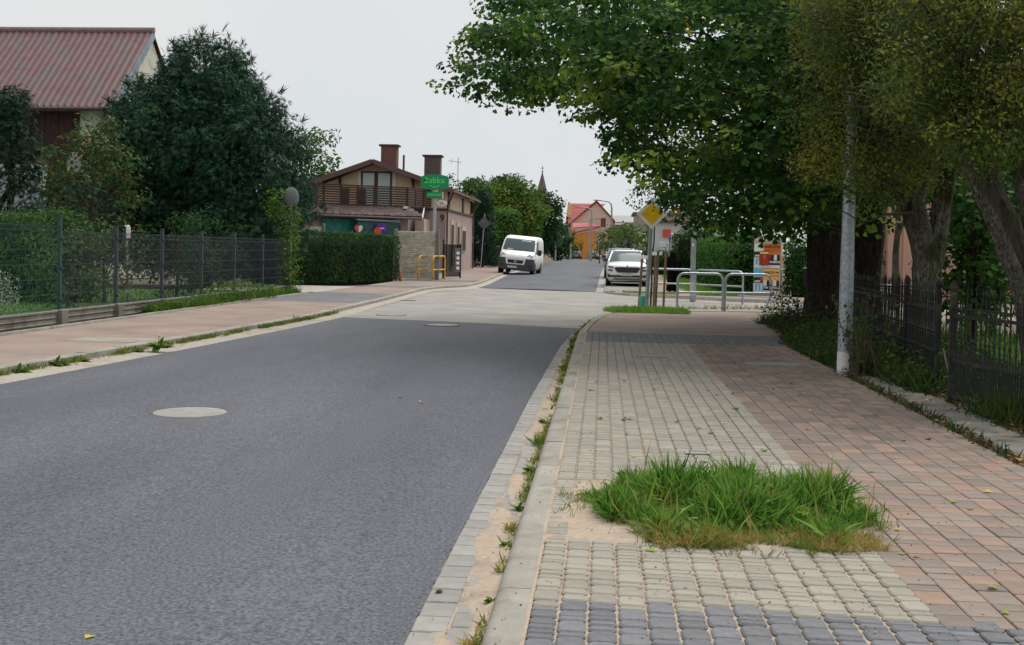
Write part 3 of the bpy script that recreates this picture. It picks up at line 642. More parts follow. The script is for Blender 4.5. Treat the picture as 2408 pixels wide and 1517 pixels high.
def hedge(name, label, a, b, th, h, m, dens=700, size=.06, z0=.08, core=None, group=None, bump=.09, tmpl=LEAF, top=None):
    """clipped hedge: near-black core painted as inner shade and a skin of leaves with an uneven surface"""
    a = Vector((a[0], a[1], 0)); b = Vector((b[0], b[1], 0)); d = (b - a); L_ = d.length; d.normalize(); n = Vector((-d.y, d.x, 0))
    t = thing(name, label, 'hedge', (a.x, a.y, z0 + gz(a.y)), group=group)
    mb = MB(); rings = []
    for s in (.12, .3, L_ - .3, L_ - .12):
        k = .12 if s < .2 or s > L_ - .2 else 0
        rings.append([a + d * s + n * u + Vector((0, 0, v + gz(a.y))) for u, v in ((.14 + k, z0 - .1), (.14 + k, h - .5), (.36 + k, h - .2 - k), (th - .36 - k, h - .2 - k), (th - .14 - k, h - .5), (th - .14 - k, z0 - .1))])
    mb.loft(rings); mb.build('inner_shade_core', LM['hedge_core'], t)
    k = int(dens * (2 * L_ * h + 2 * th * h + L_ * th)); rng = RNG
    A1, A2, A3 = L_ * h, th * h, L_ * th; pr = np.array([A1, A1, A2, A2, A3 * 1.1]); pr = pr / pr.sum(); f = rng.choice(5, k, p=pr)
    u = rng.random(k); v = rng.random(k); S = np.empty((k, 3)); NN = np.zeros((k, 3))
    zlo = z0 + .03
    S[:, 0] = np.where(f < 2, u * L_, np.where(f == 2, 0, np.where(f == 3, L_, u * L_)))
    S[:, 1] = np.where(f == 0, 0, np.where(f == 1, th, np.where(f < 4, u * th, v * th)))
    S[:, 2] = np.where(f < 4, zlo + v * (h - zlo), h)
    NN[f == 0, 1] = -1; NN[f == 1, 1] = 1; NN[f == 2, 0] = -1; NN[f == 3, 0] = 1; NN[f == 4, 2] = 1
    # round the edges a little, push in and out in soft lumps
    lump = np.array([vnoise(p[0] * .7, p[1] * .7 + p[2] * .9) for p in S]) * bump * .5 + rng.normal(size=k) * bump * .45
    S = S + NN * lump[:, None]
    ed = np.clip((S[:, 2] - (h - .25)) / .25, 0, 1) ** 2
    S[:, 1] += np.where(f < 2, 1, 0) * np.where(f == 0, 1, -1) * ed * .14; S[:, 0] += np.where(f == 2, 1, 0) * ed * .15 - np.where(f == 3, 1, 0) * ed * .15
    dn = np.array(d); nn = np.array(n); P = np.array(a) + S[:, :1] * dn + S[:, 1:2] * nn + np.array([0, 0, 1]) * S[:, 2:3] + np.array([0, 0, gz(a.y)])
    W = NN[:, :1] * dn + NN[:, 1:2] * nn + np.array([0, 0, 1]) * NN[:, 2:3]
    nr = W * .8 + np.array([0, 0, .45]) + rng.normal(size=(k, 3)) * .5; ax = W * .4 + np.array([0, 0, -.3]) + rng.normal(size=(k, 3)) * .7
    X, Y_, Z_ = frame(nr, ax)
    inst('foliage', tmpl[0], tmpl[1], P, X, Y_, Z_, size * rng.uniform(.6, 1.3, k), m, t)
    return t
hg = hedge('clipped_hedge', 'tall clipped dark green hedge before the shop, rounded at its end', (-12.9, 44.0), (-9.25, 51.6), 1.5, 2.13, LM['hedge'], 650, .075)
# torn end of the hedge: orange split stem
MB().tube([(-9.15, 51.5, .1), (-9.2, 51.55, .5), (-9.3, 51.7, .9)], [.09, .07, .04], 7).build('torn_stem', mat('torn_wood', (.3, .12, .05), .9, var=.4, scale=15), hg)
# helper for trees -------------------------------------------------
def clumps_ellipsoid(c, r, n, cr, flat=.7, shell=.55, zmin=None, rng=RNG):
    out = []
    for _ in range(n):
        d = rng.normal(size=3); d /= np.linalg.norm(d); k = shell + (1 - shell) * rng.random() ** .5
        p = np.array(c) + d * np.array(r) * k; s = cr * rng.uniform(.65, 1.3)
        if zmin is not None and p[2] < zmin: p[2] = zmin + rng.random() * .5
        out.append((p[0], p[1], p[2], s, s, s * flat))
    return out
def tree(name, label, base, trunk_r, cl, dens, size, m, bark, tmpl=LEAF, cat='tree', group=None, limbs=9, split=.35, **kw):
    t = thing(name, label, cat, tuple(base), group=group); b = Vector(base); cl = list(cl)
    cx = sum(c[0] for c in cl) / len(cl); cy = sum(c[1] for c in cl) / len(cl); zt = max(c[2] for c in cl)
    topp = Vector((cx * .6 + b.x * .4, cy * .6 + b.y * .4, b.z + (zt - b.z) * .75)); pts = wobble(b - Vector((0, 0, .1)), topp, 6, .05 * trunk_r / .2)
    MB().tube(pts, [trunk_r * (1.25 if i == 0 else 1 - .75 * i / 6) for i in range(7)], 9).build('trunk', bark, t, smooth=60)
    lm = MB()
    for c in random.sample(cl, min(limbs, len(cl))):
        s = pts[0].lerp(pts[-1], rnd(split, .8)); lm.tube(wobble(s, (c[0], c[1], c[2]), 4, .15), [trunk_r * .4, trunk_r * .3, trunk_r * .22, trunk_r * .15, .012], 6)
    lm.build('limbs', bark, t, smooth=60)
    scatter_leaves('crown', cl, dens, size, tmpl, m, t, **kw)
    return t
BK = {'grey': barkmat('bark_grey', (.05, .042, .034), (.14, .125, .1), (.05, .06, .02)), 'dark': barkmat('bark_dark', (.022, .016, .013), (.07, .05, .04)), 'pale': barkmat('bark_pale', (.13, .115, .09), (.28, .25, .2))}
random.seed(21)
# the big yew
YX, YY = -15.25, 42.5
cl = clumps_ellipsoid((YX, YY, 4.2), (4.0, 3.2, 4.0), 360, .52, .85, .78, .6) + clumps_ellipsoid((YX, YY - .5, 4.2), (3.4, 2.9, 3.4), 170, .55, .85, .7, .6) + clumps_ellipsoid((YX + .2, YY, 6.9), (2.1, 2.0, 2.0), 90, .42, .9, .75) + clumps_ellipsoid((YX, YY, 2.8), (4.35, 3.3, 2.5), 200, .5, .8, .78, .5)
cl += clumps_ellipsoid((YX + .1, YY, 8.0), (1.65, 1.5, 1.35), 75, .36, .95, .7)
cl = [c for c in cl if c[2] < 9.4]
yew = tree('yew_tree', 'large dense dark yew tree rising behind the mesh fence', (YX, YY, .05), .35, cl, 120, .24, LM['yew'], BK['dark'], SPRAY, limbs=40, droop=.1, upn=.3, shell=.5, jit=.55)
# upright shoots breaking its outline
k = 700; cc = np.array([c for c in cl]); ii = RNG.integers(0, len(cc), k); d = unit(RNG.normal(size=(k, 3)) + (cc[ii, :3] - np.array([YX, YY, 4])) * .5); P = cc[ii, :3] + d * cc[ii, 3:6] * .95
A, B, C = frame(RNG.normal(size=(k, 3)), d + np.array([0, 0, .5])); inst('shoots', SPRAY[0], SPRAY[1], P, A, B, C, RNG.uniform(.3, .6, k), LM['yew'], yew)
MB().lathe([(.3, .3), (1.9, .8), (2.2, 2.5), (1.9, 4.5), (1.2, 6.2), (.5, 7.1), (.1, 7.3)], (YX, YY, 0), 18).build('inner_shade_mass', LM['hedge_core'], yew)  # solid near-black core paints the shade within the crown
# dark spruce at the far left
cl = []
for i in range(70):
    z = .5 + 5.2 * i / 70; r = 1.7 * (1 - z / 6.2) + .12
    for _ in range(3):
        a = rnd(0, 2 * PI); cl.append((-16.1 + math.cos(a) * r * rnd(.4, 1), 30 + math.sin(a) * r * rnd(.4, 1), z, .38, .38, .2))
tree('spruce_tree', 'narrow dark spruce in the garden before the barn', (-16.1, 30, .05), .12, cl, 90, .2, LM['spruce'], BK['dark'], SPRAY, limbs=20, droop=.4)
cl = clumps_ellipsoid((-14.6, 31.5, 2.2), (1.0, .9, 1.6), 40, .34, .6, .5, .5)
tree('spruce_tree', 'small drooping dark spruce below the barn eaves', (-14.6, 31.5, .05), .08, cl, 80, .2, LM['spruce'], BK['dark'], SPRAY, limbs=12, droop=.5)
# rowan-like bush with reddish leaves
cl = clumps_ellipsoid((-17.0, 37, 3.4), (1.9, 1.4, 2.3), 130, .4, .7, .4, .8)
tree('rowan_tree', 'loose leafy tree with reddish tips between spruce and yew', (-17.0, 37, .05), .1, cl, 75, .17, LM['rowan'], BK['grey'], LEAF, limbs=25)
# garden shrubs behind the mesh
hedge('garden_hedge', 'light green garden hedge behind the green mesh fence', (-16.5, 27.5), (-13.2, 27.2), 1.2, 2.15, LM['shrub'], 420, .10, z0=.08, bump=.2)
for (x, y, z, r, n, mm, lb, s) in ((-12.3, 25.6, 1.1, (.9, .8, 1.0), 34, 'shrub', 'round leafy garden shrub behind the gap in front of the hedge', .11), (-12.6, 28.2, 1.2, (1.2, .9, 1.0), 40, 'rowan', 'tall garden shrub with reddish stems beside light hedge', .12),
                              (-11.6, 30.5, 1.3, (.8, 1.4, 1.2), 46, 'dark', 'dark shadowed shrub below the yew near the fence', .11), (-12.0, 34.5, 1.4, (1.1, 1.8, 1.3), 60, 'dark', 'dense dark shrub mass filling the fence end below yew', .11)):
    tree('garden_shrub', lb, (x, y, .06), .05, clumps_ellipsoid((x, y, z), r, n, .3, .8, .45, .2), 110, s, LM[mm], BK['grey'], LEAF, 'shrub', limbs=14)
x, y = -11.95, 21.6
tree('round_bush', 'small variegated round bush at the foot of the green fence', (x, y, .06), .03, clumps_ellipsoid((x, y, .55), (.55, .5, .45), 30, .18, .9, .6), 260, .06, leafmat('variegated_leaf', (.12, .2, .1), (.42, .48, .38), None), BK['grey'], LEAF, 'bush', limbs=8)
# climber on the fence end
cl = [(FX + rnd(-.1, .25), 35.6 + rnd(-.5, .7), z, .28, .28, .3) for z in [.3 + 2.6 * i / 30 for i in range(30)]] + [(FX - .35 + rnd(-.2, .2), 35.5, rnd(2.4, 3.3), .26, .2, .26) for _ in range(10)]
tree('climbing_plant', 'leafy climber smothering the end post of the mesh fence', (FX, 35.9, .08), .02, cl, 150, .11, LM['ivy'], BK['grey'], LEAF, 'climber', limbs=10)
# light deciduous tree behind the yew
cl = clumps_ellipsoid((-23.2, 90, 8.0), (2.3, 2.2, 3.2), 60, .8, .7, .4) ; tree('roadside_tree', 'pale green leafy tree peeping out beside the yew', (-23.4, 90, .2), .2, cl, 22, .34, LM['shrub'], BK['grey'])

# ---------------------------------------------------------------- barn
BX, BY0, BY1, BR = -20.3, 46.0, 54.4, 50.2
M['roofred'] = mat('corrugated_red', (.15, .072, .08), .65, .1, var=.22, scale=2.2, dirt=(.115, .095, .095), dscale=1.4, dpos=(.46, .62))
M['barnwood'] = mat('barn_boards', (.045, .02, .02), .9, var=.3, scale=5)
M['plaster_pale'] = mat('plaster_pale', (.55, .55, .46), .9, var=.12, scale=2, bump=.2, dirt=(.32, .31, .27), dscale=1.2)
barn = thing('barn', 'old barn with red corrugated roof and dark boarded wall', 'building', (BX - 8, BY0 + .8, .05))
ez, rz_ = 7.15, 11.05
MB().box((BX - 8.4, (BY0 + BY1) / 2, 3.55), (15.6, BY1 - BY0 - 1.6, 7.1)).build('wall', M['plaster_pale'], barn)
MB().prism([(BX - .12, BY0 + .35, 7.05), (BX - .12, BY1 - .35, 7.05), (BX - .12, BR, 10.9)], (-.3, 0, 0)).build('gable', M['plaster_pale'], barn)
for s, (ya, yb) in enumerate(((BY0, BR), (BY1, BR))):
    mb = MB(); n = 56; W0, W1 = BX - 17, BX
    lo, hi = [], []
    r0, r1 = [], []
    for i in range(n * 4 + 1):
        x = W0 + (W1 - W0) * i / (n * 4); h = .065 * (1 if i % 4 in (1, 2) else 0)
        r0.append((x, ya, ez + h)); r1.append((x, yb, rz_ + h))
    mids = [[(p[0], p[1] + (q[1] - p[1]) * t, p[2] + (q[2] - p[2]) * t + (.012 if k % 2 else 0)) for p, q in zip(r0, r1)] for k, t in enumerate((0, .335, .335001, .665, .66501, 1))]
    mb.strip(mids if s else mids); mb.build('roof_sheet', M['roofred'], barn)
MB().tube([(BX - 17, BR, rz_ + .06), (BX + .05, BR, rz_ + .06)], .13, 8).build('ridge_cap', mat('ridge_grey', (.24, .17, .16), .8, var=.15), barn)
M['slate'] = mat('slate_blue', (.22, .27, .32), .7, var=.2, rvar=.2)
for k in range(26):
    t = k / 26
    for (ya, yb) in ((BY0, BR),):
        y = ya + (yb - ya) * (t + .02); z = ez + (rz_ - ez) * (t + .02)
        MB().prism([(BX + .02, y, z + .02), (BX + .02, y + .2, z + .2), (BX + .03, y + .22, z - .22), (BX + .03, y + .02, z - .38)], (-.03, 0, 0)).build('verge_slate', M['slate'], barn)
MB().tube([(BX - 17, BY0 - .08, ez - .08), (BX + .02, BY0 - .08, ez - .05)], .075, 8).build('gutter', mat('gutter_brown', (.14, .09, .085), .5, var=.15), barn)
for i in range(50):
    x = BX - 16.6 + i * .3
    if x < BX - 1.85: MB().box((x, BY0 + .74 + (i % 2) * .012, 4.6), (.285, .05, 4.9)).build('board', M['barnwood'], barn)
wdw = MB().box((BX - 4.4, BY0 + .68, 3.6), (2.6, .1, 2.4)).build('window', M['white'], barn)
MB().box((BX - 4.4, BY0 + .64, 3.55), (2.3, .08, 2.1)).build('pane', glass('pane', (.25, .3, .32)), wdw)
MB().box((BX - 1.9, BY0 + .74, 4.9), (.7, .08, .9)).build('window', mat('blind_grey', (.3, .3, .27), .8), barn)

# ---------------------------------------------------------------- the shop house
HX0, HX1, HY0, HY1 = -16.2, -8.87, 64.0, 77.0; RX = -12.94; HG = .2
M['wall_up'] = mat('plaster_cream', (.56, .43, .29), .9, var=.06, scale=1.5, bump=.15, bscale=80, dirt=(.44, .34, .23), dscale=.8, dpos=(.5, .8))
M['wall_low'] = mat('plaster_mauve', (.38, .29, .27), .9, var=.08, scale=1.5, bump=.15, bscale=80, dirt=(.3, .235, .22), dscale=.8)
M['brownwood'] = mat('brown_wood', (.055, .028, .022), .7, var=.25, scale=6, rvar=.2)
M['rooftile'] = mat('roof_brown', (.20, .115, .10), .85, var=.2, scale=3, dirt=(.12, .09, .08), dscale=2)
M['fascia'] = mat('fascia_brown', (.13, .075, .07), .7, var=.12)
M['trimwhite'] = mat('trim_white', (.62, .60, .56), .7, var=.05)
M['glassd'] = glass('window_glass', (.02, .025, .028), .5); M['glassd'].node_tree.nodes['Principled BSDF'].inputs['Specular IOR Level'].default_value = .15; M['glassl'] = glass('window_blind', (.5, .58, .57), .15)
M['chim'] = mat('chimney_brick', (.15, .07, .06), .9, var=.3, scale=8, bump=.4)
house = thing('shop_house', 'two storey cream and mauve house with brown balcony and shop', 'building', ((HX0 + HX1) / 2, HY0, HG))
MB().box(((HX0 + HX1) / 2, (HY0 + HY1) / 2, 2.0), (HX1 - HX0, HY1 - HY0, 3.6)).build('lower_wall', M['wall_low'], house)
MB().prism([(HX0, HY0, 3.8), (HX1, HY0, 3.8), (HX1, HY0, 4.85), (RX, HY0, 6.3), (HX0, HY0, 5.0)], (0, HY1 - HY0, 0)).build('upper_wall', M['wall_up'], house)
bd = MB().box(((HX0 + HX1) / 2, HY0 - .03, 3.8), (HX1 - HX0 + .1, .08, .12)); bd.box((HX1 + .03, (HY0 + HY1) / 2, 3.8), (.08, HY1 - HY0, .12)); bd.build('string_course', M['brownwood'], house)
for s, (xe, zeave) in enumerate(((HX0 - .55, 5.05), (HX1 + .4, 4.88))):
    y0, y1 = HY0 - .75, HY1 + .3
    sg = 1 if s else -1
    if s == 0: MB().prism([(RX, y0, 6.48), (RX, y0, 6.28), (xe, y0, zeave - .12), (xe, y0, zeave + .06)], (0, y1 - y0, 0)).build('roof_slope', M['rooftile'], house)
    else:
        MB().prism([(RX, y0, 6.48), (xe, y0, zeave + .06), (xe, y0, zeave - .12), (RX, y0, 6.28)], (0, y1 - y0, 0)).build('roof_slope', M['rooftile'], house)
        for k in range(12):   # tile courses read at the right-hand slope
            t = k / 12; x = RX + (xe - RX) * t; z = 6.485 + (zeave + .065 - 6.485) * t
            MB().prism([(x, y0 + .05, z), (x + (xe - RX) / 12 + .03, y0 + .05, z - (6.48 - zeave - .06) / 12 + .012), (x + (xe - RX) / 12 + .03, y0 + .05, z - (6.48 - zeave - .06) / 12 - .01), (x, y0 + .05, z - .02)], (0, y1 - y0 - .1, 0)).build('tile_course', M['rooftile'], house)
    MB().bar((RX, y0 - .02, 6.40), (xe, y0 - .02, zeave - .02), .05, .26).build('bargeboard', M['fascia'], house)
MB().tube([(HX1 + .48, HY0 - .7, 4.8), (HX1 + .48, HY1 + .2, 4.8)], .07, 8).build('gutter', M['fascia'], house)
MB().tube([(HX1 + .46, HY0 - .4, 4.76), (HX1 + .3, HY0 - .2, 4.4), (HX1 + .1, HY0 - .1, 4.0), (HX1 + .1, HY0 - .12, .3)], .05, 8).build('drainpipe', M['brownwood'], house)
MB().tube([(HX1 + .47, HY1 - .3, 4.76), (HX1 + .12, HY1 - .4, 4.2), (HX1 + .12, HY1 - .4, .3)], .045, 8).build('drainpipe', M['fascia'], house)
for (x, ) in ((-14.9,), (-10.75,)): 
    b = MB(); b.bar((x, HY0 - .02, 5.0), (x, HY0 - .02, 5.55), .09, .09); b.bar((x, HY0, 5.05), (x, HY0 - .6, 5.62), .08, .08); b.box((x, HY0 - .35, 5.62), (.1, .7, .1)); b.build('bracket', M['brownwood'], house)
# balcony door
dr = MB().box((-12.82, HY0 - .02, 4.85), (2.15, .06, 2.05)).build('door_surround', M['trimwhite'], house)
fr = MB(); 
for x in (-13.66, -12.85, -12.0): fr.box((x, HY0 - .07, 4.85), (.1 if x != -12.85 else .2, .06, 1.9))
fr.box((-12.83, HY0 - .075, 5.83), (1.76, .06, .09)); fr.build('door_frame', M['brownwood'], dr)
for x0, x1 in ((-13.61, -12.95), (-12.75, -12.05)): MB().box(((x0 + x1) / 2, HY0 - .055, 4.82), (x1 - x0, .03, 1.85)).build('pane', M['glassl'], dr)
# balcony: deck on a splayed lean-to, slatted balustrade
FL, FR, BRc = Vector((-16.2, 58.0, 0)), Vector((-10.63, 61.4, 0)), Vector((-9.75, 63.9, 0))
def zz(p, z): return Vector((p.x, p.y, z))
MB().prism([zz(FL, 3.72), zz(FR, 3.72), zz(BRc, 3.72), (-16.2, 64, 3.72)], (0, 0, .1)).build('balcony_deck', M['brownwood'], house)
bal = MB().bar(zz(FL, 4.84), zz(FR, 4.84), .12, .07).build('balustrade', M['brownwood'], house)
MB().bar(zz(FR, 4.84), zz(BRc, 4.84), .12, .07).build('rail', M['brownwood'], bal)
nP = 7
for i in range(nP + 1):
    p = FL.lerp(FR, i / nP); MB().bar(zz(p, 3.78), zz(p, 4.82), .11, .11).build('baluster', M['brownwood'], bal)
for i in (.35, .7): p = FR.lerp(BRc, i); MB().bar(zz(p, 3.78), zz(p, 4.82), .08, .08).build('baluster', M['brownwood'], bal)
nrm = Vector((FR.y - FL.y, -(FR.x - FL.x), 0)).normalized()
for i in range(8):
    z = 3.85 + i * .125
    MB().bar(zz(FL + nrm * .07, z), zz(FR + nrm * .07, z), .025, .088).build('slat', M['brownwood'], bal)
    MB().bar(zz(FR, z) + Vector((.06, -.02, 0)), zz(BRc, z) + Vector((.06, 0, 0)), .025, .088).build('slat', M['brownwood'], bal)
# patchy boards behind some slats
for t0, t1 in ((.43, .5), (.56, .64), (.0, .10)):
    a, b = FL.lerp(FR, t0), FL.lerp(FR, t1); MB().bar(zz(a, 4.25), zz(b, 4.25), .02, .85).build('board', M['brownwood'], bal)
# lean-to roof below the balcony, with tiles
EL, ER = FL + nrm * .9 + Vector((-.3, 0, 0)), FR + nrm * .9 + Vector((.5, 0, 0))
M['tile_dark'] = mat('roof_tile_dark', (.06, .038, .034), .8, var=.3, scale=8, rvar=.35, dirt=(.14, .09, .08), dscale=4)
lt = MB().prism([zz(EL, 3.22), zz(ER, 3.18), zz(FR + Vector((.3, 0, 0)), 3.68), zz(FL, 3.72)], (0, 0, .05)).build('lean_to_roof', M['fascia'], house)
for r_ in range(4):
    for i in range(24):
        t = i / 24; a = EL.lerp(FL, r_ / 4).lerp(ER.lerp(FR, r_ / 4), t); b = EL.lerp(FL, r_ / 4).lerp(ER.lerp(FR, r_ / 4), t + 1 / 24 - .002)
        z = 3.27 + r_ * .125; u = (FL - EL) / 4 * 1.2
        MB().prism([zz(a, z), zz(b, z), zz(b + u, z + .15), zz(a + u, z + .15)], (0, 0, .03 + .01 * (i % 2))).build('tile', M['tile_dark'], lt)
MB().tube([zz(EL, 3.2) - Vector((0, .06, 0)), zz(ER, 3.16) - Vector((0, .06, 0))], .06, 8).build('gutter', M['fascia'], lt)
MB().bar(zz(ER, 3.16), zz(FR + Vector((.75, 1.2, 0)), 3.75), .05, .2).build('verge_board', M['trimwhite'], lt)
GL, GR = FL + nrm * .2, FR + nrm * .2
MB().prism([zz(GL, .1), zz(GR, .1), (-10.4, 64, .1), (-16.2, 64, .1)], (0, 0, 3.4)).build('shop_wall', M['wall_low'], house)
MB().box((-9.98, 62.8, 1.7), (.5, 2.2, 3.0)).build('side_lobby', mat('lobby_plaster', (.5, .41, .36), .9, var=.06), house)
MB().box((-9.99, 61.68, 1.9), (.22, .05, .55)).build('window', M['glassd'], house)
# shop front banner and canopy
M['teal'] = mat('banner_teal', (.0, .17, .15), .5, var=.5, scale=4, dirt=(.01, .09, .11), dscale=1.5)
a, b = GL.lerp(GR, .26), GL.lerp(GR, .88)
bn = MB().bar(zz(a + nrm * .24, 2.3), zz(b + nrm * .24, 2.3), .05, 1.55).build('shop_front', M['teal'], house)
a, b = GL.lerp(GR, .50), GL.lerp(GR, .86)
cn = MB().prism([zz(a + nrm * 1.2, 2.95), zz(b + nrm * 1.2, 2.92), zz(b + nrm * .1, 3.06), zz(a + nrm * .1, 3.06)], (0, 0, .08)).build('entrance_canopy', mat('canopy_grey', (.12, .15, .16), .5, .3, var=.1), house)
MB().bar(zz(b + nrm * 1.15, .1), zz(b + nrm * 1.15, 2.8), .1).build('canopy_post', M['anthracite'], cn); MB().bar(zz(a + nrm * 1.15, .1), zz(a + nrm * 1.15, 2.8), .1).build('canopy_post', M['anthracite'], cn)
gl_ = MB().bar(zz(a + nrm * 1.12, 2.2), zz(b + nrm * 1.12, 2.2), .03, 1.4).build('shop_glass', mat('shop_glass', (.02, .07, .075), .25, var=.4, scale=3), cn)
def disc(p, rx, rz, m, name, par, th=.02, n=24):
    MB().prism([p + Vector((rx * math.cos(2 * PI * i / n), 0, rz * math.sin(2 * PI * i / n))) for i in range(n)], (0, -th, 0)).build(name, m, par)
M['sigred'] = mat('sign_red', (.7, .08, .04), .5); M['sigpur'] = mat('sign_purple', (.12, .03, .36), .5); M['sigwhite'] = mat('sign_white', (.8, .8, .78), .4)
p = at(843.5, 536, Y=58.0)
def heart(px, m, name):
    pts = []
    for i in range(40):
        t = 2 * PI * i / 40; x = 16 * math.sin(t) ** 3; y = 13 * math.cos(t) - 5 * math.cos(2 * t) - 2 * math.cos(3 * t) - math.cos(4 * t)
        pts.append(px + Vector((x * .0132, 0, y * .0155)))
    return pts
hp = heart(p + Vector((0, 0, -.05)), None, None); hr = MB().prism(hp, (0, -.02, 0)).build('heart_sign', M['sigwhite'], cn)
MB().prism([q - Vector((0, .024, 0)) for q in hp if q.x <= p.x + .001], (0, -.005, 0)).build('red_half', M['sigred'], hr)
disc(at(888.6, 544, Y=58.7), .2, .2, M['sigred'], 'round_sticker', cn); q = at(897.6, 537, Y=58.8); disc(q, .27, .27, M['sigpur'], 'round_sticker', cn); MB().box((q.x, q.y - .03, q.z), (.3, .02, .06)).build('sticker_text_bar', M['sigwhite'], cn)
# side wall openings: narrow upper slits, doors and window below
for y, z0, z1, wd in ((65.0, 3.9, 5.0, .75), (71.6, 3.75, 4.75, .8)): MB().box((HX1 + .03, y, (z0 + z1) / 2), (.05, wd, z1 - z0)).build('window', M['glassd'], house)
for y, z0, z1, wd in ((66.6, .6, 3.0, .9), (69.4, 1.6, 2.95, .8), (72.2, 1.5, 2.75, 1.5)):
    o = MB().box((HX1 + .02, y, (z0 + z1) / 2 + .1), (.06, wd + .3, z1 - z0 + .35)).build('window_surround', M['wall_up'], house); MB().box((HX1 + .05, y, (z0 + z1) / 2), (.05, wd, z1 - z0)).build('pane', M['glassd'], o)
text('house_number', '9', .5, M['brownwood'], house, (HX1 - .2, HY0 - .04, 3.32), ex=.01, bold=.01)
# chimneys, flue, antenna
for (cx, cy, w_, d_, z0, z1, m) in ((-12.6, 66.6, 1.0, .7, 6.0, 7.5, M['chim']), (-10.55, 70, 1.05, .75, 5.2, 7.2, mat('chimney_dark', (.1, .075, .065), .9, var=.25, scale=8, bump=.4))):
    o = MB().box((cx, cy, (z0 + z1) / 2), (w_ * .92, d_, z1 - z0)).build('chimney', m, house); MB().rbox((cx, cy, z1 + .06), (w_ * 1.15, d_ * 1.2, .12), .02).build('chimney_cap', M['brownwood'], o)
MB().tube([(-11.7, 66.2, 6.1), (-11.7, 66.2, 7.0)], .06, 8).build('flue', M['brownwood'], house)
an = MB().tube([(-9.0, 70, 5.0), (-9.0, 70, 7.2)], .025, 6); an.bar((-9.6, 70, 7.0), (-8.8, 70, 6.9), .03); an.bar((-9.4, 70, 7.15), (-9.4, 70, 6.8), .02); an.build('antenna', M['galv'], house)
# satellite dish on the side
dp = at(1101, 491, Y=76.0); Md = Matrix.Translation(dp + Vector((.1, 0, 0))) @ Matrix.Rotation(R(-35), 4, 'Z') @ Matrix.Rotation(R(80), 4, 'X')
dsh = MB().lathe([(.01, 0), (.3, .03), (.5, .1), (.52, .1), (.3, .01), (.01, -.03)], n=24, M=Md).build('satellite_dish', mat('dish_grey', (.1, .11, .12), .5, .3), house, smooth=40)
MB().tube([dp, dp + Vector((-.5, .1, 0)), (HX1, 76, dp.z)], .03, 6).build('dish_arm', M['galv'], dsh); MB().tube([dp + Vector((0, -.02, -.1)), dp + Vector((.25, -.5, -.25))], .02, 6).build('feed_arm', M['galv'], dsh)
MB().box(tuple(at(953, 488, Y=61)), (.18, .25, .14)).build('camera_box', M['white'], house)
# satellite pole post
# concrete wall of stone-look slabs -------------------------------
M['stonewall'] = mat('stone_look_concrete', (.52, .49, .41), .92, var=.18, scale=4, bump=.6, bscale=25, rvar=.14, dirt=(.38, .35, .29), dscale=3)
wl_ = thing('concrete_wall', 'stone look concrete slab fence beside the shop gate', 'fence', (-8.9, 54.0, .15))
random.seed(4)
for (x0, x1) in ((-9.75, -7.95),):
    for r_ in range(22):
        x = x0
        while x < x1 - .01:
            l_ = min(rnd(.25, .6), x1 - x); z = .16 + r_ * .102
            if x1 - x - l_ < .12: l_ = x1 - x
            MB().rbox((x + l_ / 2, 54.0 + rnd(-.02, .015), z + .05), (l_ - .008, .09, .096), .014).build('stone', M['stonewall'], wl_); x += l_
for x in (-9.85, -7.85): MB().rbox((x, 54, 1.3), (.16, .18, 2.4), .015).build('post', M['concrete'], wl_)
w2 = thing('concrete_wall', 'pale stone look concrete fence behind the left end of the hedge', 'fence', (-15, 50.5, .15))
for i in range(2):
    for r_ in range(5): MB().rbox((-14.6 + i * 1.4, 50.5, .35 + r_ * .47), (1.36, .08, .455), .015).build('slab', M['stonewall'], w2)
for i in range(3): MB().rbox((-15.3 + i * 1.4, 50.5, 1.32), (.12, .14, 2.6), .01).build('post', M['concrete'], w2)
# ornamental grass tips above the hedge
for (px, lb) in ((840, 'feathery green plant sprouting above the hedge below the heart sign'), (775, 'feathery green plant sprouting above the hedge below the teal banner')):
    p = at(px, 560, Y=54.5); k = 90; P = np.tile(np.array([[p.x, p.y, 1.3]]), (k, 1)) + RNG.normal(size=(k, 3)) * [.25, .2, .12]; d = RNG.normal(size=(k, 3)) * .6 + np.array([-.5, 0, 1.1]); A, B, C = frame(RNG.normal(size=(k, 3)), d)
    o = inst('feathery_plant', SPRAY[0], SPRAY[1], P, A, B, C, RNG.uniform(.6, 1.2, k), LM['bright'], None, None); tag(o, lb, 'plant')
# shop sign --------------------------------------------------------
M['zgreen'] = mat('sign_green', (.0, .27, .115), .4, var=.04); M['zlime'] = mat('sign_lime', (.08, .8, .08), .4, var=.03); M['postgrey'] = mat('post_grey', (.44, .46, .50), .45, .3, var=.05)
sx = at(1023, 500, Y=56); sg = thing('shop_sign', 'green shop sign with lime lettering żabka and PARKING panel on grey pole', 'sign', (sx.x, 56, .15))
MB().tube([(sx.x - .06, 56, .1), (sx.x, 56, 4.6)], .075, 12).build('pole', M['postgrey'], sg, smooth=40)
c = at(1023.5, 428.5, Y=56); hw, hh = .69, .37
pts = []
for i in range(13): a = -1 + 2 * i / 12; pts.append((hw * a * .98, hh * (1 - .32 * abs(a) ** 2.4)))
pts = [(x, z) for x, z in pts] + [(hw * 1.0, .12), (hw * 1.0, -.12)] + [(-x, -z) for x, z in pts] + [(-hw, -.12), (-hw, .12)]
pan = MB().prism([(c.x + x, 55.8, c.z + z) for x, z in pts], (0, .22, 0)).build('panel', M['zgreen'], sg)
text('lettering', 'żabka', .43, M['zlime'], pan, (c.x - .02, 55.79, c.z + .07), bold=.006)
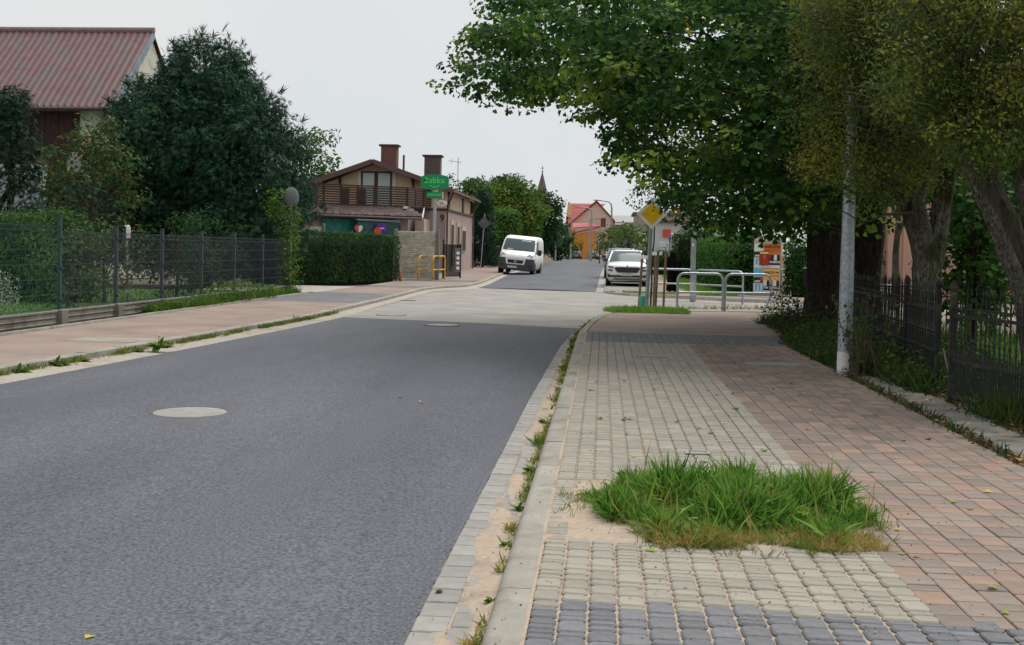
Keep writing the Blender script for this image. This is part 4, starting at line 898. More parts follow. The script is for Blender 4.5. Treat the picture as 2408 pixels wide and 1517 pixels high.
MB().tube([(c.x - .27 + .54 * i / 10, 55.785, c.z - .16 - .11 * math.sin(PI * i / 10)) for i in range(11)], [.008] + [.026] * 9 + [.008], 6).build('smile', M['zlime'], pan)
MB().rbox((sx.x, 56, c.z - hh - .06), (.18, .14, .14), .01).build('bracket', M['sigwhite'], sg)
c2 = at(1023, 459, Y=56); p2 = MB().rbox((c2.x, 55.92, c2.z), (.77, .16, .29), .03).build('panel', M['zgreen'], sg); text('lettering', 'PARKING', .17, M['zlime'], p2, (c2.x, 55.83, c2.z), bold=.004)
MB().rbox((c2.x + .392, 55.93, c2.z), (.02, .15, .3), .005).build('white_edge', M['sigwhite'], p2)  # plain white strip along the panel's right edge
c3 = at(1039.5, 478.5, Y=56); ov = thing('oval_sign', 'white oval ice cream sign beside the shop sign pole', 'sign', (c3.x, 56, c3.z - .16))
disc(Vector((c3.x, 55.98, c3.z)), .235, .16, M['sigwhite'], 'panel', ov, .06); 
M['sigblue'] = mat('sign_blue', (.05, .09, .35), .5); M['sigor'] = mat('sign_orange', (.6, .2, .06), .5)
b_ = MB(); b_.tube([(c3.x + .16 * math.cos(a), 55.91, c3.z + .1 * math.sin(a)) for a in [R(60 + 20 * i) for i in range(16)]], .012, 5); b_.build('swoosh', M['sigor'], ov)
b_ = MB(); 
for i, h in enumerate((.07, .05, .06, .05)): b_.rbox((c3.x - .07 + i * .045, 55.91, c3.z), (.035, .01, h), .004)
b_.build('scribble', M['sigblue'], ov); MB().tube([(c3.x - .23, 56, c3.z), (sx.x, 56, c3.z + .02)], .02, 6).build('bracket', M['postgrey'], ov)
# yellow hoop barriers --------------------------------------------
M['yellow'] = mat('yellow_paint', (.72, .40, .02), .45, var=.08, dirt=(.5, .22, .03), dscale=5)
def hoop(name, label, a, b, h, r, m, cat='barrier', group=None, z=.08, mid=.45, rad=.18, bend=None):
    a = Vector((a[0], a[1], z)); b = Vector((b[0], b[1], z)); t = thing(name, label, cat, tuple(a), group=group); d = (b - a).normalized(); u = Vector((0, 0, 1)); L_ = (b - a).length
    pts = [a - u * .1, a + u * (h * .5), a + u * (h - rad)] + [a + d * rad * (1 - math.cos(q)) + u * (h - rad + rad * math.sin(q)) for q in [R(18 * i) for i in range(1, 6)]]
    pts += [a + d * (L_ / 2) + u * h] + [b - d * rad * (1 - math.cos(q)) + u * (h - rad + rad * math.sin(q)) for q in [R(90 - 18 * i) for i in range(0, 5)]] + [b + u * (h - rad)]
    if bend: pts += [b + u * (h * .5) + d * .02, b + u * (h * .25) - d * .06, b - d * bend - u * .08]
    else: pts += [b + u * h * .5, b - u * .1]
    MB().tube(pts, r, 10).build('hoop', m, t, smooth=50); MB().tube([a + u * h * mid, b + u * h * mid], r * .85, 8).build('crossbar', m, t, smooth=50)
    return t
hoop('hoop_barrier', 'yellow tubular hoop barrier beside the gate, the one next to the stone wall', (-8.6, 53.2), (-8.05, 54.8), 1.16, .04, M['yellow'], group='yellow barriers'); hoop('hoop_barrier', 'yellow tubular hoop barrier beside the gate, the one next to the black gate post', (-7.95, 53.3), (-7.6, 54.9), 1.16, .04, M['yellow'], group='yellow barriers')
# black gate with notice ------------------------------------------
M['gate'] = mat('gate_black', (.018, .02, .025), .5, .2, var=.1)
gt = thing('gate', 'open black metal gate leaf carrying a white notice sheet', 'gate', (-7.7, 55.5, .15))
g0, g1 = Vector((-7.82, 55.8, 0)), Vector((-7.15, 57.2, 0))
for p, hh_ in ((g0, 2.05), (g1, 1.85)): MB().bar(zz(p, .1), zz(p, hh_), .08).build('post', M['gate'], gt)
for z in (.25, 1.0, 1.8): MB().bar(zz(g0, z), zz(g1, z), .04, .05).build('rail', M['gate'], gt)
for i in range(1, 14): q = g0.lerp(g1, i / 14); MB().bar(zz(q, .25), zz(q, 1.8), .02, .05).build('bar', M['gate'], gt)
nt_ = MB().bar(zz(g0.lerp(g1, .62) + Vector((.04, -.04, 0)), 1.05), zz(g0.lerp(g1, .95) + Vector((.04, -.04, 0)), 1.05), .01, 1.2).build('notice', mat('notice_brown', (.14, .11, .1), .6, var=.3, scale=6), gt)
for z in (.65, .9, 1.15, 1.4): q = g0.lerp(g1, .72) + Vector((.05, -.06, 0)); MB().bar(zz(q, z), zz(g0.lerp(g1, .88) + Vector((.05, -.06, 0)), z), .008, .14).build('sheet', M['sigwhite'], nt_)
MB().bar((-8.15, 55.0, .1), (-8.15, 55.0, 2.3), .09).build('gate_post', M['gate'], gt)
# utility cabinet --------------------------------------------------
cb = at(1089, 633, z=.28); cb = Vector((cb.x, 78, .28)); cx = at(1089, 600, Y=78).x
kb = thing('utility_cabinet', 'pale grey utility cabinet standing on the left pavement', 'cabinet', (cx, 78, .28), local=True)
M['cab'] = mat('cabinet_grey', (.46, .47, .42), .6, var=.06, dirt=(.36, .36, .32), dscale=2)
MB().rbox((0, 0, .32), (.76, .4, .68), .01).build('base', mat('cab_base', (.3, .32, .34), .7, var=.1), kb)
bd_ = MB().rbox((0, 0, 1.12), (.78, .42, .94), .012).build('body', M['cab'], kb); MB().rbox((0, 0, 1.61), (.84, .48, .07), .015).build('lid', M['cab'], kb)
for s in (-1, 1): MB().rbox((s * .19, -.215, 1.12), (.36, .02, .86), .006).build('door', M['cab'], bd_); MB().rbox((s * .05, -.23, 1.05), (.03, .02, .16), .005).build('handle', M['plastic_black'], bd_)
MB().rbox((.08, -.229, 1.45), (.08, .01, .07), .002).build('sticker', M['plastic_black'], bd_)
# diamond sign from behind ----------------------------------------
dx = at(1137, 560, Y=80.0).x; ds = thing('road_sign', 'grey back of a diamond road sign on a leaning pole by the cabinet', 'sign', (dx - .15, 80, .28))
MB().tube([(dx - .17, 80, .2), (dx + .06, 80, 4.1)], .035, 10).build('pole', M['galv'], ds, smooth=40)
c = at(1138.6, 525, Y=80); MB().prism([c + Vector((x, -.05, z)) for x, z in ((-.47, 0), (-.44, -.03), (-.03, -.44), (.03, -.44), (.44, -.03), (.47, 0), (.44, .03), (.03, .44), (-.03, .44), (-.44, .03))], (0, .02, 0)).build('plate', M['signback'], ds)
MB().rbox((c.x, 79.9, c.z + .12), (.12, .05, .04), .005).build('clamp', M['galv'], ds)
# low wall with dark picket fence and thujas behind
pk = thing('picket_fence', 'dark grey picket fence on a grey block plinth below thujas', 'fence', (-8.6, 82, .28))
p0, p1 = at(1103, 0, Y=79.5).x, at(1160, 0, Y=96).x; P0, P1 = Vector((p0, 79.5, 0)), Vector((p1, 96, 0))
for i in range(44):
    q = P0.lerp(P1, (i + .5) / 44); MB().bar(zz(q, .82), zz(q, 2.05), .05, .36 if False else .05).build('picket', M['anthracite'], pk)
    MB().bar(zz(P0.lerp(P1, i / 44), 1.5), zz(P0.lerp(P1, (i + .96) / 44), 1.5), .02, 1.1).build('board', M['anthracite'], pk)
for r_ in range(3):
    for i in range(26): MB().bar(zz(P0.lerp(P1, i / 26), .36 + r_ * .18), zz(P0.lerp(P1, (i + .96) / 26), .36 + r_ * .18), .2 + rnd(-.01, .01), .165).build('block', mat('plinth_block', (.25, .23, .22), .9, var=.2, rvar=.15) if (r_, i) == (0, 0) else bpy.data.materials['plinth_block'], pk)
random.seed(31)
for i, (px, Y, h, r) in enumerate(((1066, 78.5, 3.3, .75), (1082, 79.5, 3.7, .7), (1096, 81, 3.4, .6), (1107, 83, 3.2, .6))):
    x = at(px, 0, Y=Y).x - .3; cl = [(x + rnd(-1, 1) * r * (1 - z / (h + .4)) * .8, Y + rnd(-1, 1) * r * (1 - z / (h + .4)) * .8, z, .26, .26, .34) for z in [.4 + (h - .5) * (j / 60) for j in range(60)]]
    tree('thuja', ('cone shaped green thuja beside the house corner', 'tallest cone thuja in the row behind the cabinet', 'slim green thuja behind the cabinet, next to the tallest', 'low green thuja at the end of the row above the picket fence')[i], (x, Y, .2), .06, cl, 110, .22, LM['thuja'], BK['dark'], SPRAY, limbs=4, droop=-.6, upn=.1)
# tall dark conifer, bright hedge, trees down the left side
def bgtree(name, label, px, py_top, Y, wpx, m, size, n=70, low=.9, dens=16, flat=.75, cr=None, lift=0.0, group=None, **kw):
    c = at(px, py_top, Y=Y); r = wpx / 2 * Y / FPX; top = c.z; zc = low + (top - low) / 2
    cl = clumps_ellipsoid((c.x, Y, zc), (r * .9, r * .88, (top - low) / 2 * .92), int(n * 1.8), cr or r * .25, flat, .45, low)
    return tree(name, label, (c.x, Y, gz(Y)), max(.08, r * .06), cl, dens * 1.7, size, m, BK['grey'], limbs=14, group=group, **kw)
x = at(1142, 0, Y=84).x; cl = [(x + rnd(-1, 1) * 1.0 * (1 - z / 8) , 85 + rnd(-1, 1) * .9, z, .42, .42, .5) for z in [.6 + 5.3 * j / 110 for j in range(110)]]
tree('conifer', 'tall dark evergreen column beside the bright hedge', (x, 85, .2), .12, cl, 60, .3, LM['spruce'], BK['dark'], SPRAY, limbs=4, droop=-.2)
x0, x1 = at(1170, 0, Y=92).x, at(1232, 0, Y=92).x
hb = hedge('tall_hedge', 'bright green tall rounded hedge behind the white van', (x0, 92), (x1, 93), 2.2, at(1200, 500, Y=92).z, LM['bright'], 130, .16, z0=.25, bump=.3)
bgtree('leafy_tree', 'broad yellowish green tree behind the bright hedge', 1195, 420, 108, 185, LM['lime'], .36, 95, 1.5, 20)
bgtree('leafy_tree', 'dark green tree in front of the church spire', 1268, 432, 125, 120, LM['dark'], .38, 80, .8, 18)
bgtree('leafy_tree', 'dark green treetop behind the shop house roof near its flue', 1120, 408, 128, 130, LM['shrub'], .38, 70, 3, 18)
bgtree('leafy_tree', 'dark treetop showing behind the yellowish tree', 1195, 404, 140, 120, LM['dark'], .4, 60, 4, 16)
bgtree('leafy_tree', 'low dark tree beside the far bend of the street', 1312, 520, 165, 75, LM['dark'], .4, 60, .3, 16)
bgtree('leafy_tree', 'pale green small tree at the far street corner', 1338, 545, 190, 40, LM['shrub'], .4, 40, .3, 16)
bgtree('leafy_tree', 'distant treetop left of the shop house chimney', 770, 392, 120, 90, LM['shrub'], .38, 50, 4, 16)
bgtree('leafy_tree', 'distant treetop beside the yew behind the shop house', 722, 388, 105, 60, LM['dark'], .38, 40, 3, 16)
bgtree('slender_tree', 'thin sparse treetop beside the house antenna', 1062, 396, 118, 30, LM['dark'], .3, 16, 6, 12)
x0, x1 = at(1232, 0, Y=112).x, at(1256, 0, Y=112).x; hedge('roadside_hedge', 'clipped green roadside hedge just beyond the white van', (x0, 100), (x1 + .2, 128), 1.2, 2.6, LM['bright'], 60, .2, z0=.25, bump=.2)
hedge('far_hedge', 'low dark hedge at the far end of the street', (at(1320, 0, Y=215).x, 214), (at(1372, 0, Y=215).x, 216), 2, 2.2, LM['dark'], 60, .3, z0=.25, bump=.3)
# ================================================================ RIGHT SIDE
random.seed(41)
# ginkgo: two trunks, limbs, layered crown of fan leaves -------------
GX, GY = 4.85, 24.4
gk = thing('ginkgo_tree', 'huge ginkgo with dark double trunk and fan leaves overhanging the corner', 'tree', (GX, GY, .05))
for (x, y, r, lx) in ((4.62, 24.0, .36, -.25), (5.45, 24.9, .36, .35)):
    pts = wobble((x, y, -.05), (x + lx, y + .2, 8.5), 8, .06); rr = [r * 1.5, r * 1.08, r, r * .95, r * .9, r * .8, r * .6, r * .45, r * .3]
    mb = MB(); n = 20; rings = []
    for i, (p, q) in enumerate(zip(pts, rr)):
        rings.append([p + Vector((math.cos(a), math.sin(a), 0)) * q * (1 + .09 * math.sin(a * 5 + i * .3 + x) + .06 * math.sin(a * 9 - i * .5)) for a in [2 * PI * j / n for j in range(n)]])
    mb.loft(rings); mb.build('trunk', barkmat('bark_ginkgo', (.012, .009, .008), (.06, .042, .033), None, 16.0), gk, smooth=70)
# crown outline as seen, filled with clumps that lie inside a round crown about the trunks
OUT = [(1095, -30), (1100, 60), (1080, 105), (1040, 130), (1000, 165), (985, 190), (990, 215), (1060, 225), (1120, 240), (1150, 265), (1200, 280), (1280, 295), (1330, 285), (1375, 300), (1395, 345), (1415, 420), (1440, 450), (1490, 455), (1480, 500), (1510, 545), (1590, 565), (1690, 572), (1800, 588), (1900, 580), (2010, 545), (2070, 560), (2110, 500), (2200, 300), (2200, -30)]
def inpoly(x, y, P):
    c = False
    for i in range(len(P)):
        (x1, y1), (x2, y2) = P[i], P[i - 1]
        if (y1 > y) != (y2 > y) and x < (x2 - x1) * (y - y1) / (y2 - y1) + x1: c = not c
    return c
cl = []
tries = 0
while len(cl) < 640 and tries < 120000:
    tries += 1
    px, py, Y = rnd(960, 2200), rnd(-30, 590), rnd(15.5, 30)
    p = at(px, py, Y=Y); rr = math.hypot(p.x - GX, (p.y - GY) * .9)
    if rr > 8.6 or p.z > 7.9: continue
    if rr < 1.6 and p.z < 3: continue
    s = rnd(.30, .62); k = s * FPX / Y * .8
    if not (inpoly(px, py + k * .75, OUT) and inpoly(px - k, py, OUT) and inpoly(px + k * .6, py, OUT)): continue
    if any((px - gx) ** 2 + ((py - gy) * 1.1) ** 2 < gr * gr for gx, gy, gr in ((1350, 245, 34), (1655, 95, 46), (1545, 310, 40), (1620, 330, 26), (1385, 215, 20), (1526, 515, 58))) and random.random() < .985: continue
    cl.append((p.x, p.y, p.z, s * 1.15, s * 1.15, s * .5))
# crown above the frame, so that the tree is whole from elsewhere
cl2 = []
for _ in range(150):
    a, r, z = rnd(0, 2 * PI), 7.8 * math.sqrt(rnd(0, 1)), rnd(6.8, 15)
    r *= (1 - max(0, z - 8) / 9) ** .5; s = rnd(.6, .95); x, y = GX + math.cos(a) * r, GY + math.sin(a) * r
    p = Vector((x, y, z))
    if (camo.matrix_world.inverted() @ p).y / max(.1, -(camo.matrix_world.inverted() @ p).z) < (PY0 + 20) / FPX: continue
    cl2.append((x, y, z, s, s, s * .6))
# back side of the crown (behind the trunks)
for _ in range(70):
    a, r, z = rnd(-.2, PI + .2), rnd(2, 7.5), rnd(3.2, 7); s = rnd(.5, .8); cl2.append((GX + math.cos(a) * r * .9 + 1.0, GY + math.sin(a) * r, z, s, s, s * .6))
lm = MB(); barkg = bpy.data.materials['bark_ginkgo']
for c in random.sample(cl, 70) + random.sample(cl2, 30):
    zb = min(7.5, max(2.6, c[2] - rnd(.2, 1.5))); b0 = Vector((4.6 if c[0] < 4.9 else 5.45, 24.2 if c[0] < 4.9 else 24.9, zb)); L_ = (Vector(c[:3]) - b0).length
    lm.tube(wobble(b0, c[:3], 5, .18, .35), [.035 + .012 * L_, .03 + .009 * L_, .026 + .005 * L_, .02, .014, .006], 6)
lm.build('limbs', barkg, gk, smooth=60)
tw = MB()
for c in random.sample(cl, 160): tw.tube(wobble((c[0] + rnd(-.2, .2), c[1] + rnd(-.2, .2), c[2] + .1), (c[0] + rnd(-.8, .8), c[1] + rnd(-.6, .3), c[2] - rnd(.1, .5)), 3, .06), [.009, .007, .005, .002], 4)
tw.build('twigs', BK['pale'], gk, kind='stuff')
scatter_leaves('crown', cl, 190, .10, FAN, LM['ginkgo'], gk, droop=.75, upn=.45, shell=.5, jit=.55, top=.6)
scatter_leaves('crown_top', cl2, 45, .11, FAN, LM['ginkgo'], gk, droop=.75, upn=.55, shell=.4, jit=.65, top=.35)
# a few yellow leaves turned early
for i, (px, py, Y) in enumerate(((1625, 55, 18.0), (1603, 487, 20.0))):
    p = at(px, py, Y=Y); k = 14 - 8 * i; P = np.array([[p.x, p.y, p.z]]) + RNG.normal(size=(k, 3)) * .08; A, B, C = frame(RNG.normal(size=(k, 3)) + np.array([0, -1, .3]), RNG.normal(size=(k, 3)))
    inst('yellow_spray', FAN[0], FAN[1], P, A, B, C, RNG.uniform(.08, .12, k), leafmat('yellow_leaf', (.55, .36, .02), (.7, .5, .05)) if i == 0 else bpy.data.materials['yellow_leaf'], gk)
# ginkgo suckers behind the iron fence
cl = [(5.35 + rnd(-.42, .5), 17.0 + rnd(-.4, .9), z, .3, .3, .22) for z in [.7 + 2.3 * i / 60 for i in range(60)]]
tree('ginkgo_shoots', 'bright young ginkgo shoots growing behind the iron fence between trunks', (5.35, 17, .05), .05, cl, 150, .10, LM['ginkgo'], barkg, FAN, 'shrub', limbs=16, droop=.7)
# gnarled hawthorn pair in front -----------------------------------
M['hawbark'] = barkmat('bark_hawthorn', (.04, .035, .028), (.36, .33, .27), (.07, .075, .025), 42.0)
def gnarl(pts, rr, seed, n=40):
    mb = MB(); rings = []
    P = [Vector(p) for p in pts]; fine = []; fr_ = []
    for i in range(len(P) - 1):
        for j in range(9): t = j / 9; fine.append(P[i].lerp(P[i + 1], t)); fr_.append(rr[i] + (rr[i + 1] - rr[i]) * t)
    fine.append(P[-1]); fr_.append(rr[-1]); x = Vector((1, 0, 0))
    for i, (p, q) in enumerate(zip(fine, fr_)):
        t = (fine[min(i + 1, len(fine) - 1)] - fine[max(0, i - 1)]).normalized(); x = (x - t * x.dot(t)).normalized(); y = t.cross(x)
        rings.append([p + (x * math.cos(a) + y * math.sin(a)) * q * (1 + .15 * math.sin(a * 3 + i * .09 + seed) + .08 * math.sin(a * 7 - i * .13 + seed * 2) + .05 * math.sin(i * .5 + a * 2) + .035 * math.sin(a * 13 + 2 * math.sin(i * .35 + seed)) + rnd(-.03, .03)) for a in [2 * PI * j / n for j in range(n)]])
    return mb.loft(rings)
def P3(px, py, Y): p = at(px, py, Y=Y); return (p.x, p.y, p.z)
h1 = thing('hawthorn_tree', 'gnarled forked hawthorn trunk standing just behind the iron fence', 'tree', P3(2175, 870, 15.8))
b0 = P3(2172, 880, 15.8); 
gnarl([b0, P3(2168, 720, 15.8), P3(2175, 610, 15.8), P3(2150, 500, 15.7), P3(2105, 390, 15.5)], [.2, .155, .16, .14, .1], 1.0).build('trunk', M['hawbark'], h1, smooth=70)
gnarl([P3(2185, 640, 15.85), P3(2205, 540, 15.9), P3(2225, 420, 15.9), P3(2250, 300, 15.8)], [.13, .12, .11, .08], 2.0).build('stem', M['hawbark'], h1, smooth=70)
gnarl([P3(2165, 560, 15.7), P3(2160, 470, 15.4), P3(2180, 380, 15.2), P3(2170, 300, 15.0)], [.08, .08, .07, .05], 3.0).build('stem', M['hawbark'], h1, smooth=70)
h2 = thing('hawthorn_tree', 'leaning mossy hawthorn with several stems at the fence end', 'tree', P3(2440, 830, 12.8))
gnarl([P3(2450, 900, 12.8), P3(2405, 680, 12.8), P3(2345, 540, 12.7), P3(2290, 430, 12.6), P3(2240, 310, 12.5)], [.15, .09, .065, .055, .04], 4.0).build('trunk', M['hawbark'], h2, smooth=70)
gnarl([P3(2455, 880, 13.0), P3(2430, 650, 13.1), P3(2375, 520, 13.2), P3(2325, 420, 13.3), P3(2300, 250, 13.3)], [.15, .11, .1, .085, .06], 5.0).build('stem', BK['grey'], h2, smooth=70)
gnarl([P3(2470, 880, 12.9), P3(2440, 600, 12.8), P3(2400, 430, 12.7), P3(2380, 300, 12.6)], [.13, .08, .065, .045], 6.0).build('stem', M['hawbark'], h2, smooth=70)
def hawcrown(par, spec, ends, seed):
    random.seed(seed); cl = []; tries = 0
    poly = spec['poly']
    while len(cl) < spec['n'] and tries < 20000:
        tries += 1; px, py, Y = rnd(*spec['x']), rnd(*spec['y']), rnd(*spec['Y'])
        if not inpoly(px, py, poly): continue
        p = at(px, py, Y=Y); s = rnd(.16, .34); cl.append((p.x, p.y, p.z, s * 1.3, s * 1.3, s))
    for _ in range(spec.get('extra', 0)):
        p = at(rnd(1945, 2085), rnd(-60, 175), Y=rnd(13.3, 14.35)); s = rnd(.14, .26); cl.append((p.x, p.y, p.z, s * 1.3, s * 1.3, s))
    scatter_leaves('crown', cl, spec['dens'] * 1.5, .05, LEAF, LM['haw'], par, droop=.2, upn=.4, shell=.2, jit=.8)
    tw = MB()
    for c in cl:
        e = Vector(random.choice(ends)); 
        if random.random() < .5: tw.tube(wobble(Vector(c[:3]).lerp(e, rnd(.3, .75)), c[:3], 4, .07, .05), [.012, .01, .008, .006, .004], 4)
        for _ in range(3):
            d = Vector((rnd(-1, .6), rnd(-1, 1), rnd(-.6, .5))).normalized() * rnd(.25, .7); q = Vector(c[:3]) + Vector((rnd(-.2, .2), rnd(-.2, .2), rnd(-.15, .15)))
            tw.tube(wobble(q, q + d, 3, .04), [.006, .005, .0035, .0015], 4)
    tw.build('twigs', M['hawtwig'], par, kind='stuff')
    lb = MB()
    for c in random.sample(cl, 26): lb.tube(wobble(random.choice(ends), c[:3], 5, .12, .15), [.04, .034, .026, .02, .014, .008], 6)
    lb.build('limbs', M['hawbark'], par, smooth=60)
M['hawtwig'] = mat('lichen_twig', (.065, .055, .035), .9, var=.3, scale=6, dirt=(.24, .18, .04), dscale=5, dpos=(.6, .72))
hawcrown(h1, dict(n=230, extra=46, x=(1830, 2300), y=(-60, 500), Y=(13.6, 17.2), dens=430, poly=[(1880, -60), (1850, 60), (1900, 140), (1860, 250), (1900, 330), (1880, 400), (1960, 430), (2080, 470), (2200, 430), (2300, 300), (2300, -60)]), [P3(2105, 390, 15.5), P3(2250, 300, 15.8), P3(2170, 300, 15.0)], 5)
hawcrown(h2, dict(n=230, x=(2050, 2560), y=(-80, 420), Y=(11.2, 13.8), dens=430, poly=[(2050, -80), (2090, 100), (2060, 230), (2150, 300), (2250, 330), (2330, 400), (2560, 380), (2560, -80)]), [P3(2240, 310, 12.5), P3(2300, 250, 13.3), P3(2380, 300, 12.6)], 6)
# long bare branches reaching out to the left
br = MB()
for pts in ([P3(2130, 480, 15), P3(2000, 450, 14.6), P3(1880, 400, 14.3), P3(1800, 350, 14.2)], [P3(2120, 430, 14.9), P3(1980, 330, 14.4), P3(1870, 230, 14.2), P3(1790, 180, 14.1)], [P3(2150, 500, 15), P3(2020, 520, 14.8), P3(1930, 470, 14.5)], [P3(2100, 250, 14.9), P3(1950, 160, 14.4), P3(1850, 90, 14.2)]):
    q = []
    for a, b in zip(pts, pts[1:]): q += wobble(a, b, 4, .05)[:-1]
    q.append(Vector(pts[-1])); br.tube(q, [.02 - .017 * i / (len(q) - 1) for i in range(len(q))], 5)
br.build('bare_branches', M['hawtwig'], h1, smooth=60)
# iron fence --------------------------------------------------------
M['iron_old'] = mat('old_black_iron', (.016, .017, .018), .75, .2, var=.35, scale=14, dirt=(.065, .062, .035), dscale=5, dpos=(.5, .7), bump=.2)
def picket_mesh(short):
    mb = MB(); h = .5 if short else 1.1
    mb.box((0, 0, h / 2), (.011, .014, h))
    if not short:
        for zc, r in ((1.13, .016), (.93, .02), (.64, .03), (.6, .022)):
            mb.add([(0, 0, zc + r * 1.3), (r, 0, zc), (0, r * .6, zc), (-r, 0, zc), (0, -r * .6, zc), (0, 0, zc - r * 1.3)], [(0, 1, 2), (0, 2, 3), (0, 3, 4), (0, 4, 1), (5, 2, 1), (5, 3, 2), (5, 4, 3), (5, 1, 4)])
        mb.add([(0, 0, 1.24), (.012, 0, 1.14), (0, .008, 1.14), (-.012, 0, 1.14), (0, -.008, 1.14)], [(0, 1, 2), (0, 2, 3), (0, 3, 4), (0, 4, 1)])
    else:
        mb.add([(0, 0, .56), (.02, 0, .51), (0, .01, .51), (-.02, 0, .51), (0, -.01, .51)], [(0, 1, 2), (0, 2, 3), (0, 3, 4), (0, 4, 1)])
    return mb.mesh('picket', M['iron_old'])
PM = (picket_mesh(False), picket_mesh(True))
def iron_fence(label, a, b, z, posts, step=.095):
    a, b = Vector((a[0], a[1], z)), Vector((b[0], b[1], z)); L_ = (b - a).length; d = (b - a).normalized(); rz = math.atan2(d.y, d.x); u = Vector((0, 0, 1))
    t = thing('iron_fence', label, 'fence', tuple(a)); n = int(L_ / step)
    for i in range(1, n):
        for k in (0, 1):
            o = put('picket', PM[k], t); p = a + d * (L_ * (i + .5 * k) / n) - a; o.matrix_parent_inverse = Matrix(); o.location = p + u * .04; o.rotation_euler = (rnd(-.008, .008), rnd(-.012, .012), rz)
    for zr, hh in ((.08, .03), (.46, .035), (.94, .035), (1.02, .015)): MB().bar(a + u * zr, b + u * zr, .03, hh).build('rail', M['iron_old'], t)
    for s in posts:
        p = a + d * (L_ * s); o = MB().bar(p - u * .1, p + u * 1.16, .055).build('post', M['iron_old'], t)
        MB().lathe([(.01, 1.14), (.035, 1.15), (.035, 1.17), (.018, 1.19), (.04, 1.22), (.045, 1.25), (.03, 1.28), (.01, 1.31)], tuple(p), 10).build('finial', M['iron_old'], o, smooth=60)
    return t
fa = at(2202, 915, z=.08); fb = at(2235, 945, z=.08); fc = at(2412, 985, z=.08)
iron_fence('old black iron fence run from the ginkgo to the gap', (fa.x, fa.y), (4.55, 22.6), .06, (0, .22, .5, .78, 1))
iron_fence('mossy black iron fence panel beyond the gap, under the leaning hawthorn', (fb.x, fb.y), (fc.x + .35, fc.y - 2.6), .06, (0, .38, .75))
MB_ = MB().bar((fa.x + .05, fa.y - .05, .55), (fb.x + .02, fb.y, .2), .02); tag(MB_.build('brace_rod', M['iron_old']), 'slanting iron rod bridging the gap between fence runs', 'rod')
tag(MB().rbox((4.72, 23.1, .95), (.12, .12, 1.9), .01).build('dark_post', M['iron_old']), 'dark square post beside the ginkgo trunk', 'post')
# inner spear railing and gate behind
isr = thing('spear_railing', 'black spear top railing with scrolls before the pink house', 'railing', (7.0, 20.5, .05))
x0, x1 = at(2085, 0, Y=20.5).x, at(2330, 0, Y=20.5).x
n = 16
for i in range(n):
    x = x0 + (x1 - x0) * i / (n - 1); mb = MB(); mb.bar((x, 20.5, .05), (x, 20.5, 1.16), .02); mb.add([(x, 20.5, 1.34), (x + .03, 20.5, 1.2), (x, 20.52, 1.2), (x - .03, 20.5, 1.2), (x, 20.48, 1.2), (x, 20.5, 1.14)], [(0, 1, 2), (0, 2, 3), (0, 3, 4), (0, 4, 1), (5, 2, 1), (5, 3, 2), (5, 4, 3), (5, 1, 4)]); mb.build('spear', M['iron_old'], isr)
    if i < n - 1:
        c = x + (x1 - x0) / (n - 1) / 2; MB().tube([(c + .045 * math.cos(a), 20.5, 1.02 + .045 * math.sin(a)) for a in [2 * PI * j / 12 for j in range(11)]], .007, 5).build('scroll', M['iron_old'], isr)
for z in (.2, .94, 1.1): MB().bar((x0, 20.5, z), (x1, 20.5, z), .03, .025).build('rail', M['iron_old'], isr)
gp = at(2283, 700, Y=19.0); tg = thing('gate_post', 'black gate post with ball finial among ginkgo shoots', 'post', (gp.x, 19, .05), local=True)
MB().rbox((0, 0, .9), (.14, .14, 1.8), .01).build('shaft', M['iron_old'], tg); MB().lathe([(.01, 1.8), (.09, 1.8), (.09, 1.84), (.04, 1.86), (.075, 1.9), (.09, 1.95), (.075, 2.0), (.01, 2.04)], n=14).build('ball', M['iron_old'], tg, smooth=60)
# pink house far right
M['pink'] = mat('plaster_pink', (.55, .33, .25), .9, var=.06, scale=1.2, bump=.1); M['beige'] = mat('plaster_beige', (.30, .22, .17), .9, var=.08)
x0 = at(2086, 0, Y=44).x; ph = thing('pink_house', 'pink plastered house behind the railings and trees', 'building', (x0 + 5, 44, .1))
MB().box((x0 + 6, 50, 2.6), (11.4, 12, 5.4)).build('wall', M['pink'], ph); MB().box((x0 - .1, 49.3, 2.6), (1.2, 10, 5.2)).build('side_wing', M['beige'], ph)
MB().box((x0 + 1.0, 43.93, 2.6), (.35, .14, 5.4)).build('pilaster', M['pink'], ph); MB().tube([(x0 + 1.95, 43.9, .2), (x0 + 1.95, 43.9, 5.2)], .06, 8).build('drainpipe', M['white'], ph)
MB().prism([(x0 - .4, 43.4, 5.3), (x0 + 12.2, 43.4, 5.3), (x0 + 6, 43.4, 8.0)], (0, 13, 0)).build('roof', M['rooftile'], ph)
MB().box((x0 + 5.2, 43.95, 2.4), (1.3, .1, 1.6)).build('window', M['white'], ph); MB().box((x0, 43.85, .35), (1.0, .2, .5)).build('plinth', M['white'], ph)
tag(MB().prism([(x0 + 4.3, 41, .1), (x0 + 6.3, 41, .1), (x0 + 6.3, 41, 3.0), (x0 + 5.3, 41, 3.5), (x0 + 4.3, 41, 3.0)], (0, 1.5, 0)).build('garden_hut', mat('hut_ochre', (.42, .36, .16), .8, var=.1)), 'small ochre garden hut seen through the ginkgo shoots', 'hut')
cl = clumps_ellipsoid((7.6, 23.0, 1.9), (1.35, .8, 1.5), 70, .4, .8, .3, .4)
tree('yard_shrub', 'dark shrub mass filling the yard behind the ginkgo shoots', (7.6, 23, .05), .06, cl, 95, .12, LM['dark'], BK['grey'], LEAF, 'shrub', limbs=12)
bgtree('dark_tree', 'dense dark tree behind the leaning hawthorn stems', 2330, 120, 29, 330, LM['dark'], .16, 75, 1.6, 46)
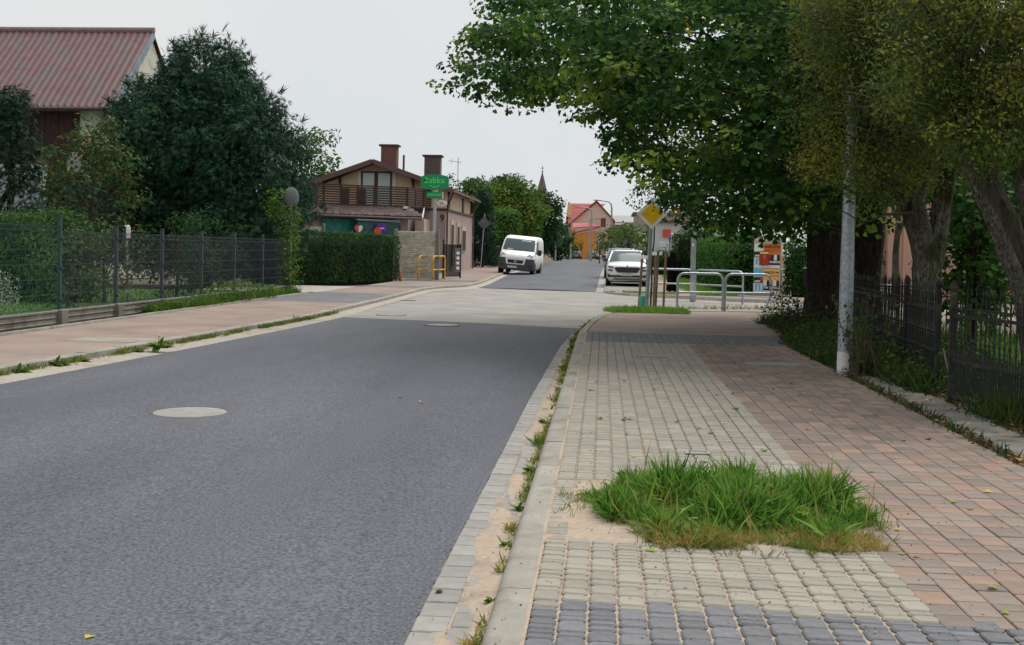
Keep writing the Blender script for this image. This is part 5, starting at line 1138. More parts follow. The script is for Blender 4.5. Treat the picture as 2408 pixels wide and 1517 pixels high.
bgtree('dark_tree', 'dense dark tree at the edge of the yard behind the fence', 2500, 60, 24, 330, LM['dark'], .16, 70, .9, 46)
bgtree('dark_tree', 'dark tree hiding the pink house roof behind the ginkgo trunks', 2120, 150, 36, 330, LM['dark'], .18, 75, 3.1, 40)
# lamp post -----------------------------------------------------------
lp = at(1985, 880, z=.06); lamp = thing('lamp_post', 'galvanised lamp post with whitewashed foot beside the iron fence', 'lamp post', (lp.x, lp.y, .05))
M['galv2'] = mat('galvanised_spangle', (.33, .37, .40), .5, .55, var=.28, scale=26, dirt=(.5, .53, .55), dscale=16, dpos=(.56, .66))
M['lampwhite'] = mat('whitewash', (.66, .66, .65), .8, var=.08, dirt=(.3, .29, .27), dscale=3.5, dpos=(.55, .7))
bx, by = lp.x, lp.y
MB().tube([(bx, by, 0), (bx, by, .36)], [.098, .096], 20).build('white_foot', M['lampwhite'], lamp, smooth=60)
MB().tube([(bx, by, .36), (bx + .002, by, 1.65)], [.094, .089], 20).build('lower_pole', M['galv2'], lamp, smooth=60)
MB().tube([(bx + .002, by, 1.65), (bx + .01, by, 8.2)], [.086, .05], 20).build('upper_pole', M['galv2'], lamp, smooth=60)
MB().tube([(bx + .01, by, 8.2), (bx - .3, by, 8.5), (bx - 1.2, by, 8.6)], [.04, .035, .03], 10).build('arm', M['galv2'], lamp, smooth=60); MB().rbox((bx - 1.5, by, 8.6), (.65, .22, .1), .03).build('lantern', M['signback'], lamp)
# corner: hoop railings, priority sign, staked young tree -------------
gal = dict(m=M['galv'], cat='railing')
def gp2(px, py, z=.08): p = at(px, py, z=z); return (p.x, p.y)
hoop('hoop_railing', 'galvanised hoop railing at the near kerb of the side street, next to the staked tree', gp2(1592, 727), gp2(1699, 728), .98, .034, M['galv'], 'railing', 'tubular railings', mid=.47, rad=.2)
hoop('hoop_railing', 'galvanised hoop railing with one leg bent inward', gp2(1704, 728), gp2(1812, 729), .98, .034, M['galv'], 'railing', 'tubular railings', mid=.47, rad=.2, bend=.22)
hoop('hoop_railing', 'galvanised hoop railing across the side street, behind the staked tree', gp2(1520, 700), gp2(1630, 702), .98, .034, M['galv'], 'railing', 'tubular railings', mid=.5, rad=.2)
hoop('hoop_railing', 'galvanised hoop railing across the side street, before the lawn wedge', gp2(1634, 703), gp2(1746, 710), .98, .034, M['galv'], 'railing', 'tubular railings', mid=.5, rad=.2)
sp_ = at(1520, 725, z=.08); ps = thing('priority_sign', 'yellow and white diamond road sign on grey pole, half hidden by leaves', 'sign', (sp_.x, sp_.y, .08))
MB().tube([(sp_.x, sp_.y, 0), (sp_.x + .1, sp_.y, 3.1)], .055, 12).build('pole', mat('pole_dull', (.27, .29, .31), .6, .4, var=.15), ps, smooth=50)
c = at(1533, 503, Y=sp_.y - .1)
def rot2(pts, a): return [(x * math.cos(a) - z * math.sin(a), x * math.sin(a) + z * math.cos(a)) for x, z in pts]
pl = MB().prism([c + Vector((x, 0, z)) for x, z in ((-.42, 0), (0, -.42), (.42, 0), (0, .42))], (0, .02, 0)).build('plate', M['sigwhite'], ps)
MB().prism([c + Vector((x, -.006, z)) for x, z in ((-.3, 0), (0, -.3), (.3, 0), (0, .3))], (0, .005, 0)).build('yellow_face', mat('sign_yellow', (.80, .52, .0), .4), pl)
M['stake'] = mat('stake_wood', (.2, .13, .075), .85, var=.3, scale=8, dirt=(.12, .10, .08), dscale=4)
st = thing('staked_tree', 'young street tree tied with white straps between wooden stakes', 'tree', (at(1545, 728, z=.08).x, at(1545, 728, z=.08).y, .08))
for (pa, pb) in (((1541, 728), (1548, 590)), ((1560, 722), (1566, 592)), ((1537, 716), (1541, 598)), ((1502, 722), (1511, 592))):
    a = at(pa[0], pa[1], z=.08); b = at(pb[0], pb[1], Y=a.y); MB().tube([a - Vector((0, 0, .05)), b], [.035, .033], 9).build('stake', M['stake'], st, smooth=50)
a = at(1534, 596, Y=31.6); b = at(1557, 596, Y=31.2); MB().bar(a, b, .02, .1).build('strap', M['sigwhite'], st); MB().bar(at(1507, 604, Y=31.5), at(1524, 606, Y=31.2), .02, .1).build('strap', M['sigwhite'], st)
tx = at(1531, 720, z=.08); MB().tube(wobble((tx.x, tx.y + .4, .05), (tx.x + .1, tx.y + 1.1, 3.2), 5, .04), [.035, .03, .028, .024, .02, .012], 8).build('trunk', BK['grey'], st, smooth=60)
cl = clumps_ellipsoid((tx.x + .1, tx.y + 1.25, 3.3), (.8, .5, .7), 26, .3, .7, .3); scatter_leaves('crown', cl, 110, .10, LEAF, LM['ginkgo'], st, droop=.5)
MB().lathe([(.11, 0), (.12, .3), (.11, .33), (.09, .33)], (at(1512, 724, z=.08).x, at(1512, 724, z=.08).y, .08), 14).build('watering_tube', mat('guard_green', (.05, .36, .24), .5), st, smooth=50)
# poles behind
for (px, pyb, top, lb, r) in ((1628, 702, 4.5, 'grey square lamp pole behind the hoop railings by the lawn', .085), (1561, 642, 5.5, 'grey pole beyond the person in black', .1)):
    p = at(px, pyb, z=.1); o = thing('utility_pole', lb, 'pole', (p.x, p.y, .1)); MB().rbox((p.x, p.y, top / 2), (r * 1.9, r * 1.9, top), .02).build('shaft', M['galv'], o)
    MB().rbox((p.x, p.y, .42), (r * 1.94, r * 1.94, .5), .02).build('foot_sleeve', mat('pale_grey', (.5, .51, .51), .7, var=.1) if px > 1600 else M['galv'], o)
    MB().rbox((p.x - .02, p.y - r - .02, 1.9), (.07, .02, .09), .004).build('sticker', M['sigwhite'], o)
# hedges and path side
hedge('path_hedge', 'tall clipped green hedge lining the path behind the poster pillar', (6.35, 44.6), (6.7, 80), 1.6, 2.2, LM['bright2'] if 'bright2' in LM else LM['hedge2'] if 'hedge2' in LM else leafmat('path_hedge_leaf', (.03, .10, .02), (.065, .17, .03), (.10, .22, .04), (.55, .7), 1.0), 280, .13, z0=.1, bump=.16)
hedge('path_hedge', 'dark leafy hedge behind bench and litter bin', (7.15, 44.9), (11.0, 44.4), 1.4, 2.15, bpy.data.materials['path_hedge_leaf'], 330, .12, z0=.1, bump=.2)
hedge('path_hedge', 'dark hedge block behind the person in black', (3.3 + .95, 62), (6.0, 62.5), 1.4, 2.5, LM['hedge'], 300, .13, z0=.15, bump=.2)
hedge('path_hedge', 'low dark hedge behind the parked white car', (2.2, 70), (4.4, 70), 1.2, 1.5, LM['hedge'], 200, .13, z0=.2, bump=.2)
# poster pillar ------------------------------------------------------
pb = at(1808, 695, z=.09); pp = thing('poster_pillar', 'square concrete advertising pillar pasted with orange and blue posters', 'pillar', (pb.x, pb.y + .4, .09), R(-12), local=True)
MB().rbox((0, 0, 1.05), (1.0, 1.0, 2.1), .02).build('core', mat('pillar_concrete', (.42, .40, .35), .9, var=.2, scale=4, dirt=(.25, .24, .2)), pp)
PC = {k: mat('poster_' + k, v, .55, var=.12, scale=5) for k, v in dict(orange=(.75, .36, .05), white=(.8, .8, .8), black=(.015, .015, .015), sky=(.35, .62, .75), blue=(.16, .33, .7), deep=(.6, .1, .02), yellow=(.85, .66, .25), red=(.55, .04, .03), skin=(.5, .3, .2), lilac=(.4, .36, .6)).items()}
def gradmat(name, c1, c2, z0, z1):
    m, nt, b = newmat(name); L = nt.links; t = N(nt, 'ShaderNodeTexCoord'); s = N(nt, 'ShaderNodeSeparateXYZ'); L.new(t.outputs['Object'], s.inputs[0]); mr_ = N(nt, 'ShaderNodeMapRange'); mr_.inputs['From Min'].default_value = z0; mr_.inputs['From Max'].default_value = z1
    n_ = N(nt, 'ShaderNodeTexNoise', Scale=4.0, Detail=4.0); L.new(t.outputs['Object'], n_.inputs['Vector']); ad = N(nt, 'ShaderNodeMath', operation='MULTIPLY_ADD'); ad.inputs[1].default_value = .5; L.new(n_.outputs[0], ad.inputs[0]); L.new(mr_.outputs[0], ad.inputs[2])
    r = N(nt, 'ShaderNodeValToRGB'); r.color_ramp.elements[0].color = c4(c1); r.color_ramp.elements[1].color = c4(c2); r.color_ramp.elements[0].position = .35; r.color_ramp.elements[1].position = 1.05; L.new(ad.outputs[0], r.inputs[0]); L.new(r.outputs[0], b.inputs['Base Color']); b.inputs['Roughness'].default_value = .5; return m
def sheet_(x0, x1, z0, z1, m, name, par, d=.0):
    return MB().box(((x0 + x1) / 2, -.503 - d, (z0 + z1) / 2), (x1 - x0, .006, z1 - z0)).build(name, m, par)
for zb in (.06, 1.02):
    po = sheet_(-.13, .47, zb, zb + .92, gradmat('print_show%d' % (zb * 10), (.62, .16, .02), (.88, .50, .12), zb + .3, zb + .9), 'poster', pp)
    po['label'] = 'orange comedy show poster with black lettering'
    text('print', 'SKECZÓW', .115, PC['black'], po, (.17, -.512, zb + .80), ex=.001, bold=.004); text('print', 'MĘCZĄCYCH', .082, PC['deep'], po, (.19, -.512, zb + .68), ex=.001, bold=.003)
    for i, (fx, cc) in enumerate(((-.06, 'white'), (.05, 'black'), (.17, 'black'), (.3, 'white'), (.4, 'black'))):
        f_ = MB(); f_.prism([(fx - .055, -.508, zb + .3), (fx + .055, -.508, zb + .3), (fx + .05, -.508, zb + .48), (fx + .02, -.508, zb + .52), (fx - .02, -.508, zb + .52), (fx - .05, -.508, zb + .48)], (0, -.002, 0)); f_.build('print', PC[cc], po); disc(Vector((fx, -.508, zb + .56)), .028, .036, PC['skin'], 'print', po, .002, 12)
    sheet_(-.13, .47, zb + .13, zb + .3, PC['black'], 'print', po, .006); text('print', 'TAK DOBRZE', .1, PC['white'], po, (.17, -.515, zb + .235), ex=.001, bold=.004)
    sheet_(-.12, .46, zb + .015, zb + .12, PC['white'], 'print', po, .006)
    for i in range(3): sheet_(-.08, .1 + .1 * i, zb + .03 + i * .03, zb + .042 + i * .03, PC['lilac'], 'print', po, .008)
    pq = sheet_(-.49, -.15, zb + .42, zb + .92, gradmat('print_sky%d' % (zb * 10), (.75, .8, .8), (.12, .5, .68), zb + .45, zb + .9), 'poster', pp)
    sheet_(-.49, -.15, zb + .42, zb + .62, PC['black'], 'print', pq, .006); sheet_(-.45, -.25, zb + .44, zb + .5, PC['yellow'], 'print', pq, .009); sheet_(-.25, -.16, zb + .46, zb + .6, PC['red'], 'print', pq, .009)
    pr_ = sheet_(-.49, -.15, zb, zb + .4, PC['sky'], 'poster', pp)
    for i in range(5): sheet_(-.47 + i * .065, -.435 + i * .065, zb + .12 + .03 * (i % 2), zb + .38 - .04 * (i % 3), PC['blue' if i % 2 else 'white'], 'print', pr_, .006)
    sheet_(-.46, -.2, zb + .04, zb + .1, PC['white'], 'print', pr_, .006)
po = sheet_(-.29, .06, 1.13, 1.66, gradmat('print_fire', (.35, .03, .01), (.9, .55, .1), 1.15, 1.55), 'poster', pp, .02); disc(Vector((-.10, -.531, 1.45)), .06, .09, PC['deep'], 'print', po, .002, 14); MB().prism([(-.15, -.531, 1.2), (-.05, -.531, 1.2), (-.08, -.531, 1.38), (-.12, -.531, 1.38)], (0, -.002, 0)).build('print', PC['red'], po); sheet_(-.27, .04, 1.56, 1.63, PC['yellow'], 'print', po, .026)
for (y0, y1, z0, z1, c_) in ((-.42, .1, 1.5, 1.95, 'white'), (-.42, .3, 1.1, 1.48, 'orange'), (-.42, .1, .1, .95, 'black'), (.14, .45, .3, 1.2, 'white')):
    MB().box((.503, (y0 + y1) / 2, (z0 + z1) / 2), (.006, y1 - y0, z1 - z0)).build('poster', PC[c_], pp)
for i in range(6): MB().prism([(-.5 + i * .06, -.49, 2.08), (-.45 + i * .06, -.49, 2.08), (-.47 + i * .06, -.49, 2.18 + .04 * (i % 3))], (0, .02, 0)).build('torn_paper', PC['yellow' if i % 2 else 'white'], pp)
# bench and litter bin
bp_ = at(1905, 690, z=.09); bn_ = thing('park_bench', 'dark wooden bench with back before the hedge', 'bench', (bp_.x + .5, 43.4, .09), R(6), local=True)
M['benchwood'] = mat('bench_wood', (.16, .13, .11), .8, var=.25, scale=7)
for i in range(4): MB().rbox((0, -.2 + i * .12, .45), (1.8, .1, .035), .006).build('seat_slat', M['benchwood'], bn_)
for i in range(3): MB().rbox((0, .26 + i * .03, .62 + i * .13), (1.8, .03, .1), .006).build('back_slat', M['benchwood'], bn_)
for x in (-.75, .75): MB().rbox((x, -.15, .21), (.06, .06, .42), .006).build('leg', M['iron_old'], bn_); MB().bar((x, .2, 0), (x, .34, .95), .06).build('leg', M['iron_old'], bn_)
bi = at(1862, 688, z=.09); lb_ = thing('litter_bin', 'dark litter bin with pale lid beside the poster pillar', 'bin', (bi.x, 44.0, .09), local=True)
MB().lathe([(.16, .3), (.2, .35), (.22, .95), (.2, .97)], n=16).build('bucket', M['plastic_black'], lb_, smooth=40); MB().lathe([(.01, 1.12), (.18, 1.1), (.26, 1.04), (.26, 1.02), (.01, 1.0)], n=16).build('lid', M['signback'], lb_, smooth=40); MB().tube([(0, .1, 0), (0, .1, 1.0)], .03, 8).build('post', M['galv'], lb_)
# shop sign far right and pale building ------------------------------
sb = at(1591, 556, Y=66); sgn = thing('hanging_sign', 'white box sign with red lettering above the hedge behind the person', 'sign', (sb.x, 66, 0.2))
MB().rbox((sb.x, 66, sb.z), (.66, .14, .36), .02).build('box', M['sigwhite'], sgn); text('lettering', 'Wisł', .3, mat('letter_red', (.55, .05, .05), .5), sgn, (sb.x, 65.92, sb.z), bold=.006)
MB().tube([(sb.x - .4, 66, .2), (sb.x - .4, 66, sb.z + .1)], .04, 8).build('pole', M['galv'], sgn); MB().rbox((sb.x - .36, 66, sb.z), (.06, .1, .34), .01).build('blue_edge', M['sigblue'], sgn)
x0 = at(1566, 0, Y=75).x; kb2 = thing('kiosk', 'white shop building with gridded windows behind hedge and person', 'building', (x0 + 2, 75, .2))
MB().box((x0 + 2.2, 77, 1.9), (5.2, 4, 3.4)).build('wall', mat('kiosk_white', (.6, .6, .58), .7, var=.08), kb2)
for i in range(3):
    for j in range(4): MB().rbox((x0 + .15 + i * .42, 74.96, .9 + j * .42), (.38, .06, .38), .01).build('window', mat('kiosk_pane', (.75, .77, .78), .3) if (i, j) == (0, 0) else bpy.data.materials['kiosk_pane'], kb2)
for j in range(6): MB().rbox((x0 + 2.55, 74.96, .6 + j * .42), (.4, .06, .38), .01).build('window', bpy.data.materials['kiosk_pane'], kb2)
MB().box((x0 + 2.2, 76.9, 3.66), (5.6, 4.4, .12)).build('roof', M['fascia'], kb2); MB().box((x0 + .4, 74.9, 2.9), (.5, .06, .5)).build('red_panel', M['sigred'], kb2)
# ================================================================ VEHICLES
M['tyre'] = mat('tyre', (.018, .018, .019), .85, var=.2); M['rim'] = mat('rim', (.35, .36, .37), .35, .8, var=.1); M['under'] = mat('underbody', (.012, .012, .013), .9)
M['carglass'] = glass('car_glass', (.10, .13, .14), .12); M['carglass'].node_tree.nodes['Principled BSDF'].inputs['Specular IOR Level'].default_value = .12; M['lamp_clear'] = glass('headlamp', (.45, .5, .55), .1); M['lamp_red'] = paint('tail_lamp', (.35, .01, .01)); M['plate'] = mat('number_plate', (.75, .75, .75), .4, var=.03)
M['bumper'] = mat('bumper_grey', (.055, .06, .07), .6, var=.08); M['gloss_black'] = paint('gloss_black', (.01, .01, .012))
def ring_body(y, zb, zt, w):
    h = [(-w * .88, zb), (-w, zb + .13), (-w * 1.01, zb + (zt - zb) * .55), (-w * .97, zt - .11), (-w * .87, zt - .02), (-w * .45, zt + .02)]
    return [Vector((x, y, z)) for x, z in h] + [Vector((-x, y, z)) for x, z in h[::-1]]
def ring_plan(z, y0, y1, w, bow=.12):
    return [Vector(p + (z,)) for p in ((-w, y0 + bow), (-w * .55, y0 + .03), (0, y0), (w * .55, y0 + .03), (w, y0 + bow), (w, y1 - bow * .6), (w * .5, y1), (-w * .5, y1), (-w, y1 - bow * .6))]
WHEEL = {}
def wheel(root, x, y, r, wd, rim=True):
    k = (r, wd, x > 0)
    if k not in WHEEL:
        Mx = Matrix.Rotation(R(90 if x > 0 else -90), 4, 'Y')
        WHEEL[k] = (MB().lathe([(r * .62, -wd / 2), (r * .92, -wd / 2), (r, -wd * .36), (r, wd * .36), (r * .92, wd / 2), (r * .62, wd / 2)], n=24, M=Mx).mesh('tyre', M['tyre'], 50),
                    MB().lathe([(.01, wd * .30), (r * .18, wd * .34), (r * .5, wd * .26), (r * .62, wd * .42), (r * .64, wd * .3), (r * .64, -wd * .4), (.01, -wd * .4)], n=20, M=Mx).mesh('rim', M['rim'], 40))
    t = put('wheel', WHEEL[k][0], root); t.location = (x, y, r); q = put('rim', WHEEL[k][1], t)
    return t
def car(name, label, loc, rz, L_, W, H, col, zbelt=1.05, cab=(1.0, 1.85, .9, .5), wr=.34, hood=.95, tail=.95, rear=False, roofrails=False, glassm=None, group=None):
    t = thing(name, label, 'car', tuple(loc), rz, group, local=True); w = W / 2; pm = paint('paint_' + name + '_%d' % int(abs(loc[0]) * 100 + loc[1]), col)
    st = [(0, .42, hood - .16, w * .66), (.06, .30, hood - .06, w * .86), (.22, .25, hood, w * .97), (.6, .24, hood + .05, w), (cab[0] + .1, .24, zbelt, w), (L_ * .55, .24, zbelt + .02, w), (L_ - cab[3], .24, zbelt + .02, w), (L_ - .14, .28, tail, w * .95), (L_, .42, tail - .14, w * .84)]
    body = MB().loft([ring_body(*s) for s in st]).build('body', pm, t, smooth=45)
    MB().box((0, L_ / 2, .27), (W * .82, L_ * .86, .2)).build('underbody', M['under'], body)
    z0, z1 = zbelt - .01, H
    gr = [ring_plan(z0, cab[0], L_ - cab[3] * .5, w * .90), ring_plan(z0 + (z1 - z0) * .55, cab[0] + (cab[1] - cab[0]) * .55, L_ - cab[3] * .75, w * .81), ring_plan(z1 - .05, cab[1], L_ - cab[3] - cab[2] * .3, w * .69)]
    MB().loft(gr).build('windows', glassm or M['carglass'], t, smooth=35)
    rf = MB().loft([ring_plan(z1 - .07, cab[1] - .03, L_ - cab[3] - cab[2] * .28, w * .705), ring_plan(z1 - .02, cab[1] + .06, L_ - cab[3] - cab[2] * .3 - .06, w * .66), ring_plan(z1, cab[1] + .25, L_ - cab[3] - cab[2] * .3 - .25, w * .5)]).build('roof', pm, t, smooth=45)
    for s in (-1, 1):
        for (ya, yb) in ((cab[0] + .12, cab[1] + .1), ((cab[1] + L_ - cab[3]) / 2 - .1, (cab[1] + L_ - cab[3]) / 2 - .1), (L_ - cab[3] * .5 - .08, L_ - cab[3] - cab[2] * .3 - .08)):
            a = Vector((s * w * .905, ya, z0)); b = Vector((s * w * .70, yb, z1 - .05)); MB().bar(a, b, .07, .05).build('pillar', pm if ya < cab[0] + .2 or ya > L_ - 1.2 else M['gloss_black'], rf)
        for y in (.78, L_ - .8):
            MB().lathe([(.01, .012), (wr + .06, .012), (wr + .06, -.1), (.01, -.1)], n=24, M=Matrix.Translation((s * w * 1.005, y, wr)) @ Matrix.Rotation(R(90 * s), 4, 'Y')).build('wheel_arch', M['under'], body)
            wheel(t, s * (w - .1), y, wr, .22)
        m_ = MB().rbox((s * (w + .06), cab[0] + .36, zbelt + .08), (.24, .12, .15), .03).build('mirror', M['gloss_black'], t)
        if roofrails: MB().bar((s * w * .64, cab[1] + .2, z1 + .02), (s * w * .64, L_ - cab[3] - cab[2] * .4, z1 + .02), .03, .03).build('roof_rail', M['gloss_black'], t)
        if rear: MB().rbox((s * (w * .78), L_ - .05, tail - .14), (.3, .12, .14), .03).build('tail_lamp', M['lamp_red'], t)
    if rear: MB().rbox((0, L_ + .01, .62), (.5, .03, .11), .005).build('number_plate', M['plate'], t); MB().rbox((0, L_ - .02, .42), (W * .8, .1, .16), .03).build('bumper', M['bumper'], t)
    return t, body, pm
def ysurf(x, w): a = abs(x) / w; return 0.0 if a < .62 else .2 * ((a - .62) / .35) ** 3
def front(poly, w, m, name, par, off=.012, th=.03, slope=0.0, dense=True):
    """a panel laid on the curved nose"""
    pts = []
    for i in range(len(poly)):
        (x1, z1), (x2, z2) = poly[i], poly[(i + 1) % len(poly)]
        n = max(1, int(abs(x2 - x1) / .09)) if dense else 1
        for k in range(n): t = k / n; pts.append((x1 + (x2 - x1) * t, z1 + (z2 - z1) * t))
    return MB().prism([(x, ysurf(x, w) + slope * (z - .7) - off, z) for x, z in pts], (0, th, 0)).build(name, m, par)
# white car at the kerb, nose to us ----------------------------------
p = at(1475, 675, z=.085); wc, body, pm = car('white_car', 'white sport utility car parked on the cobbles facing the junction', (p.x, 51.2, .085), 0, 4.38, 1.84, 1.63, (.82, .82, .82), 1.09, (1.02, 1.78, .5, .45), .345, .98, 1.1, roofrails=True)
w = .92
front([(-.57, .80), (-.52, .86), (.52, .86), (.57, .80), (.44, .62), (-.44, .62)], w, M['gloss_black'], 'grille', body, .04)
for i in range(13):
    x = -.46 + .92 * i / 12; MB().bar((x, -.055, .635), (x * 1.08, -.05, .835), .012, .012).build('grille_bar', M['bumper'], body)
for s in (-1, 1):
    front([(s * .58, .81), (s * .60, .88), (s * .86, .91), (s * .86, .835)][::s], w, M['lamp_clear'], 'headlamp', body, .03)
    front([(s * .60, .845), (s * .62, .875), (s * .84, .90), (s * .84, .88)][::s], w, M['gloss_black'], 'lamp_trim', body, .04)
    front([(s * .66, .68), (s * .66, .745), (s * .86, .75), (s * .85, .69)][::s], w, M['gloss_black'], 'fog_lamp', body, .03)
    front([(s * .48, .42), (s * .86, .40), (s * .88, .58), (s * .8, .52)][::s], w, M['gloss_black'], 'intake', body, .03)
front([(-.86, .41), (.86, .41), (.80, .50), (-.80, .50)], w, M['gloss_black'], 'intake', body, .022)
front([(-.58, .315), (.58, .315), (.62, .355), (-.62, .355)], w, M['gloss_black'], 'slot', body, .03)
front([(-.78, .22), (.78, .22), (.82, .285), (-.82, .285)], w, M['rim'], 'skid_plate', body, .03)
np_ = front([(-.28, .475), (.24, .475), (.24, .585), (-.28, .585)], w, M['plate'], 'number_plate', body, .05, dense=False); text('registration', 'GA 367H X', .1, M['plastic_black'], np_, (-.0, -.056, .53), ex=.002)
disc(Vector((0, -.02, .915)), .045, .04, M['rim'], 'badge', body)
# blue-grey car behind it
car('grey_car', 'dark blue grey estate car parked just behind the white car', (.98, 62, .085 + gz(62)), 0, 4.5, 1.82, 1.6, (.10, .13, .17), 1.05, (.95, 1.75, .5, .4), .33, .98, 1.1, roofrails=True)
# white van half on the kerb ------------------------------------------
p = at(1212, 642, Y=66.5); van = thing('white_van', 'white delivery van parked with two wheels up on the left kerb', 'van', (-5.08, 65.6, gz(65.6) + .03), 0, local=True); van.rotation_euler = (0, R(4.4), R(-3.5))
pv = paint('van_white', (.80, .80, .79), .3, .4); W2 = 1.02
bd = MB().loft([ring_body(*s) for s in ((0, .42, .92, .72), (.05, .30, 1.04, .90), (.2, .27, 1.16, .99), (.45, .26, 1.27, 1.02), (.78, .26, 1.36, 1.02), (2.5, .28, 1.38, 1.03), (4.9, .28, 1.38, 1.03), (5.0, .4, 1.3, .98))]).build('body', pv, van, smooth=45)
up = MB().loft([ring_plan(1.22, .62, 4.98, 1.0, .16), ring_plan(1.5, .86, 4.98, 1.0, .16), ring_plan(1.85, 1.14, 4.97, .96, .16), ring_plan(2.06, 1.34, 4.95, .91, .16), ring_plan(2.19, 1.52, 4.9, .84, .16), ring_plan(2.24, 1.75, 4.8, .68, .16)]).build('upper_body', pv, van, smooth=45)
VR = [(1.22, .62, 1.0), (1.5, .86, 1.0), (1.85, 1.14, .96), (2.06, 1.34, .91), (2.19, 1.52, .84)]
def vfront(fx, z, off):
    """point on the van's raked front at fraction fx of its half width"""
    for (z0, y0, w0), (z1, y1, w1) in zip(VR, VR[1:]):
        if z <= z1: break
    t = (z - z0) / (z1 - z0); y = y0 + (y1 - y0) * t; w_ = w0 + (w1 - w0) * t; a = abs(fx)
    return Vector((fx * w_, y + (.03 * a / .55 if a < .55 else .03 + .13 * (a - .55) / .45) - off, z))
def vpanel(x0, x1, z0, z1, m, name, par, off, x2=None):
    xs_ = sorted(set([x0, x1] + [v for v in (-.55, -.3, 0, .3, .55) if x0 < v < x1])); zs_ = sorted(set([z0, z1] + [v[0] for v in VR if z0 < v[0] < z1]))
    mb = MB(); mb.strip([[vfront(x, z, off) for x in xs_] for z in zs_]); return mb.build(name, m, par)
ws = vpanel(-.92, .92, 1.37, 2.03, M['carglass'], 'windscreen', van, .014)
vpanel(.12, .7, 1.93, 1.99, M['lamp_clear'], 'sun_strip', ws, .02); vpanel(-.66, -.32, 1.42, 1.47, M['plate'], 'paper', ws, .02)
MB().bar((-.85, .86, 1.53), (-.1, .72, 1.40), .02).build('wiper', M['plastic_black'], ws); MB().bar((-.1, .72, 1.41), (.75, .80, 1.42), .02).build('wiper', M['plastic_black'], ws)
MB().loft([[Vector((x * w_, y, z)) for x, z in ((-.93, .27), (.93, .27), (1, .36), (1.005, .80), (.99, .93), (.5, .94), (-.5, .94), (-.99, .93), (-1.005, .80), (-1, .36))] for y, w_ in ((-.03, .70), (-.01, .86), (.05, .96), (.18, 1.025), (.5, 1.045))]).build('bumper', M['bumper'], bd, smooth=40)
gs = front([(-.52, .58), (.52, .58), (.60, .95), (-.60, .95)], 1.02, pv, 'grille_surround', bd, .055)
front([(-.42, .64), (.42, .64), (.47, .83), (-.47, .83)], 1.02, M['gloss_black'], 'grille', gs, .066); disc(Vector((0, -.07, .74)), .075, .075, M['rim'], 'badge', gs, .02)
for s in (-1, 1):
    h_ = MB().lathe([(.01, .03), (.12, .02), (.15, 0), (.15, -.05), (.01, -.05)], n=20, M=Matrix.Translation((s * .80, .12, 1.06)) @ Matrix.Rotation(R(68), 4, 'X')).build('headlamp', M['lamp_clear'], bd, smooth=40)
    front([(s * .62, .98), (s * .62, 1.1), (s * .78, 1.2), (s * .97, 1.12), (s * .98, .98)][::s], 1.02, M['rim'], 'lamp_housing', bd, -.02, slope=.18)
    front([(s * .68, .50), (s * .86, .48), (s * .86, .56), (s * .68, .58)][::s], 1.02, M['gloss_black'], 'intake', bd, .06)
    m_ = MB().rbox((s * 1.22, .98, 1.34), (.24, .16, .34), .05).build('mirror', M['plastic_black'], van); MB().bar((s * 1.0, 1.0, 1.28), (s * 1.14, .98, 1.3), .06).build('mirror_arm', M['plastic_black'], m_)
    MB().prism([(s * 1.003, 1.15, 1.38), (s * 1.003, 2.1, 1.38), (s * .965, 2.1, 1.95), (s * .965, 1.5, 1.95)][::s], (s * .012, 0, 0)).build('side_window', M['carglass'], up)
    for y in (.9, 3.95):
        MB().lathe([(.01, .012), (.40, .012), (.40, -.1), (.01, -.1)], n=24, M=Matrix.Translation((s * 1.028, y, .34)) @ Matrix.Rotation(R(90 * s), 4, 'Y')).build('wheel_arch', M['under'], bd); wheel(van, s * .9, y, .34, .22)
MB().box((0, 2.5, .3), (1.8, 4.4, .16)).build('underbody', M['under'], bd)
pt = front([(-.42, .37), (.1, .37), (.1, .48), (-.42, .48)], 1.02, M['plate'], 'number_plate', bd, .09, dense=False); text('registration', 'CW 612M', .095, M['plastic_black'], pt, (-.16, -.096, .425), ex=.002)
# cars far down the street ------------------------------------------
def far(px, py): q = at(px, py, z=.2); return (q.x, q.y, .2)
for (nm, lb, px, py, rz, L_, W, H, col, rear) in (('black_car', 'black sport utility car parked at the far left kerb', 1265, 607, PI, 4.5, 1.88, 1.68, (.012, .013, .015), True),
        ('pale_car', 'pale car parked on the left behind the black one', 1244, 607, PI, 4.2, 1.75, 1.45, (.42, .45, .46), True),
        ('silver_car', 'silver car standing beside the dark saloon at the street end', 1335, 610, .3, 4.2, 1.75, 1.48, (.4, .42, .44), False),
        ('dark_car', 'dark grey saloon seen from behind at the street end', 1355, 610, PI, 4.4, 1.8, 1.48, (.03, .03, .036), True),
        ('green_car', 'dark green hatchback seen from behind before the orange annex', 1393, 610, PI, 3.9, 1.7, 1.5, (.012, .035, .035), True)):
    l = far(px, py); q = Vector(l)
    if rz == PI: q.y += L_
    car(nm, lb, q, rz, L_, W, H, col, .95, (1.0, 1.75, .8, .55), .31, .85, .98, rear=rear)
car('white_minivan', 'white minivan parked behind the blue grey estate car', (1.15, 148, .28), 0, 4.4, 1.8, 1.82, (.75, .75, .74), 1.1, (.75, 1.5, .3, .2), .32, .98, 1.2)
bk = at(1414, 611, z=.2); bc = thing('motorcycle', 'white parked motorcycle between the green car and the minivan', 'motorcycle', (bk.x, bk.y, .2), R(60), local=True)
for y in (-.65, .65): MB().lathe([(.2, -.05), (.3, -.04), (.3, .04), (.2, .05)], n=18, M=Matrix.Translation((0, y, .3)) @ Matrix.Rotation(R(90), 4, 'Y')).build('wheel', M['tyre'], bc)
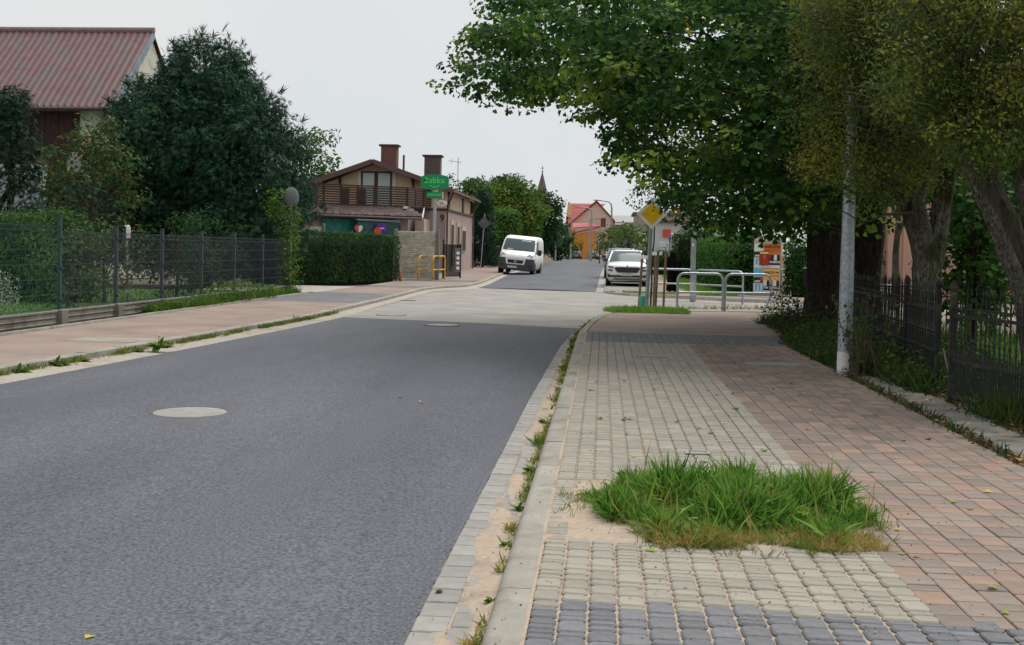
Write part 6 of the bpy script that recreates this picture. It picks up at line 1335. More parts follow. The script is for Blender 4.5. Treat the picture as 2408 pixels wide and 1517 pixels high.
MB().loft([[Vector((x * k, y, z0 + x2)) for x, x2 in ((-.14, 0), (.14, 0), (.14, .3), (-.14, .3))] for y, z0, k in ((-.6, .55, .6), (-.2, .5, 1.2), (.3, .55, 1.1), (.8, .75, .5))]).build('fairing', paint('moto_white', (.75, .75, .75)), bc, smooth=40); MB().rbox((0, .3, .88), (.26, .7, .1), .03).build('seat', M['plastic_black'], bc); MB().tube([(-.35, -.45, 1.05), (0, -.55, 1.0), (.35, -.45, 1.05)], .02, 6).build('handlebar', M['plastic_black'], bc); MB().tube([(0, -.65, .3), (0, -.48, 1.0)], .035, 6).build('fork', M['rim'], bc)

# ================================================================ FAR END OF THE STREET
def VX(z): return 1280.2 + z * .13323
def VY(z): return 438 + z * .13323
YH = 236.0; SH = FPX / YH
def hx(z, Y=YH): return at(VX(z), 0, Y=Y).x
def hz(zx, zy, Y=YH): return at(VX(zx), VY(zy), Y=Y).z
M['pinkwall'] = mat('gable_pink', (.66, .50, .42), .9, var=.04); M['yellowwall'] = mat('facade_yellow', (.68, .50, .20), .9, var=.06); M['creamwall'] = mat('facade_cream', (.62, .52, .36), .9, var=.06); M['orangewall'] = mat('annex_orange', (.62, .26, .04), .9, var=.05)
M['redroof'] = mat('red_metal_tile', (.34, .045, .05), .55, var=.08, rvar=.08)
rh = thing('red_roof_house', 'tall house with red tiled roof, pink gable and yellow street front', 'building', (hx(800), YH, .2))
xl, xr, xa = hx(560), hx(1300), hx(1000); ze, za = hz(600, 650), hz(1000, 275)
MB().prism([(xl, YH, .2), (xr, YH, .2), (xr, YH, hz(1290, 610)), (xa, YH, za - .15), (xl, YH, ze)], (0, 14, 0)).build('gable_wall', M['pinkwall'], rh)
for a, b in (((xl - .6, ze - .5), (xa, za + .05)), ((xr + .4, hz(1290, 610) - .25), (xa, za + .05))): MB().prism([(a[0], YH - .5, a[1]), (b[0], YH - .5, b[1]), (b[0], YH - .5, b[1] + .28), (a[0], YH - .5, a[1] + .28)], (0, 15, 0)).build('roof_slope', M['redroof'], rh)
xs = hx(400); xm = hx(500)
MB().prism([(xs, YH + .5, .2), (xl + 3.4, YH + .5, .2), (xl + 3.4, YH + .5, hz(500, 690)), (xs, YH + .5, hz(500, 690))], (0, 13, 0)).build('street_front', M['creamwall'], rh)
MB().prism([(xs + .5, YH + 1.2, hz(450, 690)), (xm + .6, YH + 1.2, hz(450, 690)), (xm + .4, YH + 1.2, hz(500, 290)), (xm - .1, YH + 1.2, hz(500, 270))], (0, 10, 0)).build('side_gable', M['yellowwall'], rh)
n = 12
for i in range(n):   # tiled slope facing us, course by course
    t0, t1 = i / n, (i + 1.05) / n
    zlo, zhi = hz(560, 660), hz(700, 285); y0, y1 = YH - .3, YH + 4.5
    MB().prism([(xm, y0 + (y1 - y0) * t0, zlo + (zhi - zlo) * t0), (xl + 5.5 * (t0 + .25), y0 + (y1 - y0) * t0, zlo + (zhi - zlo) * t0), (xl + 5.5 * (t1 + .25), y0 + (y1 - y0) * t1, zlo + (zhi - zlo) * t1 - .06), (xm, y0 + (y1 - y0) * t1, zlo + (zhi - zlo) * t1 - .06)], (0, 0, -.1)).build('tile_course', M['redroof'], rh)
MB().bar((xs - .4, YH + .2, hz(450, 695)), (xl + .5, YH + .2, hz(450, 695)), .5, .3).build('cornice', M['fascia'], rh)
M['winw'] = mat('window_frame_white', (.68, .67, .62), .6)
for zx in (430, 490):
    for zy in (810, 1010): 
        o = MB().box((hx(zx), YH + .45, hz(zx, zy)), (.8, .12, 1.7)).build('window', M['winw'], rh); MB().box((hx(zx), YH + .38, hz(zx, zy)), (.5, .08, 1.4)).build('pane', M['glassd'], o)
MB().box((hx(450), YH + .46, hz(450, 905)), (1.9, .1, .35)).build('string_course', M['winw'], rh)
for zy in (560, 640): MB().box((hx(480), YH + 1.15, hz(480, zy)), (.35, .1, .6)).build('window', M['glassd'], rh)
ox = thing('orange_annex', 'orange walled annex with red lean to roofs below the pink gable', 'building', (hx(700), YH - 10, .2))
Y2 = 226.0
MB().prism([(hx(600, Y2), Y2, .2), (hx(1000, Y2), Y2, .2), (hx(1000, Y2), Y2, hz(950, 790, Y2)), (hx(620, Y2), Y2, hz(640, 850, Y2))], (0, 8, 0)).build('wall', M['orangewall'], ox)
MB().prism([(hx(535, Y2), Y2 + 1, .2), (hx(625, Y2), Y2 + 1, .2), (hx(625, Y2), Y2 + 1, hz(600, 760, Y2)), (hx(535, Y2), Y2 + 1, hz(600, 800, Y2))], (0, 7, 0)).build('wall', M['orangewall'], ox)
MB().prism([(hx(580, Y2), Y2 - .4, hz(640, 845, Y2)), (hx(1080, Y2), Y2 - .4, hz(1060, 735, Y2)), (hx(1080, Y2), Y2 - .4, hz(1060, 712, Y2)), (hx(640, Y2), Y2 - .4, hz(640, 810, Y2))], (0, 8.6, .3)).build('roof', M['redroof'], ox)
MB().prism([(hx(575, Y2), Y2 + .2, hz(600, 745, Y2)), (hx(1060, Y2), Y2 + .2, hz(1000, 715, Y2)), (hx(900, Y2), Y2 + 4, hz(860, 655, Y2)), (hx(575, Y2), Y2 + 4, hz(600, 650, Y2))], (0, 0, .15)).build('roof', M['redroof'], ox)
for zx, zy in ((545, 920), (582, 870), (600, 1080), (560, 1090)): MB().box((hx(zx, Y2), Y2 + .96, hz(zx, zy, Y2)), (.35, .08, 1.1)).build('window', M['glassd'] if zy < 1000 else M['winw'], ox)
o = MB().box((hx(1126), YH - 3, hz(1126, 650)), (1.0, .9, 1.8)).build('chimney', M['chim'], rh); MB().box((hx(1126), YH - 3, hz(1126, 600)), (1.15, 1.05, .2)).build('chimney_cap', M['fascia'], o)
MB().box((hx(430, Y2), Y2 + 6, hz(430, 1040, Y2)), (.8, .1, 1.4)).build('shop_board', M['yellow'], rh)
# grey house behind, beige building beyond the street trees
gh = thing('grey_house', 'grey roofed house half hidden behind the street trees', 'building', (hx(1230, 215), 215, .2)); Yg = 245.0
MB().box((at(1475, 0, Y=Yg).x, Yg + 4, 4), (7, 8, 8)).build('wall', M['beige'], gh); MB().prism([(at(1440, 0, Y=Yg).x, Yg - .5, 7.3), (at(1500, 0, Y=Yg).x, Yg - .5, 7.3), (at(1500, 0, Y=Yg).x, Yg + 3, 9.3), (at(1440, 0, Y=Yg).x, Yg + 3, 9.3)], (0, 0, .2)).build('roof', mat('grey_sheet', (.34, .36, .38), .7, var=.06), gh)
bb = thing('beige_building', 'long beige building behind the parked cars and street trees', 'building', (5.5, 150, .2))
MB().box((8.3, 155, 3.4), (8.6, 10, 6.4)).build('wall', mat('beige_wall', (.36, .31, .25), .9, var=.1), bb); MB().box((8.3, 155, 6.7), (9.2, 10.6, .3)).build('roof', M['fascia'], bb)
for i in range(4): MB().box((4.9 + i * 1.7, 149.96, 3.4), (.9, .1, 1.6)).build('window', M['winw'], bb)
gs_ = thing('grey_shed', 'pale grey shed front behind the parked cars', 'shed', (3.2, 170, .2)); MB().box((3.6, 172, 1.9), (6.0, 4, 3.4)).build('wall', mat('shed_grey', (.36, .38, .39), .7, var=.08), gs_); MB().box((3.6, 171.8, 3.7), (6.4, 4.6, .2)).build('roof', M['fascia'], gs_)
# church spire
cs = at(1275, 430, Y=300); ch = thing('church_spire', 'slender dark church spire with cross above the treetops', 'church', (cs.x, 300, .2)); zb_, zt_ = at(1275, 440, Y=300).z, at(1275, 404, Y=300).z
MB().box((cs.x, 300, zb_ / 2 - .6), (2.3, 2.3, zb_ - .8)).build('tower', mat('tower_stone', (.16, .135, .12), .9, var=.15), ch); sp = MB(); sp.loft([[Vector((cs.x + r * math.cos(a), 300 + r * math.sin(a), z)) for a in [R(45 * i + 22) for i in range(8)]] for r, z in ((1.35, zb_ - 1.2), (1.05, zb_ + .3), (.06, zt_))]); sp.build('spire', mat('spire_copper', (.14, .10, .095), .8, var=.15), ch)
MB().bar((cs.x, 300, zt_ - .2), (cs.x, 300, zt_ + 1.5), .14).build('cross', M['iron_old'] if 'iron_old' in M else M['iron'], ch); MB().bar((cs.x - .4, 300, zt_ + .95), (cs.x + .4, 300, zt_ + .95), .14).build('cross', M['iron'], ch); MB().lathe([(.01, -.3), (.28, 0), (.01, .3)], (cs.x, 300, zt_), 10).build('orb', M['iron'], ch)
# street trees and lamps
BGD = 2.0
bgtree('street_tree', 'small street tree before the orange annex wall', 1411, 545, 135, 34, LM['shrub'], .3, 26, 1.2, 16, group='far street trees')
bgtree('street_tree', 'round street tree beside the white minivan', 1440, 527, 118, 58, LM['lime'], .3, 46, 1.6, 18, group='far street trees')
bgtree('street_tree', 'broad loose street tree above the parked white car', 1478, 522, 100, 66, LM['shrub'], .28, 50, 1.8, 18, group='far street trees')
bgtree('street_tree', 'loose street tree behind the staked tree and sign pole', 1525, 520, 90, 62, LM['lime'], .26, 46, 1.5, 18, group='far street trees')
bgtree('street_tree', 'thin young tree beside the orange annex corner', 1367, 560, 205, 12, LM['shrub'], .3, 14, 2.0, 16, group='far street trees')
M['lampgrey'] = mat('lamp_grey', (.30, .32, .33), .5, .4, var=.08)
def slamp(label, xp, yt, xt, yt2, Y, r=.07):
    a = at(xp, yt, Y=Y); b = at(xt, yt2, Y=Y); t = thing('street_lamp', label, 'street lamp', (a.x, Y, gz(Y)), group='street lamps down the road')
    MB().tube([(a.x, Y, .1), (a.x, Y, a.z)], [r * 1.3, r], 8).build('pole', M['lampgrey'], t, smooth=50); d = b.x - a.x
    MB().tube([(a.x, Y, a.z - .05), (a.x + d * .06, Y, a.z + (b.z - a.z) * .5), (a.x + d * .25, Y, a.z + (b.z - a.z) * .8), (b.x, Y, b.z)], [r, r * .9, r * .7, r * .6], 8).build('arm', M['lampgrey'], t, smooth=50); MB().rbox((b.x - .3 * (1 if d > 0 else -1) * -1, Y, b.z), (.8, .25, .12), .04).build('lantern', M['signback'], t)
slamp('curved street lamp before the peak of the pink gable', 1438.7, 488, 1408, 471, 150, .11); slamp('curved street lamp in front of the red tiled slope', 1392, 499, 1362, 487, 165, .1); slamp('short street lamp over the pink gable wall', 1387, 517, 1401, 515, 190, .1); slamp('street lamp at the yellow street front', 1344, 511, 1316, 500, 180, .1); slamp('street lamp half hidden in the dark far trees', 1308, 524, 1301, 510, 150, .08)
cp = at(1307.5, 608, z=.2); ct = thing('camera_pole', 'white pole with small box beside the black car', 'pole', (cp.x, cp.y, .2)); MB().tube([(cp.x, cp.y, .2), (cp.x, cp.y, 3.4)], .1, 8).build('pole', M['lampgrey'], ct, smooth=50); MB().rbox((cp.x, cp.y - .1, 3.45), (.4, .3, .4), .04).build('box', M['white'], ct)
# ================================================================ THE PERSON IN BLACK
pz = at(1582, 687, z=.09); per = thing('person', 'person in black hooded jacket and wide black trousers walking away', 'person', (pz.x, pz.y, .09), R(14), local=True)
M['blackcloth'] = mat('black_cloth', (.004, .0042, .0055), 1.0, var=.3, scale=9, bump=.4, bscale=14, spec=.1); M['skin'] = mat('skin', (.42, .26, .19), .6, var=.05)
vsk = {'pelvis': (0, 0, .86, .15, .12), 'waist': (0, .01, 1.02, .15, .11), 'chest': (0, .02, 1.22, .18, .125), 'neck': (0, .04, 1.38, .06, .06), 'head': (0, .07, 1.47, .085, .095), 'crown': (0, .07, 1.53, .075, .08),
       'shl': (-.17, .02, 1.27, .05, .05), 'ell': (-.26, .06, 1.06, .055, .055), 'wrl': (-.16, .24, 1.0, .04, .04), 'hal': (-.11, .30, 1.02, .03, .035),
       'shr': (.17, .02, 1.27, .05, .05), 'elr': (.26, .06, 1.06, .055, .055), 'wrr': (.16, .24, 1.0, .04, .04), 'har': (.11, .30, 1.02, .03, .035),
       'hpl': (-.1, 0, .82, .1, .1), 'knl': (-.12, .02, .46, .065, .065), 'anl': (-.13, -.02, .09, .045, .045), 'ftl': (-.14, .13, .045, .035, .03),
       'hpr': (.1, 0, .82, .1, .1), 'knr': (.11, .05, .46, .065, .065), 'anr': (.11, .1, .09, .045, .045), 'ftr': (.12, .25, .045, .035, .03)}
ks = list(vsk); ed = [('pelvis', 'waist'), ('waist', 'chest'), ('chest', 'neck'), ('neck', 'head'), ('head', 'crown'), ('chest', 'shl'), ('shl', 'ell'), ('ell', 'wrl'), ('wrl', 'hal'), ('chest', 'shr'), ('shr', 'elr'), ('elr', 'wrr'), ('wrr', 'har'), ('pelvis', 'hpl'), ('hpl', 'knl'), ('knl', 'anl'), ('anl', 'ftl'), ('pelvis', 'hpr'), ('hpr', 'knr'), ('knr', 'anr'), ('anr', 'ftr')]
# five fingers on each hand, rooted in the palm
for s, pre in ((-1, 'l'), (1, 'r')):
    for i in range(4):
        x = s * (.11 - .022 * i * .9 + .03); n1, n2 = 'f%s%da' % (pre, i), 'f%s%db' % (pre, i)
        vsk[n1] = (x, .345, 1.03 - .012 * i, .009, .009); vsk[n2] = (x - s * .015, .375 - .006 * abs(i - 1.5), 1.0 - .012 * i, .008, .008); ks += [n1, n2]; ed += [('ha' + pre, n1), (n1, n2)]
    vsk['t' + pre] = (s * .07, .29, 1.06, .01, .01); vsk['u' + pre] = (s * .055, .325, 1.07, .009, .009); ks += ['t' + pre, 'u' + pre]; ed += [('ha' + pre, 't' + pre), ('t' + pre, 'u' + pre)]
me = bpy.data.meshes.new('body'); me.from_pydata([vsk[k][:3] for k in ks], [(ks.index(a), ks.index(b)) for a, b in ed], [])
bo = put('body', me, per); sk_ = bo.modifiers.new('skin', 'SKIN')
for i, k in enumerate(ks): me.skin_vertices[0].data[i].radius = vsk[k][3:5]; me.skin_vertices[0].data[i].use_root = (k == 'pelvis')
sk_.use_smooth_shade = True; sb_ = bo.modifiers.new('sub', 'SUBSURF'); sb_.levels = sb_.render_levels = 1
me.materials.append(M['skin'])
def ell(cx, cy, z, rx, ry, n=16, wob=0.0, ph=0): return [Vector((cx + rx * math.cos(a) * (1 + wob * math.sin(5 * a + ph)), cy + ry * math.sin(a) * (1 + wob * math.sin(5 * a + ph)), z)) for a in [2 * PI * j / n for j in range(n)]]
MB().loft([ell(0, .01, .80, .235, .19, 16, .05, 1), ell(0, .01, .86, .24, .195, 16, .04, 2), ell(0, .01, 1.0, .225, .175, 16, .03, 3), ell(0, .01, 1.15, .25, .165, 16, .02), ell(0, .02, 1.28, .255, .15), ell(0, .03, 1.345, .19, .125), ell(0, .04, 1.40, .12, .10)]).build('jacket', M['blackcloth'], per, smooth=60)
hd = MB().loft([ell(0, .03, 1.34, .15, .13), ell(0, .02, 1.40, .135, .13), ell(0, .03, 1.47, .128, .135), ell(0, .05, 1.54, .11, .12), ell(0, .07, 1.59, .07, .08), ell(0, .08, 1.605, .02, .02)]).build('hood', M['blackcloth'], per, smooth=60)
for s in (-1, 1):
    MB().tube([Vector((s * .12, .02, 1.35)), Vector((s * .275, .03, 1.18)), Vector((s * .285, .07, 1.05)), Vector((s * .23, .18, .99)), Vector((s * .155, .26, 1.0))], [.07, .085, .078, .065, .055], 12).build('sleeve', M['blackcloth'], per, smooth=60)
    fy = -.02 if s < 0 else .09
    MB().loft([ell(s * .09, 0, .86, .135, .15), ell(s * .11, .01, .65, .125, .135, 16, .03), ell(s * .125, fy * .4, .4, .125, .14, 16, .05, s), ell(s * .135, fy * .9, .16, .135, .155, 16, .06, s), ell(s * .135, fy, .045, .14, .165, 16, .05, s)]).build('trouser_leg', M['blackcloth'], per, smooth=60)
    MB().loft([[Vector((s * .13 + x, y + fy, z)) for x, z in ((-.045 * k, 0), (.045 * k, 0), (.05 * k, .03), (.03 * k, .08 * h), (-.03 * k, .08 * h), (-.05 * k, .03))] for y, k, h in ((-.1, .7, .9), (-.02, 1, 1), (.1, 1.05, .7), (.19, .6, .45))]).build('shoe', M['white'], per, smooth=50)
MB().bar((-.02, -.2, .88), (.12, -.195, .90), .006, .03).build('hem_print', M['white'], per); MB().bar((.1, -.2, .9), (.12, -.195, .95), .006, .02).build('hem_print', M['white'], per)
# ================================================================ GRASS, WEEDS, LEAVES
random.seed(77)
def blades(name, P, H, m, parent=None, kind='stuff', lean=.35, wd=1.0, rng=RNG):
    k = len(P); up = np.array([0, 0, 1.0]) + rng.normal(size=(k, 3)) * lean * [1, 1, .2]; T = np.array(BLADE[0]) * [1, wd, 1]
    A, B, C = frame(rng.normal(size=(k, 3)) * [1, 1, .1], up); A2 = unit(up); B2 = unit(np.cross(A2, rng.normal(size=(k, 3)))); C2 = np.cross(A2, B2)
    return inst(name, T, BLADE[1], P, A2, B2, C2, H, m, parent, kind)
# the tree pit full of grass
pit_ = struct('tree_pit', MB().strip([[(x, y, (SZ - .004 if 5.95 < y < 7.7 else SZ - .03) + .03 * max(0, 1 - ((x - .7) / .95) ** 2 - ((y - 6.75) / .85) ** 2) + .003 * vnoise(x * 4, y * 4)) for x in ys(-.29, 1.44, 18)] for y in ys(5.9, 7.74, 18)]), M['sand'])
k = 34000; q = RNG.random((k, 2)); X = -.22 + q[:, 0] * 1.80; Y = 5.9 + q[:, 1] * 1.84
nzv = np.array([vnoise(a * 2.2, b * 2.2) for a, b in zip(X, Y)])
e = ((X - .74) / .88) ** 2 + ((Y - 6.78) / .82) ** 2 + .42 * nzv; keep = e < 1; X, Y, e = X[keep], Y[keep], e[keep]
h = (.03 + .085 * np.sqrt(np.clip(1 - e, 0, 1)) * RNG.uniform(.3, 1.3, len(X)) + .05 * (Y - 6.0) * np.clip(1 - e, 0, 1) * RNG.uniform(.5, 1.2, len(X))) * (1 + .4 * np.sin(X * 7 + 2 * np.sin(Y * 6))); Z = SZ + .025 * np.clip(1 - e, 0, 1)
P = np.stack([X, Y, Z], 1); dry = (RNG.random(len(X)) < np.clip(.06 + (6.52 - Y) * 2.2, .06, .92)) | (RNG.random(len(X)) < np.clip((e - .75) * 2.2, 0, .6))
gr_ = ~dry & (RNG.random(len(X)) < .45)
g0 = blades('bright_grass', P[gr_], h[gr_] * 1.3, LM['lit'], lean=.8, wd=1.0); tag(g0, 'blades tinted as if brightly lit, mixed into the tree pit grass', 'grass')
g1 = blades('grass_patch', P[~dry & ~gr_], h[~dry & ~gr_] * 1.25, LM['grass'], lean=.75, wd=1.1); tag(g1, 'overgrown green grass filling the square tree pit in the cobbles', 'grass')
g2 = blades('dry_grass', P[dry], np.maximum(.05, h[dry] * .75), LM['straw'], lean=.85, wd=1.2); tag(g2, 'yellowed dry grass along the front edge of the tree pit', 'grass')
k = 2600; PX_ = np.stack([RNG.uniform(.25, 1.5, k), 6.0 + RNG.random(k) ** 1.6 * .34, np.full(k, SZ)], 1); PX_[:, 1] += .05 * np.sin(PX_[:, 0] * 9)
tag(blades('dry_grass', PX_, RNG.uniform(.035, .085, k), LM['straw'], lean=.95, wd=1.1), 'matted straw coloured grass spilling onto the cobbles before the tree pit', 'grass')
k = 1500; a_ = RNG.uniform(0, 2 * PI, k); r_ = RNG.uniform(.92, 1.22, k); PX_ = np.stack([.72 + .86 * r_ * np.cos(a_), 6.78 + .82 * r_ * np.sin(a_), np.full(k, SZ)], 1); kp = np.array([vnoise(p[0] * 5, p[1] * 5) > .25 for p in PX_]) & (PX_[:, 0] < 1.72) & (PX_[:, 0] > -.24)
tag(blades('stray_grass', PX_[kp], RNG.uniform(.03, .07, int(kp.sum())), LM['weed'], lean=.9, wd=1.3), 'low stray grass creeping out round the tree pit', 'grass')
k = 260; sel = RNG.integers(0, len(P), k); sel = sel[e[sel] < .6]; tag(blades('arching_grass', P[sel], RNG.uniform(.18, .28, len(sel)), LM['lit'], lean=.95, wd=1.0), 'long arching blades drooping over the tree pit grass', 'grass')
k = 420; sel = RNG.integers(0, len(P), k); PP = P[sel] + np.stack([np.zeros(k), np.zeros(k), h[sel] * RNG.uniform(.3, .95, k)], 1); A, B, C = frame(RNG.normal(size=(k, 3)) * .5 + [0, -.2, 1], RNG.normal(size=(k, 3)) * [1, 1, .35]); tag(inst('clover_leaves', LEAF[0], LEAF[1], PP, A, B, C, RNG.uniform(.03, .07, k), LM['weed'], None), 'broad weed leaves mixed through the tree pit grass', 'weeds')
k = 60; sel = RNG.integers(0, len(P), k); tag(blades('seed_stalks', P[sel], RNG.uniform(.22, .36, k), LM['straw'], lean=.55, wd=.45), 'thin dry seed stalks standing above the tree pit grass', 'grass')
# low growth running along both kerbs
def strip_growth(name, label, fx, y0, y1, n, m, hr, w_):
    out = []
    while len(out) < n:
        y = y0 + (y1 - y0) * random.random() ** 1.15
        if vnoise(3.1, y * 1.1) + rnd(-.5, .5) > -.15: out.append((fx(y) + random.gauss(0, w_), y, .012))
    tag(blades(name, np.array(out), RNG.uniform(*hr, n), m, lean=.8, wd=2.0), label, 'weeds')
strip_growth('gutter_weeds', 'low yellow green growth running along the right kerb foot', lambda y: lerp(RK, y) - .105, 4.2, 28, 2600, LM['weed'], (.02, .06), .018)
strip_growth('gutter_weeds', 'dry brownish growth along the right kerb foot', lambda y: lerp(RK, y) - .11, 4.2, 24, 1600, LM['straw'], (.015, .05), .022)
strip_growth('gutter_weeds', 'ragged green growth running along the left kerb foot', lambda y: lerp(LK, y) + .035, 9.5, 27, 3600, LM['weed'], (.03, .11), .03)
strip_growth('gutter_weeds', 'dry brown growth along the left kerb foot', lambda y: lerp(LK, y) + .05, 9.5, 27, 1800, LM['straw'], (.02, .08), .035)
# reusable weed tufts
def tuft_mesh(i):
    rng = np.random.default_rng(100 + i); k = 46; r = rng.normal(size=(k, 2)) * [.022, .05]; P = np.stack([r[:, 0], r[:, 1], np.zeros(k)], 1)
    if i % 3 == 2:
        A, B, C = frame(rng.normal(size=(k, 3)) * .4 + [0, 0, 1], np.concatenate([rng.normal(size=(k, 2)), np.full((k, 1), .45)], 1)); o = inst('weed_tuft', np.array(LEAF[0]) * [1, .8, 1], LEAF[1], P * .4, A, B, C, rng.uniform(.05, .13, k), LM['weed'], None, None)
    else: o = blades('weed_tuft', P, rng.uniform(.04, .12, k), LM['weed'] if i % 3 else LM['straw'], None, None, .75, 2.0, rng)
    return o
protos = [tuft_mesh(i) for i in range(6)]
def tufts(spots, label, group):
    for j, (x, y, z, s) in enumerate(spots):
        pr = random.choice(protos); o = bpy.data.objects.new('weed_tuft', pr.data); COL.objects.link(o); o.location = (x, y, z); o.rotation_euler = (0, 0, rnd(-.4, .4)); o.scale = (s * 1.2, s, s); tag(o, label, 'weed', group)
sp_ = []
y = 4.3
while y < 27.5: sp_.append((lerp(RK, y) - .10 + rnd(-.04, .015), y, .012, rnd(.35, 1.0) * (1 if y > 7 else .75))); y += rnd(.15, .75) if y < 9 else rnd(.12, .5)
for y0_, y1_, lb in ((0, 4.9, 'small weed tuft in the right gutter beside the dark cobble band'), (4.9, 8, 'small weed tuft in the right gutter beside the grass patch'), (8, 19, 'small weed tuft in the right gutter beside the shaded grey cobbles'), (19, 40, 'small weed tuft in the right gutter near the junction corner')):
    tufts([q for q in sp_ if y0_ <= q[1] < y1_], lb, 'weeds along the right kerb')
sp_ = []; y = 10.5
while y < 25: sp_.append((lerp(LK, y) + .05 + rnd(-.02, .06), y, .015, rnd(.6, 1.5))); y += rnd(.3, 1.3)
tufts(sp_, 'weed tuft growing in the gutter of the left kerb', 'weeds along the left kerb')
tufts([(rnd(-.2, 1.4), rnd(5, 14), SZ - .005, rnd(.25, .4)) for _ in range(10)] , 'tiny weed in a joint of the grey cobbles', 'weeds in the cobble joints')
for pr in protos: bpy.data.objects.remove(pr)
d_ = at(372, 812, z=.1); k = 16; dn = thing('dandelion', 'dandelion with a yellow flower at the left kerb', 'flower', (d_.x, d_.y, .08)); P = np.tile([[d_.x, d_.y, .08]], (k, 1)).astype(float); A, B, C = frame(RNG.normal(size=(k, 3)) * .3 + [0, 0, 1], np.concatenate([RNG.normal(size=(k, 2)), np.full((k, 1), .6)], 1)); inst('leaves', LEAF[0], LEAF[1], P, A, B, C, RNG.uniform(.12, .24, k), LM['weed'], dn); MB().tube([(d_.x, d_.y, .08), (d_.x + .03, d_.y - .05, .24)], .005, 5).build('stalk', LM['weed'], dn); MB().lathe([(.002, 0), (.035, .012), (.03, .022), (.002, .026)], (d_.x + .03, d_.y - .05, .235), 12).build('flower_head', M['yellow'], dn)
# grass by the corner sign, bright
def area_grass(name, label, fn, n, hr, m=None, lean=.4, wd=1.6):
    P = np.array([fn() for _ in range(n)]); tag(blades(name, P, RNG.uniform(*hr, n), m or LM['grass'], lean=lean, wd=wd), label, 'grass')
c0, c1 = at(1425, 736, z=.08), at(1598, 737, z=.08)
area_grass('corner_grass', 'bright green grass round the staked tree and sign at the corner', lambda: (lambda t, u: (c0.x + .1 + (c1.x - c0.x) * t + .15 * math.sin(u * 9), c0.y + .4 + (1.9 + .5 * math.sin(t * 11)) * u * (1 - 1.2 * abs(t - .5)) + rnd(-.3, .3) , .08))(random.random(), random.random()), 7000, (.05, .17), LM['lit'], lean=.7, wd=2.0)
area_grass('kerb_grass', 'ragged dry grass below the hoop railings at the side street', lambda: (lambda t: (1.9 + 3.2 * t, at(1600 + 210 * t, 727, z=.08).y + rnd(-.25, .2), .08))(random.random()), 480, (.04, .2), LM['straw'], lean=.7, wd=1.4)
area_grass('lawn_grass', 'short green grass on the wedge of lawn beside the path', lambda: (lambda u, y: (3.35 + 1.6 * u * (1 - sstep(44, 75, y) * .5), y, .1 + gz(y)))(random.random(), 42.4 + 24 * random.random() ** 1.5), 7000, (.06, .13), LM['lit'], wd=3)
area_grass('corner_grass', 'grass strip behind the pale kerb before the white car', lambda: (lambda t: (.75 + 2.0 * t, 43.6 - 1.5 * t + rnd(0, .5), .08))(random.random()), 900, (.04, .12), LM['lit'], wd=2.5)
# weeds at the foot of the left fence
def lweed():
    y = 24 + 12 * random.random(); d = math.exp(-((y - 29.5) / 3.2) ** 2) + .35; return (FX + .12 + .45 * random.random() ** 1.6 * min(1, d + .2), y, .08)
area_grass('fence_weeds', 'tangled weeds along the concrete plinth of the mesh fence', lweed, 4200, (.06, .32), LM['ivy'], .6, 1.0)
k = 5200; P = np.array([lweed() for _ in range(k)]); P[:, 2] += RNG.random(k) ** 1.4 * (.12 + .45 * np.exp(-((P[:, 1] - 30) / 3.5) ** 2)); A, B, C = frame(RNG.normal(size=(k, 3)) * .6 + [.3, -.2, 1], RNG.normal(size=(k, 3))); tag(inst('fence_weeds', LEAF[0], LEAF[1], P, A, B, C, RNG.uniform(.03, .08, k), LM['ivy'], None), 'broad leaved weeds spilling over the plinth of the mesh fence', 'weeds')
P = np.array([(rnd(-18, -10.1), rnd(17, 36), .07) for _ in range(9000)]); tag(blades('garden_grass', P, RNG.uniform(.05, .12, 9000), LM['grass'], lean=.5, wd=3), 'mown garden grass behind the mesh fence', 'grass')
# right verge: thick weeds round lamp post and ginkgo foot
def rverge():
    while True:
        y = rnd(13.2, 26); x = rnd(3.05, 5.2); 
        lim = 3.55 - .75 * math.exp(-((y - 18.6) / 2.6) ** 2) + .12 * vnoise(x * .5, y) if y > 15 else 3.2 + .1 * vnoise(1, y * 2)
        if x > lim and not (abs(x - lp.x) < .3 and y < lp.y + .15) and (y > 14.9 or x < 3.9 or random.random() < .5): return (x, y, .05)
k = 20000; P = np.array([rverge() for _ in range(k)]); hh = RNG.uniform(.1, .34, k) * np.clip((P[:, 0] - 2.7) / .8, .35, 1.2); tag(blades('verge_grass', P, hh, LM['shade_tone_grass'], lean=.65, wd=.9), 'long grass darkened as if in shade round the lamp post and ginkgo foot', 'grass')
k = 9000; P = np.array([rverge() for _ in range(k)]); P[:, 2] += RNG.random(k) ** 1.6 * .5 * np.clip((P[:, 0] - 2.9) / .8, .15, 1); A, B, C = frame(RNG.normal(size=(k, 3)) * .6 + [-.3, -.3, .9], RNG.normal(size=(k, 3))); tag(inst('verge_weeds', LEAF[0], LEAF[1], P, A, B, C, RNG.uniform(.03, .08, k), LM['shade_tone_grass'], None), 'leafy weeds climbing round lamp post and iron fence foot', 'weeds')
k = 900; P = np.array([(rnd(3.1, 4.1), rnd(9, 15), .06) for _ in range(k)]); P[:, 0] = np.where(RNG.random(k) < .55, 3.15 + RNG.normal(size=k) * .05, 3.78 + RNG.normal(size=k) * .1); tag(blades('border_grass', P, RNG.uniform(.04, .13, k), LM['shade_tone_grass'], lean=.7, wd=2), 'scruffy grass in the joints beside the concrete border slabs', 'grass')
k = 1300; cgr = (4.05, 11.3); P = np.stack([RNG.normal(size=k) * .14 + cgr[0] - .12, RNG.normal(size=k) * .25 + cgr[1], np.full(k, .06)], 1); tag(blades('fence_tuft', P, RNG.uniform(.15, .34, k), LM['shade_tone_grass'], lean=.5, wd=.5), 'tall grass tuft darkened as if in shade at the foot of the near fence panel', 'grass')
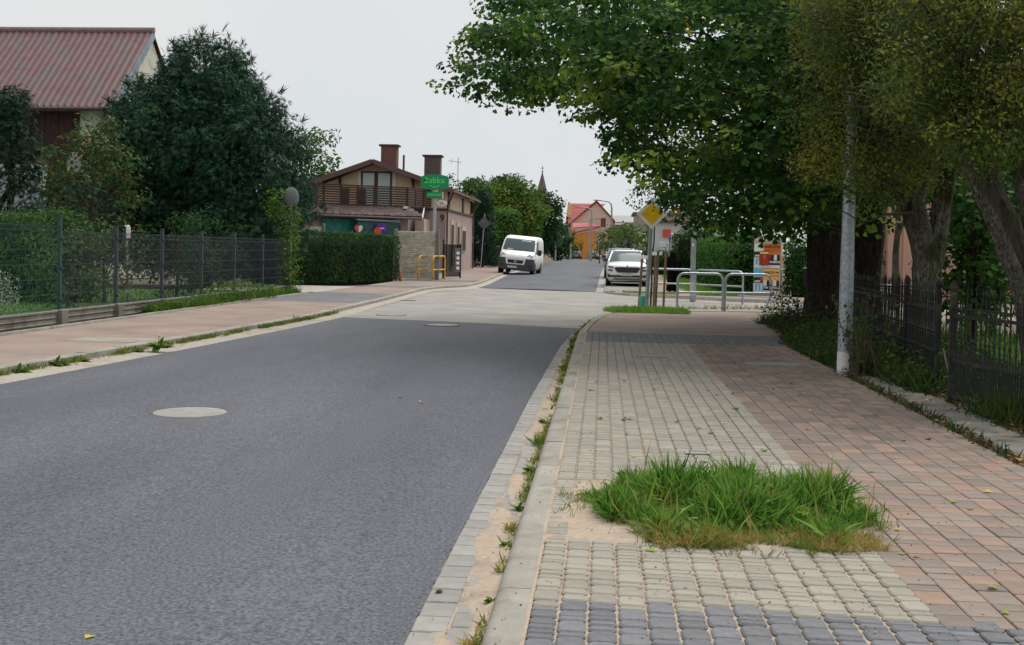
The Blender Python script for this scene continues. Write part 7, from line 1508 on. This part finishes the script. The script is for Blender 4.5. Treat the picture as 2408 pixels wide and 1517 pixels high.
k = 5000; P = np.stack([RNG.uniform(4.3, 8, k), RNG.uniform(9, 24, k), np.full(k, .05)], 1); tag(blades('yard_grass', P, RNG.uniform(.1, .3, k), LM['grass'], lean=.4, wd=2), 'green grass behind the iron fence', 'grass')
# dry stalks beside the ginkgo and lamp
M['stalk'] = mat('dry_stalk', (.09, .065, .04), .9, var=.3)
for (px, Y, n_, hmax, lb) in ((1885, 22.2, 26, 1.0, 'dark spindly weed stalks at the ginkgo foot beside the pavement'), (2060, 15.0, 24, 1.15, 'dry brown weed stalks between lamp post and iron fence')):
    x = at(px, 0, Y=Y).x; t = thing('weed_stalks', lb, 'plant', (x, Y, .05)); mb = MB(); tips = []
    for _ in range(n_):
        a = Vector((x + rnd(-.2, .2), Y + rnd(-.3, .3), .03)); b = a + Vector((rnd(-.35, .25), rnd(-.2, .2), rnd(.45, 1) * hmax)); q = wobble(a, b, 4, .03); mb.tube(q, [.007, .006, .005, .004, .002], 4); tips += [v for v in q[1:] for _ in range(5)]
    mb.build('stalks', M['stalk'], t, kind='stuff'); P = np.array(tips) + RNG.normal(size=(len(tips), 3)) * .05; A, B, C = frame(RNG.normal(size=(len(tips), 3)), RNG.normal(size=(len(tips), 3))); inst('leaves', LEAF[0], LEAF[1], P, A, B, C, RNG.uniform(.03, .09, len(tips)), LM['rowan'] if px > 2000 else LM['dark'], t)
# fallen leaves: each one a thing
M['fl_y'] = leafmat('fallen_yellow', (.55, .45, .08), (.7, .58, .16)); M['fl_g'] = leafmat('fallen_green', (.2, .3, .04), (.35, .42, .08)); M['fl_b'] = leafmat('fallen_dark', (.03, .022, .014), (.07, .045, .025)); M['fl_o'] = leafmat('fallen_orange', (.5, .2, .04), (.6, .3, .07))
def leafme(name, m, curl):
    pts = []
    T = FAN[0]; mb = MB(); mb.add([(x, y, .004 + curl * (y * y + .3 * x * x)) for x, y, z in T], FAN[1]); mb.add([(0, -.03, .003), (0, .03, .003), (-.5, .0, .01)], [(0, 1, 2)]); return mb.mesh(name, m)
FL = {(c, i): leafme('fallen_leaf', M['fl_' + c], (.12, .35, .6)[i]) for c in 'ygbo' for i in range(3)}
def leaf(x, y, z, c, s, label, group):
    o = bpy.data.objects.new('fallen_leaf', FL[(c, random.randrange(3))]); COL.objects.link(o); o.location = (x, y, z); o.rotation_euler = (rnd(-.15, .15), rnd(-.15, .15), rnd(0, 2 * PI)); o.scale = (s, s, s); tag(o, label, 'leaf', group)
random.seed(12)
for px, py, c in ((1535, 1275, 'g'), (1535, 1292, 'g'), (1943, 1250, 'y'), (2105, 1245, 'y'), (2150, 1308, 'g'), (2122, 1306, 'g'), (2350, 1388, 'g'), (2352, 1442, 'g'), (2335, 1160, 'y'), (2290, 1198, 'g'), (2085, 1130, 'g'), (2055, 1112, 'g'), (2100, 1077, 'y'), (2335, 1080, 'y'), (2065, 967, 'o'), (1905, 968, 'y'), (1885, 925, 'y'), (1730, 800, 'o'), (2230, 1180, 'g'), (1970, 1275, 'b'), (1845, 880, 'y'), (1480, 1020, 'b'), (1470, 984, 'b'), (1540, 918, 'b'), (1490, 1078, 'g')):
    p = at(px, py, z=SZ); leaf(p.x, p.y, SZ + .004, c, rnd(.035, .055), {'y': 'yellow ginkgo leaf fallen on the right footway', 'g': 'yellow green ginkgo leaf fallen on the right footway', 'o': 'orange leaf fallen on the right footway', 'b': 'dark curled leaf fallen on the right footway'}[c], 'fallen leaves on the footway')
CN = {'b': 'dark brown', 'y': 'yellow', 'g': 'green', 'o': 'orange'}
for _ in range(75): x, y = rnd(-.1, 3.0), rnd(9.5, 20); c = random.choice('bbbbgy'); leaf(x, y, SZ + .004, c, rnd(.03, .05), 'small curled %s leaf on the shaded %s of the footway' % (CN[c], 'grey cobbles' if x < RB else 'red pavers'), 'fallen leaves in the shade')
for _ in range(60): x, y = rnd(3.0, 3.9), rnd(8.5, 15.5); c = random.choice('byyoobb'); leaf(x, y, .11, c, rnd(.035, .06), 'dead %s leaf along the concrete border by the fence' % CN[c], 'dead leaves along the border')
for _ in range(40): y = rnd(10, 22); c = random.choice('obyb'); leaf(lerp(LK, y) + rnd(.02, .25), y, .02, c, rnd(.04, .06), 'dead %s leaf lying in the left gutter' % CN[c], 'dead leaves in the left gutter')
for px, py, c in ((1050, 908, 'g'), (998, 946, 'y'), (1048, 1385, 'b'), (1210, 842, 'y'), (945, 935, 'b'), (200, 1500, 'y'), (1205, 826, 'y')): p = at(px, py, z=.025); t_ = (p.x - lerp(LA, p.y)) / (lerp(RA, p.y) - lerp(LA, p.y)); leaf(p.x, p.y, (.035 if p.y < 22 else .025) * math.sin(PI * min(1, max(0, t_))) + .003, c, rnd(.04, .06), 'single %s leaf blown onto the asphalt' % CN[c], 'leaves on the asphalt')
k = 1500; PX_ = np.stack([np.where(RNG.random(k) < .5, 3.17 + RNG.normal(size=k) * .05, 3.75 + RNG.normal(size=k) * .12), RNG.uniform(8.6, 15.5, k), np.full(k, .095)], 1); A, B, C = frame(np.tile([[0, 0, 1.0]], (k, 1)) + RNG.normal(size=(k, 3)) * .5, RNG.normal(size=(k, 3)))
tag(inst('leaf_litter', LEAF[0], LEAF[1], PX_, A, B, C, RNG.uniform(.02, .05, k), leafmat('litter', (.05, .03, .018), (.16, .09, .04), (.3, .2, .06), (.6, .7), 8), None), 'brown leaf litter gathered along the concrete border and fence foot', 'leaf litter')
# grit
k = 1100; P = np.stack([RNG.uniform(-.75, 3.0, k), 4.2 + 7 * RNG.random(k) ** 1.5, np.full(k, SZ + .003)], 1); P[:, 2] = np.where(P[:, 0] < -.4, .012, P[:, 2]); A, B, C = frame(np.tile([[0, 0, 1.0]], (k, 1)) + RNG.normal(size=(k, 3)) * .3, RNG.normal(size=(k, 3)))
tag(inst('grit', [(-.5, -.5, 0), (.5, -.4, 0), (.4, .5, 0), (-.5, .4, 0), (0, 0, .6)], [(0, 1, 4), (1, 2, 4), (2, 3, 4), (3, 0, 4)], P, A, B, C, RNG.uniform(.003, .012, k), mat('grit', (.22, .19, .16), .9, var=.4, rvar=.5), None), 'loose grit scattered over paving and gutter', 'grit')
